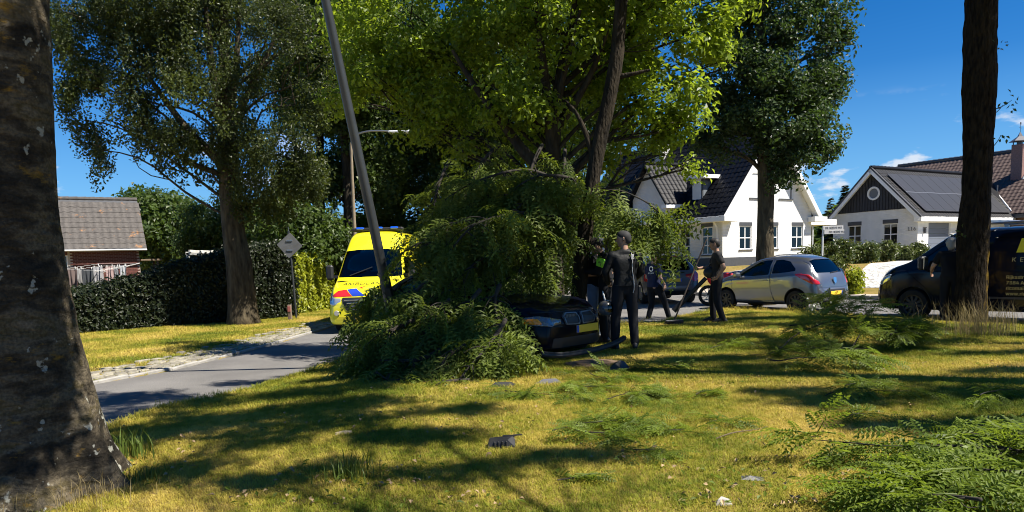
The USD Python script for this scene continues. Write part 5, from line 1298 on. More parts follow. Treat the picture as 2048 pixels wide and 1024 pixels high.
# ---------------------------------------------------------------- silver three door hatchback
ka = Loft(dict(zt=[(1.79, 0.66), (1.70, 0.78), (1.35, 0.93), (1.0, 1.02), (0.18, 1.42), (-0.15, 1.475), (-0.6, 1.49), (-1.05, 1.46), (-1.33, 1.40), (-1.60, 1.08), (-1.70, 0.94), (-1.77, 0.78), (-1.80, 0.62)],
              zs=[(1.79, 0.56), (1.5, 0.74), (1.0, 0.88), (0, 0.93), (-0.8, 0.99), (-1.4, 1.02), (-1.62, 0.90), (-1.80, 0.55)],
              z0=[(1.79, 0.30), (1.5, 0.20), (0, 0.19), (-1.4, 0.22), (-1.80, 0.32)],
              wb=[(1.79, 0.50), (1.65, 0.66), (1.3, 0.77), (0.3, 0.815), (-1.0, 0.83), (-1.5, 0.78), (-1.72, 0.70), (-1.80, 0.60)],
              ws=[(1.79, 0.48), (1.65, 0.66), (1.3, 0.78), (0.3, 0.80), (-1.0, 0.82), (-1.5, 0.79), (-1.72, 0.72), (-1.80, 0.60)],
              wt=[(1.79, 0.36), (1.5, 0.55), (1.0, 0.64), (0.2, 0.56), (-0.6, 0.54), (-1.3, 0.52), (-1.6, 0.60), (-1.80, 0.50)], crown=[(-1.8, 0.01), (-1.5, 0.03), (0, 0.04), (1.8, 0.03)]))
silver = paint('silver_paint', (0.17, 0.18, 0.195), metal=0.75, rough=0.30)
loc, rz = put_by_wheel(Gb(1594, 625), (-0.56, 0.83), -1.17, 0.73)
t = thing('silver_hatchback', 'silver three door hatchback parked on the street beside the lawn, seen from behind', 'car', loc, rz)
dl = [(0.92, 0.30), (0.92, 0.90), (0.88, 0.98), (0.15, 1.385), (-0.12, 1.43), (-0.33, 1.435), (-0.36, 1.0), (-0.40, 0.60), (-0.50, 0.30)]
vehicle(t, ka, silver, [(1.12, 0.71, 0.295, 0.19, 8, rim_dark), (-1.17, 0.72, 0.295, 0.19, 8, rim_dark)],
        windows=win_pair('side_window', [(0.74, 0.98), (0.12, 1.35), (-0.10, 1.395), (-0.29, 1.40), (-0.31, 1.01), (0.2, 0.97)], clear_glass) + win_pair('side_window', [(-0.40, 1.03), (-0.385, 1.395), (-0.62, 1.40), (-0.86, 1.35), (-1.10, 1.17), (-1.13, 1.10), (-0.8, 1.06)], car_glass, r=0.025)
        + [('windscreen', front_cut(rounded([(-0.62, 1.02), (0.62, 1.02), (0.49, 1.40), (-0.49, 1.40)], 0.05), 0.05, 1.3), car_glass), ('rear_window', front_cut(rounded([(-0.60, 1.04), (0.60, 1.04), (0.50, 1.36), (0.3, 1.395), (-0.3, 1.395), (-0.50, 1.36)], 0.05), -2, -1.2), dark_glass)],
        doors=door_pair('door', dl, (-0.22, 0.86, 0.825), silver) + [('tailgate', front_cut(Polygon([(-0.64, 0.66), (0.64, 0.66), (0.70, 0.95), (0.60, 1.2), (0.5, 1.47), (-0.5, 1.47), (-0.60, 1.2), (-0.70, 0.95)]).buffer(-0.004), -2, -1.22), front_cut(Polygon([(-0.64, 0.66), (0.64, 0.66), (0.70, 0.95), (0.60, 1.2), (0.5, 1.47), (-0.5, 1.47), (-0.60, 1.2), (-0.70, 0.95)]), -2, -1.215), [])],
        trims=trim_pair('tail_light', Polygon([(-1.10, 1.02), (-1.30, 1.03), (-1.52, 1.0), (-1.72, 0.83), (-1.76, 0.74), (-1.62, 0.76), (-1.38, 0.88)]).buffer(-0.02).buffer(0.02), red_lens, 0.010, 0.02, 0.50)
        + trim_pair('headlight', rounded([(1.35, 0.80), (1.70, 0.66), (1.76, 0.56), (1.55, 0.66)], 0.02), lamp_clear, 0.008, 0.02, 0.35) + trim_pair('sill_cover', [(0.75, 0.10), (0.75, 0.26), (-0.78, 0.26), (-0.78, 0.10)], black_plastic, 0.004, 0.03, 0.5)
        + [('rear_light_rim', front_cut(Polygon([(-0.36, 0.42), (0.36, 0.42), (0.38, 0.60), (-0.38, 0.60)]).buffer(0.01), -2, -1.5), black_plastic, 0.003, 0.01)])
for s in (-1, 1):
    part(t, 'tail_light_bulb', trimesh.creation.icosphere(2, 0.075).apply_transform(np.diag([0.6, 0.5, 1, 1])).apply_translation([-1.545, s * 0.715, 0.90]), pm('pink_lens', (0.75, 0.30, 0.32), 0.1, coat=1.0), smooth=True)
    part(t, 'wing_mirror', cat_([box(0.16, 0.20, 0.14, (0.66, s * 0.90, 1.0), bevel=0.04), box(0.05, 0.1, 0.04, (0.68, s * 0.79, 0.96))]), silver)
plate(t, -1.853, 0.02, 0.50, 0, nose=-1)
part(t, 'badge', oriented(prism(Polygon([(-0.07, 0.07), (0, 0.09), (0.07, 0.07), (0.055, -0.03), (0, -0.09), (-0.055, -0.03)]), 0.012), (-1.785, 0, 0.83), (0, -1, 0), (0.18, 0, 0.98), (-0.98, 0, 0.18)), chrome)
part(t, 'rear_wiper', tube([(-1.665, 0.02, 1.03), (-1.645, -0.34, 1.06)], 0.012, 5), black_plastic)
seats(t, [0.0, -0.85], 0.36, 0.52); steering(t, 0.47, 0.36, 0.92); dashboard(t, 0.75, 0.85, 1.2)
rp_ = part(t, 'pale_balloon', trimesh.creation.icosphere(2, 0.11).apply_translation([0.25, 0.15, 1.12]), curtain, smooth=True)
sticker = meshkit.text_mesh('2', 0.10, 0.003)

# ---------------------------------------------------------------- black panel van
vn = Loft(dict(zt=[(2.62, 0.80), (2.55, 1.02), (2.30, 1.16), (1.95, 1.27), (1.20, 1.78), (0.95, 1.90), (0.6, 1.95), (-2.3, 1.95), (-2.58, 1.90), (-2.64, 1.70)],
               zs=[(2.62, 0.66), (2.3, 0.98), (1.9, 1.10), (0, 1.14), (-2.64, 1.14)], z0=[(2.62, 0.28), (2.2, 0.22), (0, 0.24), (-2.64, 0.32)],
               wb=[(2.62, 0.66), (2.45, 0.84), (2.0, 0.93), (1.0, 0.95), (-2.4, 0.95), (-2.64, 0.90)], ws=[(2.62, 0.64), (2.4, 0.85), (2.0, 0.93), (0, 0.94), (-2.64, 0.90)],
               wt=[(2.62, 0.5), (1.95, 0.80), (1.2, 0.73), (0.6, 0.76), (-2.64, 0.76)], crown=[(-2.64, 0.02), (0, 0.04), (2.62, 0.03)]))
black_paint = paint('black_paint', (0.005, 0.006, 0.010), rough=0.12, coat=0.0, spec=0.32)
loc, rz = put_by_wheel(Gb(1828, 640), (-0.56, 0.83), 1.68, 0.85)
t = thing('black_van', 'glossy black panel van with a yellow logo and gold lettering behind the roadside trunk', 'van', loc, rz)
vehicle(t, vn, black_paint, [(1.68, 0.83, 0.345, 0.22, 10, rim_dark), (-1.32, 0.83, 0.345, 0.22, 10, rim_dark)],
        windows=win_pair('side_window', [(1.72, 1.18), (1.18, 1.62), (0.75, 1.70), (0.72, 1.18)], dark_glass) + [('windscreen', front_cut(rounded([(-0.80, 1.24), (0.80, 1.24), (0.69, 1.76), (-0.69, 1.76)], 0.06), 0.8, 2.3), dark_glass)],
        doors=door_pair('door', [(1.40, 0.72), (1.85, 1.10), (1.15, 1.70), (0.70, 1.78), (0.62, 1.2), (0.62, 0.34), (1.22, 0.34), (1.24, 0.55)], (0.80, 1.05, 0.955), black_plastic) + door_pair('sliding_door', [(0.55, 0.34), (0.55, 1.76), (-0.60, 1.76), (-0.60, 0.34)], (0.35, 1.05, 0.955), black_plastic),
        trims=trim_pair('headlight', rounded([(2.18, 1.05), (2.5, 0.92), (2.6, 0.76), (2.42, 0.78), (2.22, 0.90)], 0.03), lamp_clear, 0.008, 0.02, 0.4) + trim_pair('rub_strip', [(0.6, 0.52), (0.6, 0.56), (-0.95, 0.56), (-0.95, 0.52)], pm('dark_trim', (0.05, 0.05, 0.055), 0.4), 0.012, 0.01, 0.5)
        + [('grille', front_cut(rounded([(-0.5, 0.55), (0.5, 0.55), (0.55, 0.85), (-0.55, 0.85)], 0.04), 2.2, 3), black_plastic, 0.006, 0.02)])
for s in (-1, 1): part(t, 'wing_mirror', cat_([box(0.14, 0.20, 0.30, (1.42, s * 1.08, 1.27), bevel=0.04), box(0.06, 0.12, 0.06, (1.44, s * 0.95, 1.18))]), black_plastic)
part(t, 'mirror_glass', box(0.01, 0.17, 0.26, (1.345, 1.08, 1.27)), chrome)
for s in (-1, 1): part(t, 'roof_rail', cat_([tube([(0.55, s * 0.66, 2.06), (-2.3, s * 0.66, 2.06)], 0.025, 8)] + [box(0.08, 0.05, 0.10, (x, s * 0.66, 2.01)) for x in (0.5, -0.7, -2.2)]), alu)
for x in (0.3, -0.9, -2.0): part(t, 'roof_bar', box(0.06, 1.5, 0.05, (x, 0, 2.11), bevel=0.01), alu)
part(t, 'roof_lamp', cat_([box(0.12, 0.3, 0.12, (0.62, 0.35, 2.08), bevel=0.03)]), black_plastic)
gold = pm('gold_lettering', (0.55, 0.45, 0.18), 0.5); logo_y = pm('logo_yellow', (0.80, 0.66, 0.02), 0.45)
def side_text(txt, h, x, z, mat_, name='lettering', bold=False, y=0.0):
    m = meshkit.text_mesh(txt, h, 0.004, bold)
    yy = 0.957 if z < 1.14 else 0.957 - (z - 1.14) * 0.26
    part(t, name, oriented(m, (x, yy + y, z), (-1, 0, 0), (0, -0.26 if z > 1.14 else 0, 0.966 if z > 1.14 else 1), (0, 1, 0)), mat_)
lgx = -0.30
yy = lambda z: 0.957 - max(z - 1.14, 0) * 0.26
part(t, 'logo_panel', oriented(prism(Polygon([(0.0, 0), (1.3, 0), (1.3, 0.29), (0.06, 0.29)]), 0.005), (lgx, yy(1.45) + 0.008, 1.45), (-1, 0, 0), (0, -0.25, 0.968), (0, 0.968, 0.25)), logo_y)
part(t, 'logo_letter', oriented(meshkit.text_mesh('RICO', 0.20, 0.005, True), (lgx - 0.13, yy(1.49) + 0.015, 1.49), (-1, 0, 0), (0, -0.25, 0.968), (0, 0.968, 0.25)), black_plastic)
part(t, 'lettering', oriented(meshkit.text_mesh('K  E  U  K', 0.085, 0.004), (lgx + 0.06, yy(1.27) + 0.010, 1.27), (-1, 0, 0), (0, -0.25, 0.968), (0, 0.968, 0.25)), gold)
for k, s_ in enumerate(['Rijksstraatweg', '7384 AA Wilp', 'ricomail@home', 'www.rico']):
    side_text(s_, 0.066, lgx + 0.13, 0.93 - k * 0.11, gold, y=0.010)
seats(t, [0.75], 0.45, 0.75); dashboard(t, 1.6, 1.05, 1.5)

# ---------------------------------------------------------------- ambulance
am = Loft(dict(zt=[(2.95, 0.86), (2.90, 1.02), (2.70, 1.16), (2.20, 1.36), (2.05, 1.46), (1.40, 2.26), (1.28, 2.38), (0.95, 2.66), (0.6, 2.74), (-2.8, 2.76), (-2.95, 2.6)],
               zs=[(2.95, 0.72), (2.6, 1.02), (2.15, 1.25), (1.5, 1.32), (-2.95, 1.32)], z0=[(2.95, 0.26), (2.6, 0.20), (0, 0.28), (-2.95, 0.32)],
               wb=[(2.95, 0.84), (2.82, 0.92), (2.4, 0.975), (1.5, 0.995), (-2.95, 0.99)], ws=[(2.95, 0.86), (2.8, 0.95), (2.4, 0.985), (-2.95, 0.98)],
               wt=[(2.95, 0.72), (2.7, 0.84), (2.15, 0.88), (1.4, 0.80), (0.9, 0.76), (0.3, 0.80), (-2.95, 0.80)], crown=[(-2.95, 0.02), (0, 0.03), (2.95, 0.05)]))
yellow = paint('ambulance_yellow', (0.80, 0.72, 0.012), rough=0.4)
amb_red, amb_blue = pm('marking_red', (0.60, 0.015, 0.02), 0.4, coat=0.6), pm('marking_blue', (0.015, 0.05, 0.42), 0.4, coat=0.6)
ga = Gb(736, 664)
loc, rz = put_by_wheel(ga, (-0.02, -1.0), 2.6, 0.0)
t = thing('ambulance', 'yellow ambulance van with red and blue stripes on the lane behind the leaning lamp post', 'ambulance', loc, rz)
def fq(*pts): return Polygon(pts)
hood = lambda p: front_cut(Polygon(p), 2.0, 3.2)
stripes = []
for s in (1, -1):                                       # chevrons across the bonnet, from the headlight towards the middle
    P = [(0.88, 0.985), (0.70, 1.14), (0.48, 1.165), (0.30, 0.985)]
    Q = [(0.46, 1.168), (0.22, 1.19), (-0.04, 0.995), (0.28, 0.985)]
    R = [(0.20, 1.21), (0.02, 1.26), (0.20, 1.19)]
    if s > 0:
        stripes += [('red_marking', hood([(-a, b) for a, b in P]), amb_red, 0.004, 0.012), ('blue_marking', hood([(-a, b) for a, b in Q]), amb_blue, 0.004, 0.012), ('red_marking', hood([(-0.19, 1.195), (0.06, 1.26), (-0.08, 1.20), (-0.02, 1.18)]), amb_red, 0.0045, 0.012)]
    else:
        stripes += [('red_marking', hood([(0.06, 0.995), (0.30, 1.10), (0.62, 1.13), (0.85, 0.985)]), amb_red, 0.004, 0.012)]
txt = meshkit.text_mesh('AMBULANCE', 0.062, 1.0)
wtx = txt.bounds[1][0]
txt_cut = man(_fix(oriented(txt, (2.05, -0.66, 1.275), (0, 1.32 / wtx, 0), (0, 0, 1), (1, 0, 0))))
stripes.append(('lettering', txt_cut, pm('dark_olive', (0.10, 0.10, 0.01), 0.5), 0.006, 0.01))
ws_poly = rounded([(-0.90, 1.47), (0.90, 1.47), (0.76, 2.20), (0.4, 2.235), (-0.4, 2.235), (-0.76, 2.20)], 0.05)
vehicle(t, am, yellow, [(1.95, 0.86, 0.35, 0.23, 6, rim_dark), (-1.6, 0.86, 0.35, 0.23, 6, rim_dark)],
        windows=[('windscreen', front_cut(ws_poly, 1.0, 2.6), car_glass)] + win_pair('side_window', [(1.78, 1.42), (1.40, 1.98), (0.75, 2.02), (0.75, 1.42)], dark_glass, 0.5),
        doors=door_pair('door', [(1.92, 1.35), (1.42, 2.10), (0.66, 2.16), (0.66, 0.40), (1.45, 0.40), (1.5, 0.75), (1.92, 0.86)], (0.82, 1.22, 1.0), black_plastic),
        trims=stripes + trim_pair('headlight', rounded([(2.45, 1.10), (2.75, 1.02), (2.97, 0.92), (2.97, 0.75), (2.70, 0.82)], 0.03), lamp_clear, 0.01, 0.02, 0.60)
        + [('grille', front_cut(rounded([(-0.60, 0.96), (0.60, 0.96), (0.46, 0.62), (0.2, 0.54), (-0.2, 0.54), (-0.46, 0.62)], 0.05), 2.5, 3.3), black_plastic, 0.012, 0.03),
           ('wiper_panel', front_cut([(-0.86, 1.36), (0.86, 1.36), (0.86, 1.475), (-0.86, 1.475)], 2.0, 2.4), yellow, 0.003, 0.02)]
        + trim_pair('side_marking', [(0.6, 1.0), (0.6, 1.5), (-0.2, 1.5), (-0.2, 1.0)], amb_red, 0.004, 0.012, 0.5) + trim_pair('side_marking', [(-0.5, 1.0), (-0.5, 1.5), (-1.3, 1.5), (-1.3, 1.0)], amb_blue, 0.004, 0.012, 0.5)
        + [('lower_air_intake', front_cut(rounded([(-0.75, 0.36), (0.75, 0.36), (0.70, 0.46), (-0.70, 0.46)], 0.03), 2.6, 3.3), pm('dull_yellow', (0.55, 0.48, 0.02), 0.5), 0.004, 0.02)])
for k in range(4): part(t, 'grille_bar', box(0.03, 1.0 - 0.14 * k, 0.022, (3.018, 0, 0.89 - 0.08 * k), bevel=0.006), chrome if k < 2 else rim_silver)
star = unary_union([Polygon([(0, 0.105), (-0.022, 0.012), (0.022, 0.012)]), Polygon([(0.091, -0.0525), (0.0, -0.026), (0.02, 0.012)]), Polygon([(-0.091, -0.0525), (0.0, -0.026), (-0.02, 0.012)]), Point(0, 0).buffer(0.03)])
ringp = Point(0, 0).buffer(0.125, 24).difference(Point(0, 0).buffer(0.100, 24)).union(star)
part(t, 'emblem', oriented(prism(ringp, 0.02), (3.035, 0, 0.80), (0, 1, 0), (0, 0, 1), (1, 0, 0)), chrome)
for s in (-1, 1):
    fl = lathe([(0, 0), (0.075, 0), (0.06, 0.03), (0, 0.03)], 20, 'x'); fl.apply_translation([2.975, s * 0.72, 0.55])
    part(t, 'fog_lamp', fl, lamp_clear)
    ms = cat_([box(0.16, 0.20, 0.42, (1.86, s * 1.14, 1.62), bevel=0.05), box(0.06, 0.16, 0.08, (1.84, s * 1.01, 1.5))])
    part(t, 'wing_mirror', ms, black_plastic)
    part(t, 'hood_vent', oriented(box(0.03, 0.34, 0.012), (2.22, s * 0.68, 1.375), (0.93, 0, -0.36), (0, 1, 0), (0.36, 0, 0.93)), black_plastic)
for k in range(2): part(t, 'wiper', tube([(2.02, -0.55 + 0.75 * k, 1.52), (1.86, 0.05 + 0.75 * k, 1.74)], 0.014, 5), black_plastic)
part(t, 'roof_sign', oriented(box(0.10, 0.44, 0.01), (1.225, 0, 2.432), (0.72, 0, -0.70), (0, 1, 0), (0.70, 0, 0.72)), frame_white)
part(t, 'roof_sign_band', oriented(box(0.09, 0.12, 0.01), (1.232, -0.16, 2.438), (0.72, 0, -0.70), (0, 1, 0), (0.70, 0, 0.72)), plate_blue)
lb_ = part(t, 'light_bar', box(0.34, 1.5, 0.10, (0.55, 0, 2.83), bevel=0.03), black_plastic)
for y in (-0.5, 0.05, 0.5): part(lb_, 'blue_lamp', box(0.24, 0.24, 0.07, (0.62, y, 2.86), bevel=0.025), pm('blue_lens', (0.01, 0.09, 0.62), 0.12, coat=1.0))
plate(t, 3.015, 0.0, 0.42, 0)
seats(t, [0.9], 0.5, 1.0); dashboard(t, 1.75, 1.32, 1.7, 0.25); steering(t, 1.45, 0.5, 1.48, 0.2)
part(t, 'papers', box(0.2, 0.3, 0.03, (1.85, -0.35, 1.47)), curtain)

# ---------------------------------------------------------------- grey estate across the street
sv = Loft(dict(zt=[(2.30, 0.70), (2.20, 0.88), (1.8, 1.0), (1.15, 1.08), (0.30, 1.55), (-0.2, 1.63), (-1.2, 1.62), (-1.75, 1.54), (-2.0, 1.22), (-2.18, 1.0), (-2.26, 0.85), (-2.30, 0.6)],
               zs=[(2.30, 0.6), (1.8, 0.88), (1, 0.98), (-1.5, 1.06), (-2.05, 1.04), (-2.30, 0.52)], z0=[(2.3, 0.34), (1.9, 0.24), (-1.9, 0.28), (-2.3, 0.42)],
               wb=[(2.3, 0.62), (2.0, 0.84), (1.3, 0.92), (-1.6, 0.93), (-2.1, 0.87), (-2.3, 0.76)], ws=[(2.3, 0.62), (2.0, 0.86), (1.3, 0.92), (-1.6, 0.93), (-2.1, 0.88), (-2.3, 0.78)],
               wt=[(2.3, 0.5), (1.2, 0.74), (0.3, 0.62), (-1.7, 0.60), (-2.0, 0.70), (-2.3, 0.66)], crown=[(-2.3, 0.01), (0, 0.04), (2.3, 0.03)]))
grey_paint = paint('dark_grey_paint', (0.075, 0.075, 0.078), metal=0.0, rough=0.35, coat=0.4)
loc, rz = put_by_wheel(Gb(1379, 604), (-0.06, 1.0), -1.4, -0.80)
t = thing('grey_estate_car', 'dark grey estate car with tow bar driving off, seen from behind across the street', 'car', loc, rz)
vehicle(t, sv, grey_paint, [(1.4, 0.80, 0.35, 0.22, 5, rim_silver), (-1.4, 0.80, 0.35, 0.22, 5, rim_silver)],
        windows=win_pair('side_window', [(0.95, 1.10), (0.25, 1.48), (-0.3, 1.54), (-0.35, 1.10)], dark_glass) + win_pair('side_window', [(-0.45, 1.10), (-0.42, 1.54), (-1.5, 1.50), (-1.75, 1.16)], dark_glass)
        + [('rear_window', front_cut(rounded([(-0.64, 1.12), (0.64, 1.12), (0.54, 1.48), (-0.54, 1.48)], 0.05), -2.5, -1.6), dark_glass), ('windscreen', front_cut(rounded([(-0.68, 1.10), (0.68, 1.10), (0.56, 1.50), (-0.56, 1.50)], 0.05), 0.1, 1.4), dark_glass)],
        doors=door_pair('door', [(1.05, 0.36), (1.0, 1.08), (0.3, 1.5), (-0.38, 1.57), (-0.40, 0.36)], (-0.2, 0.95, 0.935), grey_paint) + [('tailgate', front_cut(Polygon([(-0.60, 0.58), (0.60, 0.58), (0.74, 0.98), (0.6, 1.57), (-0.6, 1.57), (-0.74, 0.98)]).buffer(-0.004), -2.5, -1.65), front_cut(Polygon([(-0.60, 0.58), (0.60, 0.58), (0.74, 0.98), (0.6, 1.57), (-0.6, 1.57), (-0.74, 0.98)]), -2.5, -1.645), [])],
        trims=[('tail_light', front_cut(rounded([(s * 0.42, 0.98), (s * 0.42, 0.90), (s * 0.70, 0.74), (s * 0.95, 0.78), (s * 0.97, 1.0), (s * 0.8, 1.03)], 0.02), -2.6, -1.9), red_lens, 0.01, 0.02) for s in (-1, 1)]
        + [('rear_diffuser', front_cut([(-0.75, 0.30), (0.75, 0.30), (0.72, 0.46), (-0.72, 0.46)], -2.6, -1.8), black_plastic, 0.006, 0.02), ('chrome_strip', front_cut([(-0.40, 1.035), (0.40, 1.035), (0.40, 1.06), (-0.40, 1.06)], -2.6, -1.9), chrome, 0.006, 0.02)])
plate(t, -2.318, 0, 0.80, 0, nose=-1)
part(t, 'roof_spoiler', box(0.3, 1.1, 0.04, (-1.78, 0, 1.60), bevel=0.015), grey_paint)
part(t, 'brake_light', box(0.02, 0.4, 0.025, (-1.93, 0, 1.59)), red_lens)
for s in (-1, 1):
    part(t, 'exhaust', lathe([(0.035, 0), (0.05, 0), (0.05, 0.12), (0.035, 0.12), (0.035, 0)], 16, 'x').apply_translation([-2.40, s * 0.55, 0.40]), chrome)
    part(t, 'roof_rail', tube(smooth_path([(0.2, s * 0.60, 1.62), (0.0, s * 0.60, 1.68), (-1.4, s * 0.59, 1.68), (-1.6, s * 0.58, 1.60)], 10), 0.018, 6), alu)
part(t, 'rear_wiper', tube([(-2.08, 0.0, 1.13), (-2.04, -0.35, 1.17)], 0.012, 5), black_plastic)
part(t, 'bumper_strip', box(0.03, 0.8, 0.09, (-2.335, -0.02, 0.56), bevel=0.01), rim_silver)

# ---------------------------------------------------------------- black car behind the hatchback
bk_ = Loft(dict(zt=[(2.05, 0.66), (1.95, 0.84), (1.5, 0.98), (0.95, 1.05), (0.15, 1.46), (-0.2, 1.52), (-0.8, 1.51), (-1.4, 1.40), (-1.8, 1.08), (-1.98, 0.95), (-2.05, 0.6)],
                zs=[(2.05, 0.56), (1.5, 0.84), (0.9, 0.94), (-1.4, 1.0), (-1.85, 0.96), (-2.05, 0.5)], z0=[(2.05, 0.32), (1.7, 0.2), (-1.7, 0.22), (-2.05, 0.36)],
                wb=[(2.05, 0.56), (1.8, 0.78), (1.2, 0.86), (-1.4, 0.87), (-1.85, 0.80), (-2.05, 0.68)], ws=[(2.05, 0.56), (1.8, 0.78), (1.2, 0.86), (-1.4, 0.87), (-1.85, 0.80), (-2.05, 0.68)],
                wt=[(2.05, 0.44), (1.0, 0.70), (0.15, 0.58), (-1.4, 0.55), (-1.8, 0.64), (-2.05, 0.58)], crown=[(-2.05, 0.01), (0, 0.04), (2.05, 0.03)]))
pk = at(1557, 590, 25.2)
t = thing('black_hatchback', 'black hatchback parked behind the silver hatchback with only its roof showing', 'car', (pk[0], pk[1], float(Tb(pk[0], pk[1]))), math.atan2(0.66, -0.75))
vehicle(t, bk_, black_paint, [(1.3, 0.75, 0.32, 0.2, 5, rim_silver), (-1.25, 0.75, 0.32, 0.2, 5, rim_silver)],
        windows=win_pair('side_window', [(0.75, 1.05), (0.15, 1.38), (-0.25, 1.43), (-0.28, 1.05)], dark_glass) + win_pair('side_window', [(-0.36, 1.05), (-0.34, 1.43), (-1.1, 1.38), (-1.4, 1.12)], dark_glass)
        + [('rear_window', front_cut(rounded([(-0.58, 1.07), (0.58, 1.07), (0.48, 1.40), (-0.48, 1.40)], 0.05), -2.2, -1.2), dark_glass), ('windscreen', front_cut(rounded([(-0.64, 1.05), (0.64, 1.05), (0.52, 1.42), (-0.52, 1.42)], 0.05), 0.0, 1.2), dark_glass)],
        trims=trim_pair('tail_light', [(-1.75, 1.0), (-1.98, 0.92), (-2.02, 0.75), (-1.8, 0.8)], red_lens, 0.008, 0.02, 0.4))
for s in (-1, 1): part(t, 'wing_mirror', box(0.15, 0.2, 0.14, (0.62, s * 0.96, 1.05), bevel=0.04), black_paint)

# ---------------------------------------------------------------- motorcycle behind the man with the broom
red_paint = paint('red_paint', (0.50, 0.015, 0.012))
pm_ = at(1462, 590, 22.6)
t = thing('motorcycle', 'red motorcycle with grey top case parked between the broom man and the silver hatchback', 'motorcycle', (pm_[0], pm_[1], float(Tb(pm_[0], pm_[1]))), math.atan2(0.55, -0.83))
for x in (0.72, -0.72):
    m = trimesh.creation.torus(0.27, 0.055, 32, 10); rotm(m, math.pi / 2, [1, 0, 0]); m.apply_translation([x, 0, 0.325])
    w_ = part(t, 'wheel', m, tyre_m, smooth=True)
    part(w_, 'spokes', cat_([rotm(box(0.02, 0.02, 0.44, (0, 0, 0)), k * math.pi / 5, [0, 1, 0]) for k in range(5)]).apply_translation([x, 0, 0.325]), rim_silver)
part(t, 'frame', cat_([tube([(0.72, 0.07, 0.33), (0.42, 0.07, 0.95)], 0.03, 8), tube([(0.72, -0.07, 0.33), (0.42, -0.07, 0.95)], 0.03, 8), tube([(-0.72, 0.08, 0.33), (-0.1, 0.08, 0.45)], 0.035, 8), box(0.5, 0.34, 0.36, (0.05, 0, 0.45), bevel=0.08)]), black_plastic)
part(t, 'fuel_tank', trimesh.creation.icosphere(3, 1).apply_transform(np.diag([0.32, 0.19, 0.17, 1])).apply_translation([0.15, 0, 0.88]), red_paint, smooth=True)
part(t, 'fairing', trimesh.creation.icosphere(3, 1).apply_transform(np.diag([0.24, 0.22, 0.30, 1])).apply_translation([0.52, 0, 0.92]), red_paint, smooth=True)
part(t, 'tail_fairing', box(0.42, 0.34, 0.48, (-0.62, 0, 0.82), bevel=0.14), red_paint)
part(t, 'seat', box(0.62, 0.26, 0.12, (-0.32, 0, 0.86), bevel=0.05), seat_m)
part(t, 'top_case', box(0.34, 0.40, 0.28, (-0.80, 0, 1.18), bevel=0.06), pm('case_grey', (0.16, 0.16, 0.165), 0.5))
part(t, 'handlebar', tube(smooth_path([(0.34, -0.38, 1.10), (0.44, -0.2, 1.06), (0.44, 0.2, 1.06), (0.34, 0.38, 1.10)], 12), 0.016, 8), black_plastic)
for s in (-1, 1): part(t, 'mirror', cat_([tube([(0.42, s * 0.25, 1.06), (0.46, s * 0.36, 1.28)], 0.01, 6), box(0.03, 0.13, 0.09, (0.46, s * 0.38, 1.30), bevel=0.012)]), black_plastic)
part(t, 'windscreen', rotm(box(0.02, 0.34, 0.34, (0.52, 0, 1.30), bevel=0.008), -0.5, [0, 1, 0], (0.52, 0, 1.2)), car_glass)
part(t, 'crash_bar', tube(smooth_path([(0.3, 0.18, 0.4), (0.34, 0.36, 0.5), (0.3, 0.2, 0.66)], 10), 0.018, 8), chrome)

# ---------------------------------------------------------------- the crashed dark saloon
def crumple(v):
    v = v.copy()
    n = meshkit.fbm(v * np.array([2.2, 2.6, 2.0]), 3, 31) - 0.5
    k = sstep(0.9, 1.9, v[:, 0]) * sstep(0.66, 0.9, v[:, 2])
    v[:, 2] += k * n * 0.16
    k2 = sstep(1.0, 2.2, v[:, 0]) * sstep(0.2, 0.9, v[:, 1])
    v[:, 0] -= k2 * 0.20 * sstep(1.2, 2.2, v[:, 0])
    return v
bm = Loft(dict(zt=[(2.22, 0.66), (2.17, 0.76), (1.95, 0.85), (1.4, 0.94), (0.85, 1.0), (0.05, 1.36), (-0.3, 1.42), (-0.8, 1.40), (-1.2, 1.30), (-1.62, 1.08), (-2.1, 1.05), (-2.22, 0.98), (-2.26, 0.7)],
               zs=[(2.22, 0.58), (1.9, 0.74), (1.3, 0.86), (0.8, 0.92), (-1.4, 0.98), (-2.1, 0.94), (-2.26, 0.6)], z0=[(2.22, 0.24), (1.9, 0.18), (-1.9, 0.2), (-2.26, 0.34)],
               wb=[(2.22, 0.66), (2.08, 0.78), (1.7, 0.87), (0.8, 0.895), (-1.4, 0.90), (-2.0, 0.84), (-2.26, 0.70)], ws=[(2.22, 0.68), (2.08, 0.80), (1.7, 0.88), (0.8, 0.89), (-1.4, 0.90), (-2.0, 0.85), (-2.26, 0.70)],
               wt=[(2.22, 0.56), (1.9, 0.70), (0.9, 0.74), (0.05, 0.60), (-1.1, 0.57), (-1.6, 0.72), (-2.26, 0.66)], crown=[(-2.26, 0.01), (0, 0.03), (1.0, 0.035), (2.22, 0.03)]), dent=crumple)
navy_paint = paint('midnight_paint', (0.003, 0.004, 0.009), rough=0.16, coat=0.0, spec=0.16)
cg = G(1008, 720)
loc, rz = put_by_wheel((cg[0], cg[1], cg[2] - 0.06), (0.70, -0.71), 1.42, -0.76)
CRASH = (loc, rz)
t = thing('crashed_car', 'dark wrecked saloon with buckled bonnet buried under fallen branches against the leaning tree', 'car', loc, rz)
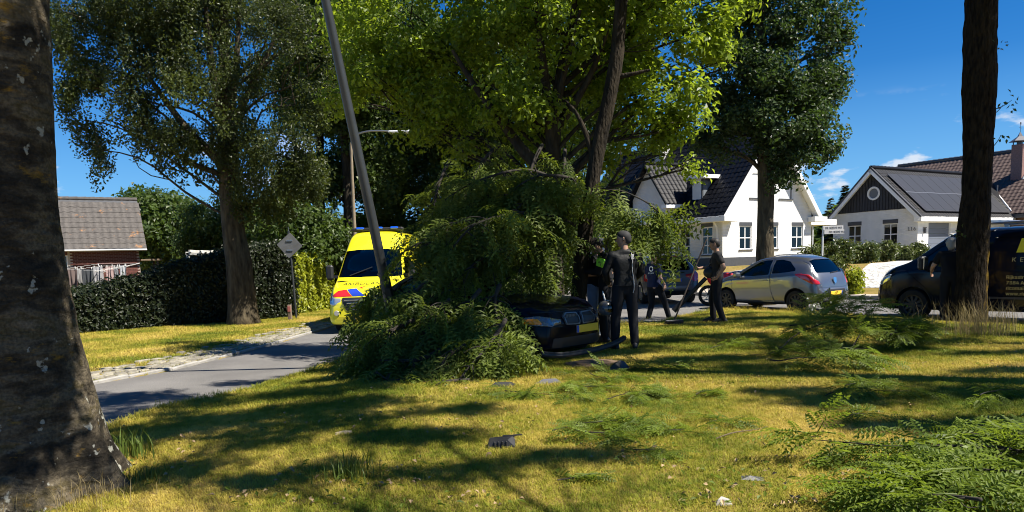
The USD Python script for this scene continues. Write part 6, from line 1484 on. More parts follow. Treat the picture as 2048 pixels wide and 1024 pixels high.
vehicle(t, bm, navy_paint, [(1.42, 0.775, 0.32, 0.22, 5, rim_dark), (-1.36, 0.775, 0.32, 0.22, 5, rim_dark)],
        windows=win_pair('side_window', [(0.60, 1.0), (0.05, 1.26), (-0.35, 1.32), (-0.38, 1.0)], dark_glass) + win_pair('side_window', [(-0.46, 1.0), (-0.44, 1.32), (-0.95, 1.27), (-1.3, 1.06)], dark_glass)
        + [('windscreen', front_cut(rounded([(-0.68, 1.0), (0.68, 1.0), (0.56, 1.33), (-0.56, 1.33)], 0.05), -0.1, 1.1), dark_glass), ('rear_window', front_cut(rounded([(-0.6, 1.08), (0.6, 1.08), (0.5, 1.33), (-0.5, 1.33)], 0.05), -1.8, -0.8), dark_glass)],
        doors=door_pair('door', [(0.72, 0.32), (0.78, 0.9), (0.05, 1.3), (-0.4, 1.36), (-0.42, 0.32)], (-0.25, 0.84, 0.90), navy_paint),
        trims=[('headlight', front_cut(rounded([(-0.40, 0.66), (-0.44, 0.60), (-0.62, 0.575), (-0.86, 0.60), (-0.865, 0.70), (-0.72, 0.725)], 0.02), 1.88, 2.6), pm('lamp_dim', (0.16, 0.17, 0.19), 0.1, metal=0.5, coat=1.0), 0.012, 0.02),
               ('headlight', front_cut(rounded([(0.40, 0.66), (0.44, 0.60), (0.62, 0.575), (0.90, 0.60), (0.92, 0.70), (0.72, 0.725)], 0.02), 1.6, 2.6), _mats['lamp_dim'], 0.012, 0.02),
               ('amber_indicator', front_cut(rounded([(-0.72, 0.61), (-0.865, 0.615), (-0.86, 0.685), (-0.75, 0.69)], 0.015), 1.9, 2.6), amber_lens, 0.020, 0.02)]
        + [('grille', front_cut(rounded([(s * 0.03, 0.58), (s * 0.32, 0.59), (s * 0.34, 0.70), (s * 0.28, 0.745), (s * 0.05, 0.735)], 0.03), 1.9, 2.6), black_plastic, 0.010, 0.03) for s in (-1, 1)]
        + [('grille_rim', front_cut(rounded([(s * 0.02, 0.57), (s * 0.33, 0.58), (s * 0.355, 0.70), (s * 0.285, 0.757), (s * 0.04, 0.745)], 0.03).difference(rounded([(s * 0.035, 0.585), (s * 0.315, 0.595), (s * 0.335, 0.70), (s * 0.275, 0.74), (s * 0.055, 0.73)], 0.03)), 1.9, 2.6), pm('rim_satin', (0.16, 0.165, 0.17), 0.4, metal=0.6), 0.022, 0.02) for s in (-1, 1)]
        + [('lower_grille', front_cut(rounded([(-0.62, 0.26), (0.62, 0.26), (0.58, 0.40), (-0.58, 0.40)], 0.03), 1.8, 2.6), black_plastic, 0.006, 0.02), ('bonnet_seam', front_cut([(-0.75, 0.765), (0.75, 0.765), (0.75, 0.773), (-0.75, 0.773)], 1.7, 2.6), black_plastic, 0.003, 0.01)])
for s in (-1, 1):
    for k in range(8): part(t, 'grille_slat', box(0.03, 0.008, 0.12, (2.235 - 0.10 * (s > 0), s * (0.075 + 0.032 * k), 0.665)), rim_silver)
plate(t, 2.262, 0.16, 0.50, 0.05)
for s in (-1, 1): part(t, 'wing_mirror', box(0.13, 0.2, 0.13, (0.55, s * 0.98, 0.98), bevel=0.04), navy_paint)
seats(t, [-0.2], 0.38, 0.48); dashboard(t, 0.55, 0.82, 1.3)
lft = np.array([-math.sin(rz), math.cos(rz)]); hd = np.array([math.cos(rz), math.sin(rz)])
def crash_pt(x, y, z): return np.array([*(loc[:2] + hd * x + lft * y), loc[2] + z])
# ================================================================ STREET FURNITURE, WASHING, WRECKAGE
pole_m = pm('lamp_pole_grey', (0.062, 0.068, 0.074), 0.36, var=0.15, scale=4, metal=0.5)
b0 = gnd(at(803, 712, 11.9))
p1 = at(651, 0, 10.7)
dirp = (p1 - b0) / np.linalg.norm(p1 - b0)
Lp = 8.4
t = thing('lamp_post', 'grey metal lamp post knocked askew and leaning left over the ambulance', 'lamp post', b0)
part(t, 'pole', tube([dirp * s for s in np.linspace(-0.3, Lp, 20)], np.interp(np.linspace(-0.3, Lp, 20), [0, 1.4, 1.5, Lp], [0.092, 0.090, 0.080, 0.050]), 20), pole_m, smooth=40)
part(t, 'access_door', oriented(box(0.01, 0.10, 0.42, (0, 0, 0), bevel=0.004), dirp * 1.0 + np.array([0.02, -0.088, 0]), (0, -1, 0), (1, 0, 0), dirp), pole_m)
part(t, 'joint_collar', tube([dirp * 1.42, dirp * 1.48], 0.094, 20), pole_m)
part(t, 'lamp_head', oriented(box(0.70, 0.24, 0.10, (0.45, 0, 0), bevel=0.04), dirp * Lp, (-1, 0.1, 0), (-0.1, -1, 0), (0, 0, 1)), pole_m)

yl2 = 27.0
g2 = gnd(at(713, 610, yl2))
t = thing('street_lamp', 'slim upright street lamp with a flat head among the trees behind the ambulance', 'street lamp', g2)
part(t, 'pole', tube(smooth_path([(0, 0, -0.1), at(709, 460, yl2) - g2, at(703, 320, yl2) - g2, at(702, 285, yl2) - g2], 16), np.linspace(0.085, 0.05, 16), 12), pm('wooden_pole', (0.20, 0.16, 0.11), 0.7, var=0.2), smooth=True)
part(t, 'arm', tube(smooth_path([at(702, 290, yl2) - g2, at(716, 268, yl2) - g2, at(745, 262, yl2) - g2, at(785, 264, yl2) - g2], 12), 0.035, 10), alu, smooth=True)
hd_ = at(800, 264, yl2) - g2
part(t, 'lamp_head', box(0.85, 0.3, 0.10, hd_, 0.0, bevel=0.04), pm('lamp_grey', (0.5, 0.52, 0.54), 0.4))

ys = 24.5
gs = gnd(at(593, 634, ys))
t = thing('diamond_sign', 'grey back of a diamond road sign on a thin leaning pole by the dark hedge', 'road sign', gs)
topp = at(577, 462, ys) - gs
part(t, 'pole', tube([(0, 0, -0.2), topp * 0.5, topp], 0.035, 10), pole_m, smooth=True)
sc_ = at(580, 491, ys) - gs
part(t, 'sign_plate', oriented(prism(rounded([(-0.43, 0), (0, -0.43), (0.43, 0), (0, 0.43)], 0.04), 0.02), sc_ + [0, -0.035, 0], (0.995, 0.0, -0.09), (0.09, 0, 0.995), (0, -1, 0)), pm('sign_back', (0.17, 0.175, 0.185), 0.5, var=0.15, scale=3, metal=0.3))
part(t, 'bracket', cat_([box(0.20, 0.03, 0.04, sc_ + [0, -0.06, dz]) for dz in (-0.16, 0.16)]), alu)
part(t, 'cap', tube([topp, topp + [0, 0, 0.12]], 0.012, 6), alu)
gm = gnd(at(580, 634, 24.0))
t = thing('marker_post', 'short wooden verge post with a red reflector beside the diamond sign', 'marker post', gm)
part(t, 'post', box(0.13, 0.10, 0.52, (0, 0, 0.24), bevel=0.02), pm('old_timber', (0.16, 0.12, 0.09), 0.9, var=0.3))
part(t, 'reflector', box(0.10, 0.02, 0.18, (0, -0.055, 0.36), bevel=0.006), pm('dull_red', (0.30, 0.10, 0.09), 0.5))

yn = 27.0
gn = gnd(at(1643, 560, yn))
t = thing('street_name_sign', 'white street name sign with two lines of small text on a thin white post', 'street sign', gn)
tp_ = at(1646, 452, yn) - gn
part(t, 'post', tube([(0, 0, -0.1), tp_], 0.03, 10), frame_white)
for k, (dz, dx, txt) in enumerate([(0.0, 0.36, 'DE HOEVE WG'), (-0.15, 0.40, 'DE HEIDE WG')]):
    o = tp_ + [dx, -0.04, -0.08 + dz]
    pl_ = part(t, 'name_plate', box(0.74, 0.015, 0.145, o, bevel=0.004), pm('sign_white', (0.55, 0.55, 0.55), 0.4))
    m = meshkit.text_mesh(txt, 0.065, 0.003)
    part(pl_, 'lettering', oriented(m, o + np.array([-0.30 + 0.1 * k, -0.009, -0.03]), (1, 0, 0), (0, 0, 1), (0, -1, 0)), black_plastic)

# pergola behind the hedge
yp = 28.0
gp = gnd(at(440, 575, yp))
white_wood = pm('white_wood', (0.55, 0.54, 0.50), 0.7, var=0.2)
t = thing('pergola', 'pale wooden garden frame whose top beam shows above the dark hedge', 'garden frame', gp)
A_, B_ = at(372, 507, yp) - gp, at(520, 510, yp) - gp
part(t, 'beam', oriented(box(np.linalg.norm(B_ - A_), 0.10, 0.12, (0, 0, 0), bevel=0.01), (A_ + B_) / 2, (B_ - A_) / np.linalg.norm(B_ - A_), (0, 1, 0), (0, 0, 1)), white_wood)
part(t, 'beam', oriented(box(np.linalg.norm(B_ - A_), 0.08, 0.10, (0, 0, 0)), (A_ + B_) / 2 + [0, 1.2, 0], (B_ - A_) / np.linalg.norm(B_ - A_), (0, 1, 0), (0, 0, 1)), white_wood)
for u in (376, 412, 516):
    q = at(u, 508, yp) - gp
    part(t, 'post', box(0.12, 0.10, q[2] + 0.1, (q[0], q[1], q[2] / 2), bevel=0.01), white_wood)
for k in range(7):
    q = A_ + (B_ - A_) * (k + 0.5) / 7
    part(t, 'rafter', box(0.06, 1.5, 0.08, q + [0, 0.6, 0.10]), white_wood)
part(t, 'blue_cloth', box(0.38, 0.3, 0.2, at(510, 514, yp) - gp + [0, -0.15, -0.02], bevel=0.04), plate_blue)

# washing on a rotary airer
yw = 31.0
gw_ = gnd(at(205, 590, yw))
t = thing('rotary_airer', 'rotary clothes airer hung with washing in front of the brick house', 'clothes airer', gw_)
hub = at(205, 545, yw) - gw_
part(t, 'pole', tube([(0, 0, 0), hub], 0.025, 8), alu)
ends = [at(128, 538, yw - 1.0) - gw_, at(278, 527, yw - 0.4) - gw_, at(196, 528, yw + 1.4) - gw_, at(190, 542, yw - 1.7) - gw_]
part(t, 'arm', cat_([tube([hub, e], 0.016, 6) for e in ends]), pm('airer_white', (0.7, 0.7, 0.68), 0.4))
part(t, 'line', cat_([tube([ends[a] * f + hub * (1 - f), ends[b] * f + hub * (1 - f)], 0.004, 4) for f in (0.5, 0.75, 1.0) for a, b in ((0, 3), (3, 1), (1, 2), (2, 0))]), _mats['airer_white'])
def cloth_item(u0, u1, v0, v1, y, col, label, seed, taper=0.0):
    r = np.random.default_rng(seed)
    a, b = at(u0, v0, y), at(u1, v0 - 2, y + 0.15)
    h = (v1 - v0) * y / FPX
    nu, nv_ = 14, 12
    s, q = np.meshgrid(np.linspace(0, 1, nu), np.linspace(0, 1, nv_))
    P = a + (b - a) * s[..., None]
    mid = s - 0.5
    P = P + (b - a) * (-mid * taper * q)[..., None]
    P[..., 2] -= q * h * (1 + 0.06 * np.sin(s * 9 + seed)) + 0.02 * np.sin(s * np.pi)
    P[..., 1] += 0.05 * np.sin(s * 17 + seed) * (0.3 + q) + 0.03 * np.sin(s * 7 + q * 3 + seed)
    o = P[0, nu // 2].copy()
    v = (P - o).reshape(-1, 3)
    i = (np.arange(nv_ - 1)[:, None] * nu + np.arange(nu - 1)[None]).ravel()
    f = np.vstack([np.stack([i, i + 1, i + nu + 1], 1), np.stack([i, i + nu + 1, i + nu], 1)])
    v2 = v + [0, 0.015, 0]
    n = len(v)
    m = trimesh.Trimesh(np.vstack([v, v2]), np.vstack([f, f[:, ::-1] + n]), process=False)
    th = thing('washing', label, 'laundry', o, group='washing on the rotary airer')
    part(th, 'cloth', m, pm(f'cloth_{seed}', col, 0.9, var=0.15, scale=5), smooth=True)
    for s_ in (0.12, 0.88):
        q_ = a + (b - a) * s_ - o
        part(th, 'clothes_peg', box(0.02, 0.03, 0.09, q_ + [0, 0, 0.0]), _mats['airer_white'])
cloth_item(130, 153, 537, 577, yw - 1.1, (0.12, 0.09, 0.085), 'brownish towel hanging at the left end of the washing', 1)
cloth_item(153, 163, 537, 576, yw - 1.3, (0.22, 0.22, 0.225), 'narrow pale grey garment beside the brown towel on the airer', 2)
cloth_item(163, 186, 538, 574, yw - 1.45, (0.035, 0.04, 0.048), 'dark trousers hanging between two grey garments on the airer', 3)
cloth_item(186, 205, 534, 568, yw - 1.2, (0.25, 0.25, 0.27), 'light grey shirt hanging at the middle of the airer', 4, 0.15)
cloth_item(212, 226, 533, 562, yw - 0.9, (0.30, 0.22, 0.22), 'pinkish grey cloth hanging right of the light grey shirt', 5)
cloth_item(227, 236, 533, 558, yw - 0.7, (0.16, 0.17, 0.19), 'narrow mid grey garment right of the pinkish cloth', 6)
cloth_item(237, 252, 531, 556, yw - 0.6, (0.30, 0.32, 0.35), 'pale blue grey garment at the right end of the washing', 7, 0.2)

# wreckage on the lawn
pb = G(1004, 893)
t = thing('car_part', 'black plastic box shaped piece of wreckage lying alone on the sunlit lawn', 'car part', pb, 0.12)
part(t, 'shell', man_ := tm(Manifold.hull_points(np.array([(-0.115, -0.05, 0), (0.10, -0.055, 0), (0.115, 0.05, 0), (-0.11, 0.055, 0), (-0.10, -0.035, 0.055), (0.04, -0.04, 0.060), (0.10, 0.04, 0.075), (-0.09, 0.045, 0.065)]))), black_plastic)
part(t, 'rib', cat_([box(0.012, 0.112, 0.05, (-0.06 + 0.03 * k, -0.003, 0.028), bevel=0.003) for k in range(4)] + [box(0.10, 0.012, 0.012, (0.06, 0.03, 0.074), -0.1)]), pm('worn_black', (0.03, 0.03, 0.032), 0.4))
part(t, 'tab', box(0.07, 0.03, 0.006, (0.13, 0.045, 0.074), 0.1), black_plastic)
def shard(name, label, cat, u, v, pts, mat_, rz=0.0):
    p = G(u, v)
    m = tm(Manifold.hull_points(np.array(pts, float)).refine(2))
    m.vertices = m.vertices + (meshkit.fbm(np.array(m.vertices) * 14, 3, int(u)) - 0.5)[:, None] * 0.02 * np.ptp(m.vertices, axis=0).max()
    path = thing(name, label, cat, p, rz)
    part(path, 'piece', m, mat_)
shard('stone', 'pale grey stone lying on the lawn at the bottom edge', 'stone', 1445, 1008, [(-0.05, -0.03, 0), (0.05, -0.025, 0), (0.055, 0.02, 0.005), (-0.04, 0.03, 0), (-0.03, -0.02, 0.035), (0.04, -0.01, 0.03), (0, 0.02, 0.04)], pm('stone_grey', (0.33, 0.31, 0.29), 0.9, var=0.25, scale=30))
shard('plastic_shard', 'flat dark broken shard on the grass left of the big fallen branch', 'debris', 1504, 960, [(-0.075, -0.02, 0.01), (0.07, -0.03, 0.0), (0.08, 0.02, 0.01), (0, 0.05, 0.015), (-0.06, 0.03, 0.02), (-0.01, 0, 0.03)], pm('shard_dark', (0.05, 0.05, 0.055), 0.5, var=0.5, scale=30))
shard('bumper_piece', 'curved black bumper fragment on the grass right of the crashed car', 'car part', 1237, 742, [(-0.10, -0.1, 0), (0.02, -0.06, 0), (0.12, 0.05, 0), (0.16, 0.12, 0.02), (-0.05, 0.05, 0.10), (0.04, 0.08, 0.13), (0.10, 0.12, 0.10), (-0.12, -0.06, 0.05)], black_plastic)
shard('plastic_cover', 'flat dark cover lying on the grass in front of the crashed car wheel', 'car part', 1005, 772, [(-0.16, -0.06, 0), (0.15, -0.05, 0), (0.16, 0.06, 0.01), (-0.12, 0.07, 0.0), (-0.08, 0, 0.05), (0.1, 0.01, 0.045)], black_plastic)
shard('plastic_cover', 'grey lit flat cover lying below the crashed car bumper', 'car part', 1095, 766, [(-0.16, -0.05, 0), (0.17, -0.04, 0), (0.15, 0.06, 0.01), (-0.12, 0.06, 0.0), (-0.05, 0, 0.05), (0.1, 0.02, 0.05)], pm('grey_cover', (0.10, 0.10, 0.11), 0.3))
shard('twig', 'pale short stick on the shaded lawn left of centre', 'stick', 688, 868, [(-0.07, -0.01, 0), (0.07, 0.005, 0), (0.07, 0.02, 0.02), (-0.07, 0.01, 0.02), (0, 0, 0.03)], pm('pale_wood', (0.38, 0.31, 0.20), 0.9), 0.3)
shard('clod', 'small brown clod of earth left of the black wreckage piece', 'clod', 978, 912, [(-0.03, -0.02, 0), (0.03, -0.02, 0), (0.02, 0.02, 0), (-0.01, 0.0, 0.03), (0.015, 0.005, 0.03)], pm('earth', (0.13, 0.085, 0.05), 0.95, var=0.3))
# torn bumper hanging off the wreck
bq = [crash_pt(2.26, -0.86, 0.22), crash_pt(2.36, -0.45, 0.17), crash_pt(2.40, 0.05, 0.18), crash_pt(2.38, 0.55, 0.21), crash_pt(2.30, 1.0, 0.27)]
pth = smooth_path(bq, 24)
secs = []
prof = np.array([(-0.03, -0.07), (0.04, -0.06), (0.05, 0.0), (0.03, 0.07), (-0.03, 0.07), (-0.01, 0)])
t = thing('torn_bumper', 'torn black bumper strip hanging loose under the front of the crashed car', 'bumper', loc_b := bq[2])
bm_ = tube(pth - loc_b, 0.042, 8)
bm_.vertices[:, 2] *= 1.0
part(t, 'strip', bm_, black_plastic, smooth=40)
part(t, 'edge_trim', tube(pth - loc_b + np.array([0, -0.055, 0.035]), 0.005, 6), black_plastic)
# churned earth by the wreck
pe = G(1190, 728)
m = trimesh.creation.icosphere(4, 1); v = np.array(m.vertices); v = v * (0.75 + 0.5 * meshkit.fbm(v * 3, 4, 6)[:, None]); m.vertices = v * [0.42, 0.24, 0.07]
solo('churned_earth', m.apply_translation(pe + [0, 0, -0.01]), _mats['earth'], 'patch of churned brown earth under the torn bumper', 'earth', kind='stuff', smooth=True)
# ================================================================ PEOPLE
def ball(p, r): return Manifold.sphere(1.0, 20).scale(np.broadcast_to(r, 3).tolist()).translate(np.asarray(p, float).tolist())
def bone(a, b, ra, rb): return Manifold.batch_hull([ball(a, ra), ball(b, rb)])
def chain(pts, rs):
    out = bone(pts[0], pts[1], rs[0], rs[1])
    for k in range(1, len(pts) - 1): out += bone(pts[k], pts[k + 1], rs[k], rs[k + 1])
    return out
def soften(m, edge, it=8):
    t = tm(m.refine_to_length(edge)); t = trimesh.Trimesh(t.vertices, t.faces, process=True)
    trimesh.smoothing.filter_taubin(t, lamb=0.5, nu=0.53, iterations=it)
    return t
def hand(w, d, side, curl=0.5, n=None):
    """Five-fingered hand: w wrist, d direction of the fingers, n palm normal."""
    w, d = np.asarray(w, float), np.asarray(d, float); d /= np.linalg.norm(d)
    n = np.asarray(n if n is not None else (0, 1, 0), float); n = n - d * (n @ d); n /= np.linalg.norm(n)
    s = np.cross(d, n) * side
    P = lambda a, b, c: w + d * a + s * b + n * c
    m = Manifold.batch_hull([ball(P(0.0, 0.018, 0), 0.017), ball(P(0.0, -0.018, 0), 0.017), ball(P(0.085, 0.036, 0), 0.013), ball(P(0.085, -0.036, 0), 0.013)])
    for k, (b, L) in enumerate(((0.034, 0.075), (0.012, 0.085), (-0.011, 0.078), (-0.034, 0.060))):
        c = curl
        a0, a1, a2, a3 = P(0.08, b, 0), P(0.08 + L * 0.45 * math.cos(c * 0.7), b, L * 0.45 * math.sin(c * 0.7)), None, None
        d2 = (math.cos(c * 1.7), math.sin(c * 1.7)); d3 = (math.cos(c * 2.6), math.sin(c * 2.6))
        a2 = a1 + (d * d2[0] + n * d2[1]) * L * 0.32; a3 = a2 + (d * d3[0] + n * d3[1]) * L * 0.25
        m += chain([a0, a1, a2, a3], [0.0100, 0.0095, 0.0088, 0.0075])
    m += chain([P(0.025, 0.035, 0.0), P(0.055, 0.058, 0.012), P(0.085, 0.062, 0.028)], [0.014, 0.011, 0.009])
    return m
skin = pm('skin', (0.42, 0.25, 0.18), 0.55, var=0.08, scale=10)
skin_dark = pm('skin_tanned', (0.30, 0.17, 0.115), 0.55, var=0.08, scale=10)
hair_dark, hair_grey = pm('hair_dark', (0.012, 0.010, 0.009), 0.6, bump=0.006, bscale=90), pm('hair_grey', (0.32, 0.31, 0.30), 0.7, bump=0.006, bscale=90)
shoe_m = pm('shoe_black', (0.012, 0.012, 0.013), 0.5)
def cloth(name, c, rough=0.85): return pm(name, c, rough, var=0.18, scale=7, bump=0.012, bscale=9, spec=0.2)
def person(label, loc, heading, height=1.80, J=None, sk=None, shirt=None, trousers=None, sleeve='short', hair=None, hairstyle='short', build=1.0, shirt_hem=0.92, shoe=None, jacket=False, hands=((0.5,), (0.5,))):
    """Local frame: +y is where the body faces, x to its right. J overrides joints of a standing 1.8 m figure."""
    k = height / 1.8
    j = dict(pelvis=(0, 0, 0.97), waist=(0, 0.0, 1.12), chest=(0, 0.0, 1.33), neck=(0, -0.01, 1.50), head=(0, 0.03, 1.66),
             sh_l=(-0.195, 0, 1.45), sh_r=(0.195, 0, 1.45), el_l=(-0.25, -0.03, 1.17), el_r=(0.25, -0.03, 1.17), wr_l=(-0.24, 0.06, 0.93), wr_r=(0.24, 0.06, 0.93),
             hd_l=(-0.02, 0.1, -1), hd_r=(0.02, 0.1, -1), pn_l=(1, 0, 0), pn_r=(-1, 0, 0),
             hip_l=(-0.095, 0, 0.93), hip_r=(0.095, 0, 0.93), kn_l=(-0.11, 0.02, 0.50), kn_r=(0.11, 0.02, 0.50), an_l=(-0.12, -0.03, 0.09), an_r=(0.12, -0.03, 0.09), to_l=(-0.14, 0.15, 0.035), to_r=(0.14, 0.15, 0.035), look=(0, 1, 0))
    j.update(J or {})
    p = {a: np.array(b, float) * (k if not a.startswith(('hd', 'pn', 'look')) else 1) for a, b in j.items()}
    t = thing('person', label, 'person', loc, heading - math.pi / 2, group=None)
    b = build
    def torso(e):
        return Manifold.batch_hull([ball(p['chest'] + [0.09, 0, 0], [0.10 * b + e, 0.105 * b + e, 0.13]), ball(p['chest'] - [0.09, 0, 0], [0.10 * b + e, 0.105 * b + e, 0.13]), ball(p['waist'] + [0.06, 0, 0], [0.09 * b + e, 0.095 * b + e, 0.09]), ball(p['waist'] - [0.06, 0, 0], [0.09 * b + e, 0.095 * b + e, 0.09])]) \
            + Manifold.batch_hull([ball(p['waist'] + [0.06, 0, 0], [0.09 * b + e, 0.095 * b + e, 0.09]), ball(p['waist'] - [0.06, 0, 0], [0.09 * b + e, 0.095 * b + e, 0.09]), ball(p['pelvis'] + [0.08, 0, 0], [0.09 * b + e, 0.105 * b + e, 0.10]), ball(p['pelvis'] - [0.08, 0, 0], [0.09 * b + e, 0.105 * b + e, 0.10])]) \
            + Manifold.batch_hull([ball(p['sh_l'], 0.062 + e), ball(p['sh_r'], 0.062 + e), ball(p['chest'] + [0, 0, 0.02], [0.15 * b + e, 0.10 + e, 0.10])]) + Manifold.batch_hull([ball(p['sh_l'], 0.05 + e), ball(p['sh_r'], 0.05 + e), ball(p['neck'] - [0, 0, 0.03], 0.055 + e)])
    def leg(s, e): return bone(p['hip_' + s], p['kn_' + s], 0.092 * b + e, 0.060 + e) + bone(p['kn_' + s], p['an_' + s], 0.060 + e, 0.042 + e)
    def arm(s, e, full=True):
        m = bone(p['sh_' + s], p['el_' + s], 0.058 * b + e, 0.043 + e)
        return m + bone(p['el_' + s], p['wr_' + s], 0.043 + e, 0.029 + e) if full else m
    look = p['look'] / np.linalg.norm(p['look'])
    H = p['head']
    up_ = np.array([0, 0, 1.0]) - look * look[2]; up_ /= np.linalg.norm(up_)
    sd = np.cross(look, up_)
    hp = lambda a, b_, c: H + look * a + sd * b_ + up_ * c
    head = Manifold.batch_hull([ball(hp(-0.015, 0, 0.03), 0.092), ball(hp(0.03, 0, 0.03), 0.078), ball(hp(0.045, 0, -0.075), 0.042), ball(hp(0.02, 0.035, -0.05), 0.04), ball(hp(0.02, -0.035, -0.05), 0.04)])
    head += Manifold.batch_hull([ball(hp(0.098, 0, 0.015), 0.008), ball(hp(0.120, 0, -0.018), 0.011), ball(hp(0.09, 0.014, -0.022), 0.009), ball(hp(0.09, -0.014, -0.022), 0.009)])
    head += Manifold.batch_hull([ball(hp(0.085, 0.02, -0.055), 0.010), ball(hp(0.085, -0.02, -0.055), 0.010)])
    for s in (-1, 1): head += Manifold.batch_hull([ball(hp(-0.01, s * 0.088, 0.025), [0.012, 0.014, 0.02]), ball(hp(0.0, s * 0.086, -0.018), 0.011)])
    body = torso(0) + head + bone(p['neck'] - [0, 0, 0.05], H + look * -0.005 - up_ * 0.03, 0.062, 0.055)
    for s in 'lr':
        body += leg(s, 0) + arm(s, 0) + Manifold.batch_hull([ball(p['an_' + s], 0.043), ball(p['an_' + s] + (p['to_' + s] - p['an_' + s]) * [0.1, 0.1, 0.9], 0.035), ball(p['to_' + s], 0.032)])
    bmesh = soften(body, 0.030, 6)
    hands_ = Manifold()
    for s, sg, (cu,) in (('l', -1, hands[0]), ('r', 1, hands[1])):
        d = p['hd_' + s]; hands_ += hand(p['wr_' + s] + d / np.linalg.norm(d) * 0.015, d, sg, cu, p['pn_' + s])
    ht = soften(hands_, 0.009, 4)
    try:
        full = man(bmesh) + man(ht)
        bt = tm(full) if not full.is_empty() else cat_([bmesh, ht])
    except Exception:
        bt = cat_([bmesh, ht])
    bp_ = part(t, 'body', bt, sk or skin, smooth=True)
    for s in (-1, 1): part(bp_, 'eye', trimesh.creation.icosphere(2, 0.011).apply_translation(hp(0.083, s * 0.033, 0.022)), hair_dark, smooth=True)
    # clothes
    sh = torso(0.016)
    for s in 'lr': sh += arm(s, 0.016, sleeve == 'long') if sleeve != 'short' else bone(p['sh_' + s], p['sh_' + s] * 0.45 + p['el_' + s] * 0.55, 0.058 * b + 0.018, 0.052 * b + 0.020)
    cutz = (p['pelvis'][2] - 0.97 * k) + shirt_hem * k
    sh = sh - Manifold.cube([2, 2, 2], True).translate([0, 0, cutz - 1.0])
    part(t, 'jacket' if jacket else 'shirt', soften(sh, 0.032, 5), shirt, smooth=True)
    tr_ = Manifold.batch_hull([ball(p['pelvis'] + [0.08, 0, 0.02], [0.09 * b + 0.012, 0.105 * b + 0.012, 0.10]), ball(p['pelvis'] - [0.08, 0, -0.02], [0.09 * b + 0.012, 0.105 * b + 0.012, 0.10]), ball(p['hip_l'], 0.105 * b), ball(p['hip_r'], 0.105 * b)])
    for s in 'lr': tr_ += bone(p['hip_' + s], p['kn_' + s], 0.092 * b + 0.014, 0.060 + 0.020) + bone(p['kn_' + s], p['an_' + s] + [0, 0, 0.0], 0.060 + 0.020, 0.042 + 0.022)
    part(t, 'trousers', soften(tr_, 0.034, 5), trousers, smooth=True)
    for s in 'lr':
        a, o = p['an_' + s], p['to_' + s]
        heel = a + (a - o) * [0.35, 0.35, 0] ; heel[2] = max(o[2] + 0.005, a[2] - 0.055)
        part(t, 'shoe', soften(Manifold.batch_hull([ball(heel, 0.040), ball(o, [0.046, 0.05, 0.036]), ball(o * 0.5 + a * 0.5, 0.048), ball(a + [0, 0, 0.005], 0.052)]), 0.03, 4), shoe or shoe_m, smooth=True)
    if hairstyle == 'short':
        hm = Manifold.batch_hull([ball(hp(-0.022, 0, 0.045), 0.096), ball(hp(0.02, 0, 0.062), 0.084), ball(hp(-0.05, 0, 0.0), 0.075)]) - Manifold.batch_hull([ball(hp(0.10, 0.07, 0.01), 0.05), ball(hp(0.10, -0.07, 0.01), 0.05), ball(hp(0.06, 0, -0.12), 0.10), ball(hp(0.13, 0, 0.05), 0.05)])
        part(t, 'hair', soften(hm, 0.025, 3), hair or hair_dark, smooth=True)
    elif hairstyle == 'full':
        hm = Manifold.batch_hull([ball(hp(-0.03, 0, 0.04), 0.110), ball(hp(0.015, 0, 0.07), 0.092), ball(hp(-0.06, 0, -0.03), 0.085)]) - Manifold.batch_hull([ball(hp(0.11, 0.07, 0.0), 0.05), ball(hp(0.11, -0.07, 0.0), 0.05), ball(hp(0.07, 0, -0.12), 0.10), ball(hp(0.14, 0, 0.05), 0.05)])
        q = soften(hm, 0.02, 2); vv = np.array(q.vertices); q.vertices = vv + q.vertex_normals * (meshkit.fbm(vv * 30, 2, 3)[:, None] - 0.4) * 0.03
        part(t, 'hair', q, hair or hair_dark, smooth=True)
    elif hairstyle == 'cap':
        cm = Manifold.batch_hull([ball(hp(-0.02, 0, 0.045), 0.100), ball(hp(0.02, 0, 0.055), 0.088)]) ^ Manifold.cube([1, 1, 1], True).translate([H[0], H[1], H[2] + 0.53])
        cm += Manifold.batch_hull([ball(hp(0.08, 0.05, 0.045), 0.012), ball(hp(0.08, -0.05, 0.045), 0.012), ball(hp(0.165, 0.03, 0.030), 0.008), ball(hp(0.165, -0.03, 0.030), 0.008)])
        part(t, 'cap', soften(cm, 0.025, 2), hair or hair_dark, smooth=True)
    return t, p, hp
def wpt(loc, heading, q):
    c, s = math.cos(heading - math.pi / 2), math.sin(heading - math.pi / 2)
    return np.array([loc[0] + c * q[0] - s * q[1], loc[1] + s * q[0] + c * q[1], loc[2] + q[2]])
black_cloth, navy_cloth = cloth('black_cloth', (0.010, 0.010, 0.012)), cloth('navy_cloth', (0.018, 0.024, 0.060))
leather = pm('black_leather', (0.007, 0.008, 0.009), 0.6, spec=0.18, var=0.2, scale=8, bump=0.01, bscale=12)
dark_trousers = cloth('dark_trousers', (0.010, 0.011, 0.014)); jeans = cloth('light_jeans', (0.20, 0.26, 0.36)); tee = cloth('dark_tee', (0.022, 0.022, 0.024)); hivis = pm('lime_band', (0.35, 0.85, 0.05), 0.5)
FX, FY = 0.0, math.pi / 2

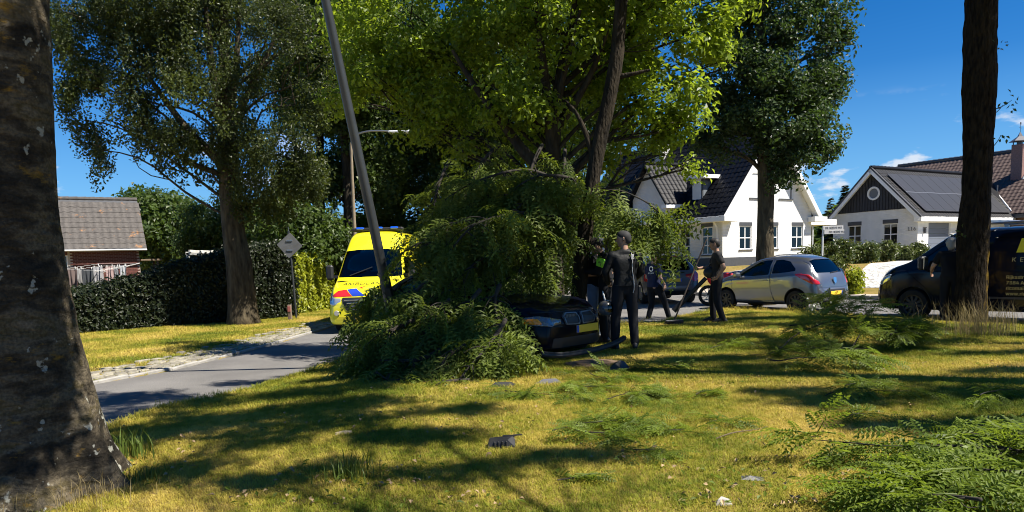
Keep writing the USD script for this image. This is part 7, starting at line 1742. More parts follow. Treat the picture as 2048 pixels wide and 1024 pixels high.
# motorcycle officer in leathers, back to the camera, looking left
l1 = G(1252, 698); h1_ = math.radians(95)
t, p, hp = person('motorcycle officer in black leathers seen from behind with white cord down the back', l1, h1_, 1.84,
    dict(look=(-0.95, 0.35, 0.0), head=(-0.01, 0.02, 1.66), sh_l=(-0.19, 0.0, 1.42), sh_r=(0.19, 0.0, 1.42), el_l=(-0.30, 0.02, 1.18), wr_l=(-0.22, 0.20, 1.02), el_r=(0.27, 0.06, 1.17), wr_r=(0.20, 0.24, 1.05), kn_l=(-0.15, 0.02, 0.50), kn_r=(0.12, 0.02, 0.5), an_l=(-0.17, -0.02, 0.09), an_r=(0.13, -0.04, 0.09), to_l=(-0.2, 0.15, 0.035), to_r=(0.17, 0.13, 0.035), hd_l=(0.3, 0.9, -0.3), hd_r=(-0.3, 0.9, -0.3)),
    sk=skin_dark, shirt=leather, trousers=dark_trousers, sleeve='long', hair=pm('cap_black', (0.012, 0.012, 0.014), 0.8), hairstyle='short', build=1.06, shirt_hem=0.96, jacket=True)
k = 1.84 / 1.8
cord = smooth_path([(0.075, -0.105, 1.46), (0.085, -0.138, 1.36), (0.08, -0.14, 1.2), (0.10, -0.13, 1.06), (0.105, -0.135, 0.95), (0.09, -0.12, 0.86)], 24) * k
part(t, 'radio_cord', tube(cord, 0.0065, 6), pm('cord_grey', (0.40, 0.40, 0.40), 0.6), smooth=True)
part(t, 'badge_patch', box(0.045, 0.012, 0.075, (0.083 * k, -0.138 * k, 1.40 * k), bevel=0.004), _mats['cord_grey'])
part(t, 'belt', tm(Manifold.batch_hull([ball((0.08, 0, 0.98 * k), [0.115, 0.125, 0.03]), ball((-0.08, 0, 0.98 * k), [0.115, 0.125, 0.03])]).refine(2)), black_plastic)
part(t, 'holster', box(0.06, 0.10, 0.22, (0.21, -0.03, 0.86 * k), bevel=0.02), black_plastic)
part(t, 'ear_piece', trimesh.creation.icosphere(2, 0.014).apply_translation(hp(-0.01, -0.1, 0.0)), black_plastic)

# bowed officer with the lime band, holding a helmet low
l2 = G(1222, 692); l2 = l2 + np.array([0, 0.55, 0]); l2[2] = zl(l2[0], l2[1]); h2_ = math.radians(168)
t, p, hp = person('bowed police officer in black with a lime band on the shoulder, facing left', l2, h2_, 1.80,
    dict(look=(0, 0.75, -0.66), neck=(0, 0.04, 1.49), head=(0, 0.13, 1.62), chest=(0, 0.03, 1.33), sh_l=(-0.19, 0.03, 1.45), sh_r=(0.19, 0.03, 1.45), el_l=(-0.25, 0.10, 1.19), wr_l=(-0.15, 0.32, 1.22), el_r=(0.25, 0.10, 1.19), wr_r=(0.10, 0.33, 1.21), hd_l=(0.4, 0.8, 0.15), hd_r=(-0.4, 0.8, 0.15), pn_l=(0, 0, 1), pn_r=(0, 0, 1), kn_l=(-0.12, 0.05, 0.5), an_l=(-0.13, 0.02, 0.09), to_l=(-0.15, 0.20, 0.035)),
    sk=skin, shirt=black_cloth, trousers=dark_trousers, sleeve='long', build=1.05, shirt_hem=0.94, jacket=True)
part(t, 'lime_band', tm(bone(np.array((-0.215, 0.05, 1.375)), np.array((-0.225, 0.06, 1.32)), 0.080, 0.078).refine(2)), hivis)
part(t, 'lime_band', tm(bone(np.array((0.215, 0.05, 1.375)), np.array((0.225, 0.06, 1.32)), 0.080, 0.078).refine(2)), hivis)
part(t, 'lime_band', tm(Manifold.batch_hull([ball((0.09, 0.02, 1.30), [0.125, 0.13, 0.03]), ball((-0.09, 0.02, 1.30), [0.125, 0.13, 0.03])]).refine(2)), hivis)
hl = at(1211, 617, 11.3)
t = thing('helmet', 'dark grey motorcycle helmet hanging by the leg of the bowed officer', 'helmet', hl)
sh_ = trimesh.creation.icosphere(4, 1); v = np.array(sh_.vertices); v = v * [0.125, 0.15, 0.14]; v[:, 2] = np.where(v[:, 2] < -0.10, -0.10, v[:, 2]); sh_.vertices = v
part(t, 'shell', sh_, pm('helmet_grey', (0.045, 0.047, 0.05), 0.22, coat=1.0), smooth=True)
vz = (Manifold.sphere(1.0, 40).scale([0.131, 0.156, 0.146]) - Manifold.sphere(1.0, 40).scale([0.128, 0.153, 0.143])) ^ Manifold.cube([0.2, 0.4, 0.12], True).translate([0.12, 0, 0.01])
part(t, 'visor', tm(vz), dark_glass)
part(t, 'strap', tube(smooth_path([(0, -0.05, 0.10), (-0.03, -0.06, 0.22), (-0.04, 0.02, 0.27), (0, 0.08, 0.12)], 12), 0.008, 6), frame_white)

# person in jeans behind them
l3 = at(1192, 650, 12.6); l3[2] = zl(l3[0], l3[1]); h3_ = math.radians(-40)
t, p, hp = person('person in light jeans and black jacket with bare forearms beside the leaning tree', l3, h3_, 1.78,
    dict(look=(0.2, 0.9, -0.35), el_l=(-0.27, 0.06, 1.18), wr_l=(-0.08, 0.26, 1.14), el_r=(0.27, 0.06, 1.18), wr_r=(0.10, 0.28, 1.16), hd_l=(0.6, 0.7, 0.1), hd_r=(-0.6, 0.7, 0.1), pn_l=(0, 0, 1), pn_r=(0, 0, 1)),
    sk=skin, shirt=black_cloth, trousers=jeans, sleeve='short', shirt_hem=0.94, shoe=pm('shoe_pale', (0.5, 0.5, 0.5), 0.6))
part(t, 'phone', box(0.075, 0.012, 0.15, (0.02, 0.38, 1.16), bevel=0.005), black_plastic)

# officer walking right in a navy shirt
l4 = G(1308, 646); h4_ = math.radians(35)
t, p, hp = person('officer in navy blue shirt with a white back print striding away to the right', l4, h4_, 1.80,
    dict(look=(-0.2, 0.95, 0.0), el_l=(-0.25, 0.02, 1.18), wr_l=(-0.2, 0.22, 1.08), el_r=(0.27, -0.05, 1.18), wr_r=(0.26, 0.12, 1.0), kn_l=(-0.10, 0.03, 0.50), an_l=(-0.10, -0.12, 0.09), to_l=(-0.11, 0.06, 0.035), kn_r=(0.12, 0.28, 0.52), an_r=(0.14, 0.42, 0.10), to_r=(0.16, 0.60, 0.05), hip_r=(0.10, 0.06, 0.92)),
    sk=skin, shirt=navy_cloth, trousers=dark_trousers, sleeve='short', hairstyle='cap', hair=cloth('cap_dark', (0.012, 0.012, 0.016)), shirt_hem=0.93, build=1.06)
part(t, 'back_print', oriented(prism(Point(0, 0).buffer(0.07, 16).difference(Point(0, 0).buffer(0.045, 16)), 0.006), (0.05, -0.137, 1.40), (-1, 0, 0), (0, 0, 1), (0, -1, 0)), frame_white)
part(t, 'back_print', oriented(meshkit.text_mesh('POLITIE', 0.035, 0.004), (0.13, -0.135, 1.27), (-1, 0, 0), (0, 0, 1), (0, -1, 0)), frame_white)

# man with broom and blower tube, facing left
l5 = G(1434, 645); h5_ = math.radians(172)
t, p, hp = person('man in dark T-shirt and trousers facing left and leaning on a long broom', l5, h5_, 1.82,
    dict(look=(0.15, 0.97, -0.1), head=(0, 0.05, 1.67), el_r=(0.25, 0.10, 1.20), wr_r=(0.20, 0.36, 1.17), hd_r=(-0.25, 0.95, 0.0), pn_r=(-1, 0, 0), el_l=(-0.29, -0.10, 1.18), wr_l=(-0.20, 0.03, 0.97), hd_l=(0.5, 0.6, -0.5), pn_l=(1, 0, 0), kn_l=(-0.13, 0.03, 0.5), an_l=(-0.15, -0.10, 0.09), to_l=(-0.17, 0.08, 0.035), kn_r=(0.12, 0.08, 0.5), an_r=(0.13, 0.06, 0.09), to_r=(0.14, 0.24, 0.035)),
    sk=skin_dark, shirt=tee, trousers=dark_trousers, sleeve='short', hairstyle='short', shirt_hem=0.93, build=1.05, hands=((0.6,), (0.95,)))
part(t, 'shirt_print', box(0.10, 0.006, 0.02, (0.0, 0.128, 1.42), bevel=0.002), pm('dull_print', (0.15, 0.15, 0.15), 0.8))
yb_ = l5[1]
A_, B_ = at(1413, 478, yb_), at(1348, 640, yb_ - 0.25)
B_[2] = zl(B_[0], B_[1]) + 0.05
t = thing('broom', 'long dark broom held upright by the man in the dark T-shirt', 'broom', B_)
part(t, 'handle', tube([(0, 0, 0.04), A_ - B_], 0.017, 8), pm('broom_handle', (0.05, 0.035, 0.028), 0.6), smooth=True)
part(t, 'head', box(0.42, 0.07, 0.05, (0, 0, 0.045), 0.3, bevel=0.012), black_plastic)
part(t, 'bristles', cat_([oriented(box(0.02, 0.05, 0.07, (0, 0, -0.03)), (-0.19 + 0.0255 * k, 0, 0.03), (1, 0, 0), (0, 1, 0), (0.06 * math.sin(k * 2.1), 0.05 * math.cos(k * 3.3), 1)) for k in range(16)]), hair_dark, kind='stuff')
C_, D_ = at(1347, 622, yb_ + 0.15), at(1412, 556, yb_ + 0.05)
t = thing('blower_tube', 'thick black leaf blower tube slanting beside the broom', 'leaf blower', D_)
dv_ = C_ - D_
part(t, 'tube', tube(smooth_path([(0, 0, 0), dv_ * 0.5, dv_], 10), np.interp(np.linspace(0, 1, 10), [0, 0.6, 0.65, 1], [0.045, 0.045, 0.055, 0.062]), 16), black_plastic, smooth=40)
part(t, 'motor_housing', trimesh.creation.icosphere(3, 1).apply_transform(np.diag([0.16, 0.11, 0.13, 1])).apply_translation(-dv_ * 0.14 + np.array([0.0, 0, 0.02])), black_plastic, smooth=True)
part(t, 'grip', tube(smooth_path([-dv_ * 0.05 + np.array([0, 0, 0.08]), -dv_ * 0.12 + np.array([0, 0, 0.2]), -dv_ * 0.25 + np.array([0, 0, 0.14])], 8), 0.018, 8), black_plastic)

# two men by the van window
l6 = Gb(1893, 646); l6 = np.array([l6[0] - 0.15, l6[1] - 0.35, 0]); l6[2] = zl(*l6[:2])
h6_ = math.radians(60)
t, p, hp = person('grey haired man in black T-shirt leaning on the black van window', l6, h6_, 1.76,
    dict(chest=(0, 0.08, 1.31), neck=(0, 0.13, 1.47), head=(0, 0.19, 1.62), look=(-0.1, 1, -0.1), sh_l=(-0.195, 0.09, 1.42), sh_r=(0.195, 0.09, 1.42), el_l=(-0.33, 0.16, 1.18), wr_l=(-0.36, 0.38, 1.05), hd_l=(-0.1, 0.7, -0.5), el_r=(0.26, 0.2, 1.17), wr_r=(0.14, 0.4, 1.1)),
    sk=skin, shirt=black_cloth, trousers=dark_trousers, sleeve='short', hair=hair_grey, hairstyle='full', shirt_hem=0.93, build=1.06)
l7 = at(1926, 560, 15.5); l7 = np.array([l7[0], l7[1], 0]); l7[2] = zl(*l7[:2])
t, p, hp = person('man in pale blue shirt and dark trousers half hidden by the roadside trunk', l7, math.radians(165), 1.74,
    dict(look=(0, 1, -0.15), el_r=(0.26, 0.02, 1.17), wr_r=(0.16, 0.20, 1.00), hd_r=(-0.3, 0.85, -0.3), el_l=(-0.27, 0.05, 1.17), wr_l=(-0.2, 0.27, 1.06), hd_l=(0.1, 0.95, -0.3)),
    sk=skin, shirt=cloth('pale_blue_shirt', (0.42, 0.47, 0.55)), trousers=dark_trousers, sleeve='long', hair=hair_grey, hairstyle='short', shirt_hem=0.92)
# ================================================================ FALLEN BRANCHES (feathered leaves) AND WEEDS
def compound_leaf(base, d, up, L, pairs, r, lw=(0.052, 0.019), droop=0.5):
    """One feathered leaf: leaflets in pairs along a curved midrib."""
    d = d / np.linalg.norm(d); side = np.cross(d, up); side /= np.linalg.norm(side); n = np.cross(side, d)
    t = np.linspace(0.18, 1, pairs)
    P = base + d * (t * L)[:, None] + np.array([0, 0, -1.0]) * (droop * L * t ** 2)[:, None]
    T = d + np.array([0, 0, -1.0]) * (2 * droop * t)[:, None]; T /= np.linalg.norm(T, axis=1, keepdims=True)
    V, F = [], []
    sz = np.sin(np.pi * (0.22 + 0.66 * t)) ** 0.6
    for k in range(pairs):
        for s in (-1, 1):
            ax = side * s * 0.85 + T[k] * 0.5 + n * 0.10 * r.normal(); ax /= np.linalg.norm(ax)
            wd = np.cross(ax, n); wd /= np.linalg.norm(wd)
            l, w = lw[0] * sz[k] * L / 0.28, lw[1] * L / 0.28
            b = P[k]
            i = len(V)
            V += [b, b + ax * l * 0.45 + wd * w / 2 + n * 0.004, b + ax * l - n * l * 0.12, b + ax * l * 0.45 - wd * w / 2 + n * 0.004]
            F += [(i, i + 1, i + 2), (i, i + 2, i + 3)]
    b, T_ = P[-1], T[-1]
    wd = side; l, w = lw[0] * L / 0.28, lw[1] * L / 0.28; i = len(V)
    V += [b, b + T_ * l * 0.45 + wd * w / 2, b + T_ * l, b + T_ * l * 0.45 - wd * w / 2]; F += [(i, i + 1, i + 2), (i, i + 2, i + 3)]
    return np.array(V), np.array(F)
def spray(seed, n=6, twig=0.42, L=0.27, droop=0.5, pairs=8, flat=False, lw=(0.052, 0.019)):
    """A twig along +x with feathered leaves."""
    r = np.random.default_rng(seed)
    Vs, Fs, k = [], [], 0
    tw = tube(smooth_path([(0, 0, 0), (twig * 0.5, 0.02, 0.01), (twig, 0, -0.05 * droop)], 5), np.linspace(0.006, 0.002, 5), 4)
    Vs.append(np.array(tw.vertices)); Fs.append(np.array(tw.faces)); k = len(tw.vertices)
    for i in range(n):
        f = (i + 0.6) / n
        s = 1 if i % 2 else -1
        d = np.array([0.75 + 0.25 * r.random(), s * (0.75 - 0.35 * f), (0.05 if flat else 0.25) * r.normal()])
        if i == n - 1: d = np.array([1, 0, -0.1])
        up = np.array([0, 0, 1.0]) + r.normal(size=3) * 0.25
        v, fa = compound_leaf(np.array([twig * f, 0, 0]), d, up, L * r.uniform(0.8, 1.15), pairs, r, lw=lw, droop=droop * r.uniform(0.6, 1.4))
        Vs.append(v); Fs.append(fa + k); k += len(v)
    return trimesh.Trimesh(np.vstack(Vs), np.vstack(Fs), process=False)
lf_ash = leafmat('feathered_leaf', (0.025, 0.046, 0.010), (0.19, 0.24, 0.040), (0.28, 0.36, 0.03), 0.30, rough=0.5, scale=1.2, spec=0.2)
lf_fern = leafmat('fallen_leaf_green', (0.045, 0.075, 0.010), (0.19, 0.25, 0.035), (0.28, 0.38, 0.03), 0.36, rough=0.5, scale=2.0, spec=0.2)
P_hang = [(spray(s, 9, 0.46, 0.22, 0.55, pairs=4, lw=(0.125, 0.044)), lf_ash) for s in (1, 2, 3)]
P_lie = [(spray(s, 9, 0.30, 0.21, 0.15, pairs=6, lw=(0.070, 0.029)), lf_fern) for s in (4, 5, 6)]
wood_m = pm('branch_wood', (0.010, 0.008, 0.006), 0.9, var=0.3, color2=(0.030, 0.024, 0.017), scale=9, wpos=True)
def bough_curves(curve, r, side_n, side_len, gravity, spread=1.0, zs=0.5):
    C = smooth_path(curve, 40)
    out = [C]
    for k in range(side_n):
        f = r.uniform(0.12, 1.0); i = min(int(f * 39), 38)
        T = C[i + 1] - C[i]; T /= np.linalg.norm(T)
        d = r.normal(size=3) * [1, 1, zs] * spread + T * 0.7; d /= np.linalg.norm(d)
        L = side_len * r.uniform(0.5, 1.2) * (1.1 - 0.5 * f)
        t = np.linspace(0, 1, 8)[:, None]
        out.append(C[i] + d * L * t + np.array([0, 0, -1.0]) * gravity * L * t ** 2)
    return out
def fallen(name, label, curves, protos, dens, seed, side_n=10, side_len=0.7, gravity=0.6, r0=0.03, size=1.0, ground=False, group=None, min_z=0.02, lift=0.0, hang=False, cat='fallen branch'):
    r = np.random.default_rng(seed)
    base = np.array(curves[0][0], float)
    base = np.array([base[0], base[1], zl(base[0], base[1]) if ground else base[2]])
    t = thing(name, label, cat, base, group=group)
    tubes, pos, dirs = [], [], []
    mains = []
    for c in curves:
        for k, p in enumerate(bough_curves(c, r, side_n, side_len, gravity, zs=0.12 if ground else 0.5)):
            g = Tl(p[:, 0], p[:, 1]) + min_z + lift * r.random()
            p[:, 2] = np.maximum(p[:, 2], g)
            a = r0 if k == 0 else r0 * 0.35
            (mains if k == 0 else tubes).append(tube(p - base, np.linspace(a, a * 0.25, len(p)), 6 if k == 0 else 4))
            seg = np.linalg.norm(np.diff(p, axis=0), axis=1).sum()
            n = max(2, int(seg * dens))
            f = r.random(n) ** 0.8 * (len(p) - 1.01); i = f.astype(int); u = (f - i)[:, None]
            q = p[i] * (1 - u) + p[i + 1] * u
            T = p[i + 1] - p[i]; T /= np.maximum(np.linalg.norm(T, axis=1, keepdims=True), 1e-6)
            d = T * 0.6 + r.normal(size=(n, 3)) * [0.8, 0.8, 0.12 if ground else 0.45]
            if hang: d[:, 2] -= 0.55
            pos.append(q + r.normal(size=(n, 3)) * 0.02); dirs.append(d)
    for m in mains: part(t, 'branch', m, wood_m, smooth=True)
    part(t, 'twigs', cat_(tubes), wood_m, smooth=True, kind='stuff')
    P, D = np.vstack(pos), np.vstack(dirs); D /= np.linalg.norm(D, axis=1, keepdims=True)
    yaw = np.arctan2(D[:, 1], D[:, 0]); pitch = -np.arcsin(np.clip(D[:, 2], -0.95, 0.95))
    if ground: P[:, 2] = np.maximum(P[:, 2], Tl(P[:, 0], P[:, 1]) + min_z)
    scatter(t, 'leaves', protos, P - base, quat_zyx(yaw, pitch, r.normal(size=len(P)) * (0.25 if ground else 0.5)), size * r.uniform(0.7, 1.25, len(P)), r.integers(0, len(protos), len(P)))
    return t
A = at
fb = [
 ('broken bough with drooping feathered leaves hanging over the right flank of the ambulance', [[A(1000, 470, 11.6), A(920, 495, 11.1), A(850, 485, 10.9), A(800, 510, 10.9)], [A(960, 440, 11.4), A(890, 450, 11.2), A(845, 480, 11.2)]], 4.2, 18, 0.6),
 ('broken bough arching over the crashed car roof with drooping leaves', [[A(1150, 450, 12.1), A(1060, 425, 11.5), A(960, 445, 11.0), A(885, 520, 10.6), A(830, 590, 10.4)], [A(1120, 510, 12), A(1010, 500, 11.2), A(910, 560, 10.5), A(840, 640, 10.2)]], 4.5, 22, 0.7),
 ('leafy bough lying along the far flank of the crashed car down to the lane edge', [[A(960, 600, 10.7), A(860, 630, 10.2), A(780, 655, 10.2), A(735, 685, 10.2), A(690, 698, 10.4)], [A(900, 640, 10.0), A(820, 680, 9.9), A(750, 700, 10.0)], [A(870, 590, 10.3), A(820, 625, 10.3), A(770, 655, 10.3)], [A(860, 560, 10.4), A(820, 600, 10.4), A(800, 660, 10.2)], [A(830, 640, 10.0), A(770, 670, 9.9), A(735, 710, 9.9)], [A(900, 600, 10.2), A(860, 640, 9.9), A(840, 700, 9.7)], [A(960, 580, 10.3), A(930, 630, 10.0), A(920, 690, 9.8)], [A(1000, 570, 10.4), A(990, 610, 10.2), A(1000, 650, 10.1)], [A(850, 590, 11.2), A(790, 600, 12.0), A(745, 625, 12.3), A(725, 660, 12.3)], [A(800, 570, 11.6), A(765, 590, 12.2), A(735, 600, 12.4)]], 5.0, 20, 0.6),
 ('sunlit feathered bough drooping to the grass left of the crashed car wheel', [[A(1010, 640, 9.9), A(985, 680, 9.15), A(960, 710, 8.95), A(930, 745, 8.85), A(905, 775, 8.8)], [A(1000, 670, 9.4), A(1000, 700, 9.1), A(985, 730, 9.0)], [A(930, 690, 9.4), A(890, 720, 9.2), A(870, 760, 9.0)]], 5.5, 14, 0.45),
 ('low leafy bough spread on the grass before the car door', [[A(900, 745, 9.1), A(850, 757, 9.0), A(795, 765, 9.0), A(752, 742, 9.05)], [A(880, 700, 9.5), A(830, 720, 9.4), A(760, 720, 9.6)], [A(940, 780, 8.7), A(900, 785, 8.7), A(850, 780, 8.8)]], 5.5, 14, 0.45),
 ('dark mass of torn twigs hanging between the oak and the leaning tree above the bonnet', [[A(1160, 400, 12.2), A(1110, 385, 11.9), A(1055, 400, 11.6), A(1010, 460, 11.4)], [A(1130, 500, 12.2), A(1090, 480, 11.9), A(1050, 520, 11.6), A(1030, 570, 11.3)], [A(1110, 560, 12.3), A(1070, 540, 12.0), A(1010, 560, 11.6), A(960, 610, 11.2)], [A(1150, 360, 12.2), A(1090, 350, 11.8), A(1040, 370, 11.6)], [A(1140, 380, 12.4), A(1050, 340, 12.2), A(960, 360, 11.8), A(890, 400, 11.6)], [A(1100, 420, 12.4), A(1000, 390, 12.0), A(930, 420, 11.6)], [A(1000, 290, 12.8), A(955, 340, 12.4), A(930, 420, 12.2)], [A(1085, 290, 12.6), A(1060, 350, 12.2), A(1050, 430, 12.0)], [A(900, 320, 12.7), A(875, 380, 12.3), A(862, 450, 12.1)], [A(1130, 300, 12.5), A(1125, 360, 12.2), A(1110, 420, 12.0)], [A(1140, 470, 12.4), A(1100, 440, 12.3), A(1080, 410, 12.2)], [A(1100, 600, 11.6), A(1050, 580, 11.5), A(1000, 590, 11.2)]], 4.6, 18, 0.55),
 ('drooping bough right of the leaning tree hanging before the white house', [[A(1178, 400, 12.2), A(1225, 380, 11.9), A(1275, 395, 11.7), A(1315, 425, 11.6), A(1330, 465, 11.6)], [A(1225, 385, 12), A(1260, 420, 11.8), A(1275, 450, 11.7)], [A(1300, 410, 11.6), A(1322, 435, 11.5), A(1328, 470, 11.5)], [A(1180, 420, 12.2), A(1205, 415, 12.1), A(1235, 420, 12)]], 3.6, 13, 0.42)]
for k, (lab, cs, dens, sn, sl_) in enumerate(fb):
    fallen('fallen_branch', lab, cs, P_hang, dens * ((0.4, 0.36, 0.5, 0.85, 0.65, 0.32, 0.45)[k]), 200 + k, (sn if k != 6 else 7), sl_ * (0.8 if k != 5 else 0.6), 0.5, r0=0.035 if k < 6 else 0.02, hang=True, size=0.95)
def GL(u, v, h=0.03):
    p = G(u, v); return p + [0, 0, h]
lf_ = [
 ('large fallen branch with fern like leaves filling the bottom right corner of the lawn', [[GL(2100, 990, .2), GL(1990, 965, .22), GL(1880, 955, .2), GL(1770, 940, .16), GL(1690, 925, .14), GL(1610, 912, .12)], [GL(2120, 1060, .25), GL(1990, 1020, .22), GL(1880, 1005, .18), GL(1780, 1000, .12)], [GL(2080, 940, .2), GL(1980, 925, .2), GL(1900, 925, .16)], [GL(1960, 1080, .2), GL(1850, 1050, .16), GL(1740, 1030, .1)], [GL(2110, 1010, .3), GL(2040, 960, .28), GL(2000, 920, .2)]], 9.0, 16, 0.42, 0.16),
 ('fallen branch with broken stem on sunlit grass right of the black wreckage', [[GL(1105, 873, .02), GL(1140, 866, .06), GL(1190, 868, .10), GL(1240, 862, .10), GL(1275, 850, .06)], [GL(1150, 880, .08), GL(1200, 885, .08), GL(1255, 875, .08)]], 8.5, 8, 0.26, 0.08),
 ('small fern like sprig below the branch with the broken stem', [[GL(1245, 905, .03), GL(1280, 915, .06), GL(1330, 912, .04)]], 9, 4, 0.18, 0.05),
 ('flat leafy branch on the grass before the dark branch heap', [[GL(1650, 800, .04), GL(1710, 792, .08), GL(1770, 798, .08), GL(1815, 790, .05)], [GL(1690, 780, .05), GL(1740, 775, .08)]], 7, 8, 0.35, 0.08),
 ('tall dark heap of leafy branches in the shade between the men and the roadside trunk', [[GL(1560, 720, .1), GL(1620, 705, .35), GL(1690, 700, .45), GL(1760, 700, .35), GL(1800, 690, .2)], [GL(1580, 700, .1), GL(1640, 690, .5), GL(1660, 680, .75)], [GL(1700, 715, .1), GL(1730, 700, .5), GL(1720, 690, .7)], [GL(1780, 710, .1), GL(1800, 700, .4), GL(1830, 690, .35)], [GL(1540, 735, .05), GL(1600, 740, .15), GL(1680, 738, .15), GL(1760, 735, .1)]], 5.5, 12, 0.6, 0.35),
 ('leafy sprigs strewn on the grass right of the torn bumper', [[GL(1215, 805, .03), GL(1260, 800, .07), GL(1330, 805, .05)], [GL(1250, 790, .03), GL(1300, 792, .05)]], 7, 6, 0.3, 0.06),
 ('tiny green sprig on sunlit grass left of centre right', [[GL(1325, 868, .03), GL(1350, 872, .05), GL(1368, 866, .03)]], 10, 3, 0.12, 0.04),
 ('small green clump left of the bare twig on the straw grass', [[GL(1412, 852, .02), GL(1430, 853, .05), GL(1446, 850, .03)]], 10, 3, 0.10, 0.04),
 ('small sprig on the grass near the bottom edge below the black wreckage', [[GL(1115, 972, .02), GL(1145, 968, .04), GL(1178, 965, .02)]], 9, 3, 0.12, 0.03),
 ('green leaf litter strewn below the crashed car bonnet', [[GL(1180, 750, .03), GL(1230, 765, .05), GL(1290, 760, .05)], [GL(1130, 775, .03), GL(1180, 782, .05), GL(1250, 778, .04)], [GL(1010, 785, .02), GL(1080, 795, .04), GL(1150, 800, .04)], [GL(1250, 735, .03), GL(1300, 745, .05), GL(1350, 740, .03)]], 6, 7, 0.35, 0.06),
 ('sprig with a few leaves on the grass behind the bare twig', [[GL(1392, 800, .02), GL(1420, 792, .05), GL(1450, 797, .03)]], 9, 4, 0.2, 0.04),
 ('pale green branch on the grass above the big fallen branch by the right edge', [[GL(1920, 855, .04), GL(1980, 872, .08), GL(2050, 870, .1), GL(2100, 880, .1)], [GL(1900, 870, .03), GL(1960, 890, .06)]], 7, 8, 0.3, 0.06),
 ('short leafy sprig in the shade above the pale green branch', [[GL(1690, 845, .02), GL(1720, 838, .05), GL(1750, 842, .03)]], 8, 4, 0.2, 0.04),
 ('shaded leafy branch at the right edge below the roadside trunk', [[GL(1960, 810, .03), GL(2010, 800, .1), GL(2060, 800, .1)]], 6, 6, 0.35, 0.08),
 ('low leafy sprigs in shade left of the dark branch heap', [[GL(1420, 700, .03), GL(1480, 695, .08), GL(1530, 705, .05)], [GL(1500, 720, .03), GL(1550, 715, .08)]], 4.5, 6, 0.4, 0.08)]
for k, (lab, cs, dens, sn, sl_, li) in enumerate(lf_):
    fallen('fallen_branch', lab, cs, P_lie, dens * (0.42, 1.0, 1.0, .8, 1.7, .7, 1, 1, .8, .8, .8, .9, .8, .8, .8)[k], 230 + k, sn, sl_ * (0.55 if k == 0 else 0.6), 0.25, r0=(0.010 if k in (0, 4) else 0.005), ground=True, lift=li, size=0.85 if k in (0, 4) else 0.62)
# bare twig
q = [GL(1432, 880, .01), GL(1470, 872, .03), GL(1510, 864, .02), GL(1535, 860, .03)]
t = thing('bare_twig', 'thin bare twig lying on the straw coloured grass right of centre', 'twig', q[0])
part(t, 'stem', tube(smooth_path(np.array(q) - q[0], 16), np.linspace(0.006, 0.002, 16), 6), pm('twig_bark', (0.10, 0.07, 0.05), 0.9), smooth=True)

# tall weed by the street
r_ = np.random.default_rng(260)
pw = G(1628, 668)
t = thing('thistle', 'tall grey green thistle standing on the lawn before the silver hatchback', 'weed', pw)
st, lp_, ld = [], [], []
for s in range(6):
    tip_ = np.array([r_.normal() * 0.16, r_.normal() * 0.12, 0.42 + 0.28 * r_.random()])
    P = smooth_path([(r_.normal() * 0.03, r_.normal() * 0.03, 0), tip_ * [0.5, 0.5, 0.55], tip_], 12)
    st.append(tube(P, np.linspace(0.009, 0.003, 12), 5))
    for i in range(16):
        lp_.append(P[r_.integers(2, 12)]); ld.append(r_.normal(size=3) + [0, 0, 0.5])
part(t, 'stems', cat_(st), pm('weed_stem', (0.10, 0.14, 0.05), 0.8))
lp_, ld = np.array(lp_), np.array(ld)
part(t, 'leaves', leaf_quads(lp_, ld, r_.random(len(lp_)) * 6.28, 0.13, 0.035), leafmat('grey_green_leaf', (0.08, 0.11, 0.05), (0.20, 0.25, 0.13), (0.12, 0.15, 0.05), 0.2))
part(t, 'flower_heads', cat_([trimesh.creation.icosphere(1, 0.022).apply_translation(np.array(m_.vertices[-1])) for m_ in st]), pm('seed_white', (0.55, 0.55, 0.48), 0.9))
def tuft(n, h, spread, w, seed, lean=0.45, curve=0.5):
    r = np.random.default_rng(seed)
    V, F = [], []
    for i in range(n):
        b = np.array([r.normal() * spread, r.normal() * spread, 0]); a = r.random() * 6.28; d = np.array([math.cos(a), math.sin(a), 0]); s = np.array([-d[1], d[0], 0])
        hh = h * r.uniform(0.5, 1.2); ln = lean * r.random()
        m = b + d * hh * ln * 0.35 + [0, 0, hh * 0.6]; tp = b + d * hh * (ln + curve * r.random() * 0.4) + [0, 0, hh * (1 - 0.3 * ln)]
        k = len(V); V += [b - s * w / 2, b + s * w / 2, m - s * w * 0.4, m + s * w * 0.4, tp]
        F += [(k, k + 1, k + 3), (k, k + 3, k + 2), (k + 2, k + 3, k + 4)]
    return trimesh.Trimesh(np.array(V), np.array(F), process=False)
straw = leafmat('dry_grass', (0.22, 0.165, 0.07), (0.42, 0.34, 0.17), (0.25, 0.2, 0.08), 0.25, rough=0.7, spec=0.15)
green_bl = leafmat('green_grass', (0.05, 0.085, 0.012), (0.13, 0.17, 0.03), (0.14, 0.2, 0.02), 0.3, rough=0.5)
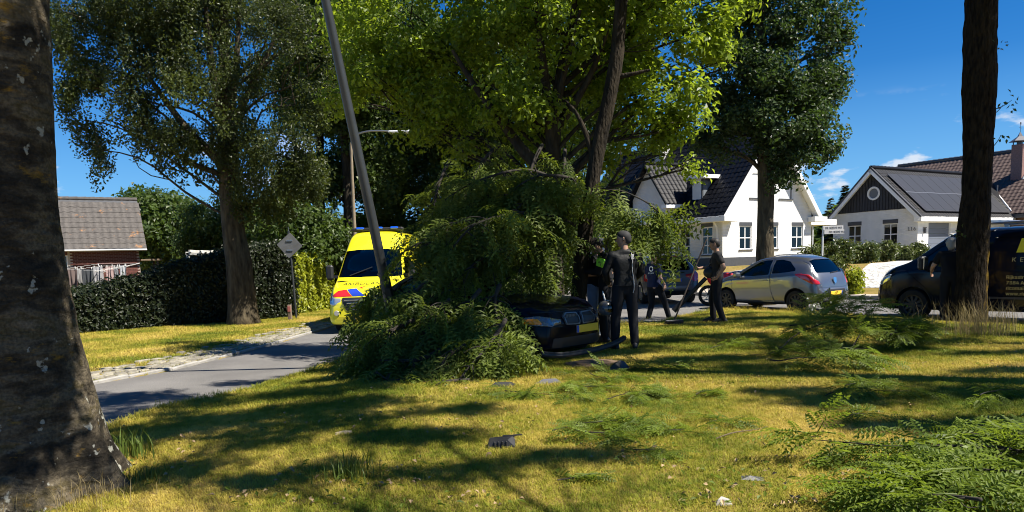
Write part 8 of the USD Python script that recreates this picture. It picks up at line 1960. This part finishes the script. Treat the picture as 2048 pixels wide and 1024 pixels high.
for name, lab, u, v, n, h, sp, w, m, sd in [
    ('dry_grass_tuft', 'tall dry grass tuft around the foot of the roadside trunk', 1958, 668, 420, 0.55, 0.33, 0.006, straw, 1), ('weed_clump', 'dark green weed clump on the lawn left of centre', 700, 955, 130, 0.16, 0.09, 0.008, green_bl, 2),
    ('weed_clump', 'spiky dark weed clump right of the huge beech trunk', 262, 915, 60, 0.26, 0.10, 0.014, green_bl, 3), ('dry_grass_tuft', 'dry grass and dead stalks at the foot of the huge beech trunk', 130, 1010, 170, 0.20, 0.22, 0.004, straw, 4),
    ('weed_clump', 'bright green weed clump beside the foot of the huge beech trunk', 290, 960, 110, 0.10, 0.07, 0.007, green_bl, 5), ('dry_grass_tuft', 'dry grass tuft at the foot of the drooping beech', 470, 640, 160, 0.5, 0.25, 0.012, straw, 6)]:
    p = G(u, v)
    t = thing(name, lab, 'grass tuft', p)
    part(t, 'blades', tuft(n, h, sp, w, 300 + sd), m, kind='stuff')

# litter: torn leaflets, dry leaves and chips on the lawn, too many and too small to name
r_ = np.random.default_rng(330)
ux, vx = r_.uniform(230, 2040, 1500), 690 + 330 * r_.random(1500) ** 0.8
keepl = meshkit.noise(np.stack([ux / 160, vx / 60, ux * 0], -1), 9) > 0.42
pts = np.array([G(u, v) for u, v in zip(ux[keepl], vx[keepl])])
pts[:, 2] += r_.uniform(0.015, 0.045, len(pts))
kk = r_.random(len(pts))
for nm, lab, m_, sel, ln, wd in [('leaf_litter', 'small torn green leaves strewn over the lawn', lf_fern, kk < 0.6, 0.055, 0.024), ('dry_leaf_litter', 'small pale dry leaves and chips strewn over the lawn', pm('dry_leaf', (0.30, 0.21, 0.11), 0.8, var=0.4, scale=4, wpos=True), kk >= 0.6, 0.040, 0.026)]:
    n_ = int(sel.sum())
    solo(nm, leaf_quads(pts[sel], np.c_[r_.normal(size=(n_, 2)) * 0.5, np.ones(n_)], r_.random(n_) * 6.28, ln * r_.uniform(0.6, 1.3, n_), wd), m_, lab, 'leaf litter', kind='stuff')
# ================================================================ GRASS
usdkit.material(stage, '/World/Looks/grass_blades', {
    'g': ('geometry', {}), 'n1': ('noise_texture', {'scale': 0.55, 'detail': 4.0, 'roughness': 0.6}), 'n2': ('noise_texture', {'scale': 9.0, 'detail': 5.0, 'roughness': 0.7}),
    'a': ('math', {'math_type': 'multiply_add', 'value2': 0.65}), 'b': ('math', {'math_type': 'multiply', 'value2': 0.4}), 'c': ('math', {'math_type': 'multiply_add', 'value2': 0.22}), 'c2': ('math', {'math_type': 'subtract', 'value2': 0.11}),
    'r': ('rgb_ramp', {'ramp': [(0.30, (0.11, 0.165, 0.012)), (0.40, (0.28, 0.28, 0.026)), (0.50, (0.54, 0.43, 0.085)), (0.64, (0.66, 0.52, 0.19))]}),
    'p': ('principled_bsdf', {'roughness': 0.6, 'specular_ior_level': 0.25}), 't': ('translucent_bsdf', {}), 'm': ('mix_closure', {'fac': 0.3})},
    [('g.position', 'n1.vector'), ('g.position', 'n2.vector'), ('n1.fac', 'a.value1'), ('n2.fac', 'b.value1'), ('b.value', 'a.value3'), ('g.random_per_island', 'c.value1'), ('a.value', 'c.value3'), ('c.value', 'c2.value1'), ('c2.value', 'r.fac'),
     ('r.color', 'p.base_color'), ('r.color', 't.color'), ('p.BSDF', 'm.closure1'), ('t.BSDF', 'm.closure2')], surface='m.closure')
GB = '/World/Looks/grass_blades'
def patch(n, half, h, w, seed):
    r = np.random.default_rng(seed)
    b = np.c_[r.uniform(-half, half, (n, 2)), np.full(n, -0.008)]
    a = r.random(n) * 6.28; d = np.c_[np.cos(a), np.sin(a), np.zeros(n)]; s = np.c_[-np.sin(a), np.cos(a), np.zeros(n)]
    hh = (h * r.uniform(0.45, 1.25, n))[:, None]; ln = (r.random(n) ** 0.7 * 1.1)[:, None]
    m = b + d * hh * ln * 0.35 + np.c_[np.zeros((n, 2)), hh * 0.55]
    tp = b + d * hh * ln + np.c_[np.zeros((n, 2)), hh * (1 - 0.4 * ln)]
    V = np.stack([b - s * w / 2, b + s * w / 2, m + s * w * 0.35, m - s * w * 0.35, tp], 1).reshape(-1, 3)
    k = np.arange(n)[:, None] * 5
    return trimesh.Trimesh(V, np.concatenate([k + [[0, 1, 2]], k + [[0, 2, 3]], k + [[3, 2, 4]]]), process=False)
r_ = np.random.default_rng(400)
def lay(name, label, poly_test, x0, x1, y0, y1, step, protos, scale=1.0, keep=1.0):
    xs, ys = np.meshgrid(np.arange(x0, x1, step), np.arange(y0, y1, step))
    x, y = xs.ravel() + r_.uniform(-0.5, 0.5, xs.size) * step, ys.ravel() + r_.uniform(-0.5, 0.5, xs.size) * step
    k = poly_test(x, y) & (r_.random(len(x)) < keep)
    x, y = x[k], y[k]
    z = Tl(x, y)
    tilt = np.stack([-(Tl(x + 0.1, y) - z) / 0.1, -(Tl(x, y + 0.1) - z) / 0.1, np.ones_like(x)], 1)
    scatter('/World', name, protos, np.c_[x, y, z], quat_frame(tilt, r_.random(len(x)) * 6.28), scale * r_.uniform(0.8, 1.25, len(x)), r_.integers(0, len(protos), len(x)), kind='stuff', label=label, cat='grass')
off_road = lambda x, y, m=0.05: ~inside(road_poly.buffer(m), x, y) & ~inside(strip_poly, x, y) & ~inside(walk_poly, x, y) & ~inside(drive_poly, x, y)
frame = lambda x, y: np.abs(x) < 0.74 * y + 0.6
lay('lawn_grass', 'short sunburnt grass of the near lawn', lambda x, y: off_road(x, y, 0.02) & frame(x, y), -4.2, 6.5, 3.7, 7.6, 0.085, [(patch(110, 0.09, 0.040, 0.0032, s), GB) for s in (1, 2, 3)])
lay('lawn_grass', 'short grass of the middle lawn around the crashed car', lambda x, y: off_road(x, y, 0.02) & frame(x, y), -4.5, 9.5, 7.6, 12.5, 0.13, [(patch(110, 0.13, 0.048, 0.0045, s), GB) for s in (4, 5, 6)])
lay('lawn_grass', 'grass of the far lawn towards the street', lambda x, y: off_road(x, y, 0.0) & frame(x, y) & (x > -3.2), -3.2, 15.0, 12.5, 21.0, 0.19, [(patch(100, 0.19, 0.06, 0.007, s), GB) for s in (7, 8)])
lay('verge_grass', 'sunlit verge grass between the setts and the dark hedge', lambda x, y: off_road(x, y) & frame(x, y) & (x < -4.5), -17, -4.5, 8.5, 30.0, 0.24, [(patch(100, 0.23, 0.06, 0.008, s), GB) for s in (9, 10)])
# grass in the joints of the setts and along the lane edge
sx = strip_poly.bounds
lay('joint_grass', 'grass growing in the joints of the setts beside the lane', lambda x, y: inside(strip_poly.buffer(0.1), x, y) & frame(x, y) & ~inside(road_poly, x, y) & (meshkit.noise(np.stack([x * 1.2, y * 1.2, x * 0], -1), 3) > 0.38), sx[0] - 0.3, sx[2] + 0.3, sx[1], sx[3] + 0.5, 0.16, [(patch(26, 0.08, 0.045, 0.006, s), GB) for s in (11, 12)])
lay('edge_grass', 'ragged longer grass along the lane edge of the lawn', lambda x, y: inside(lawn_poly, x, y) & frame(x, y) & (np.abs(sdist(road_poly, x, y)) < 0.09), -5, 12, 5, 21, 0.06, [(patch(26, 0.05, 0.085, 0.005, s), GB) for s in (13, 14)])
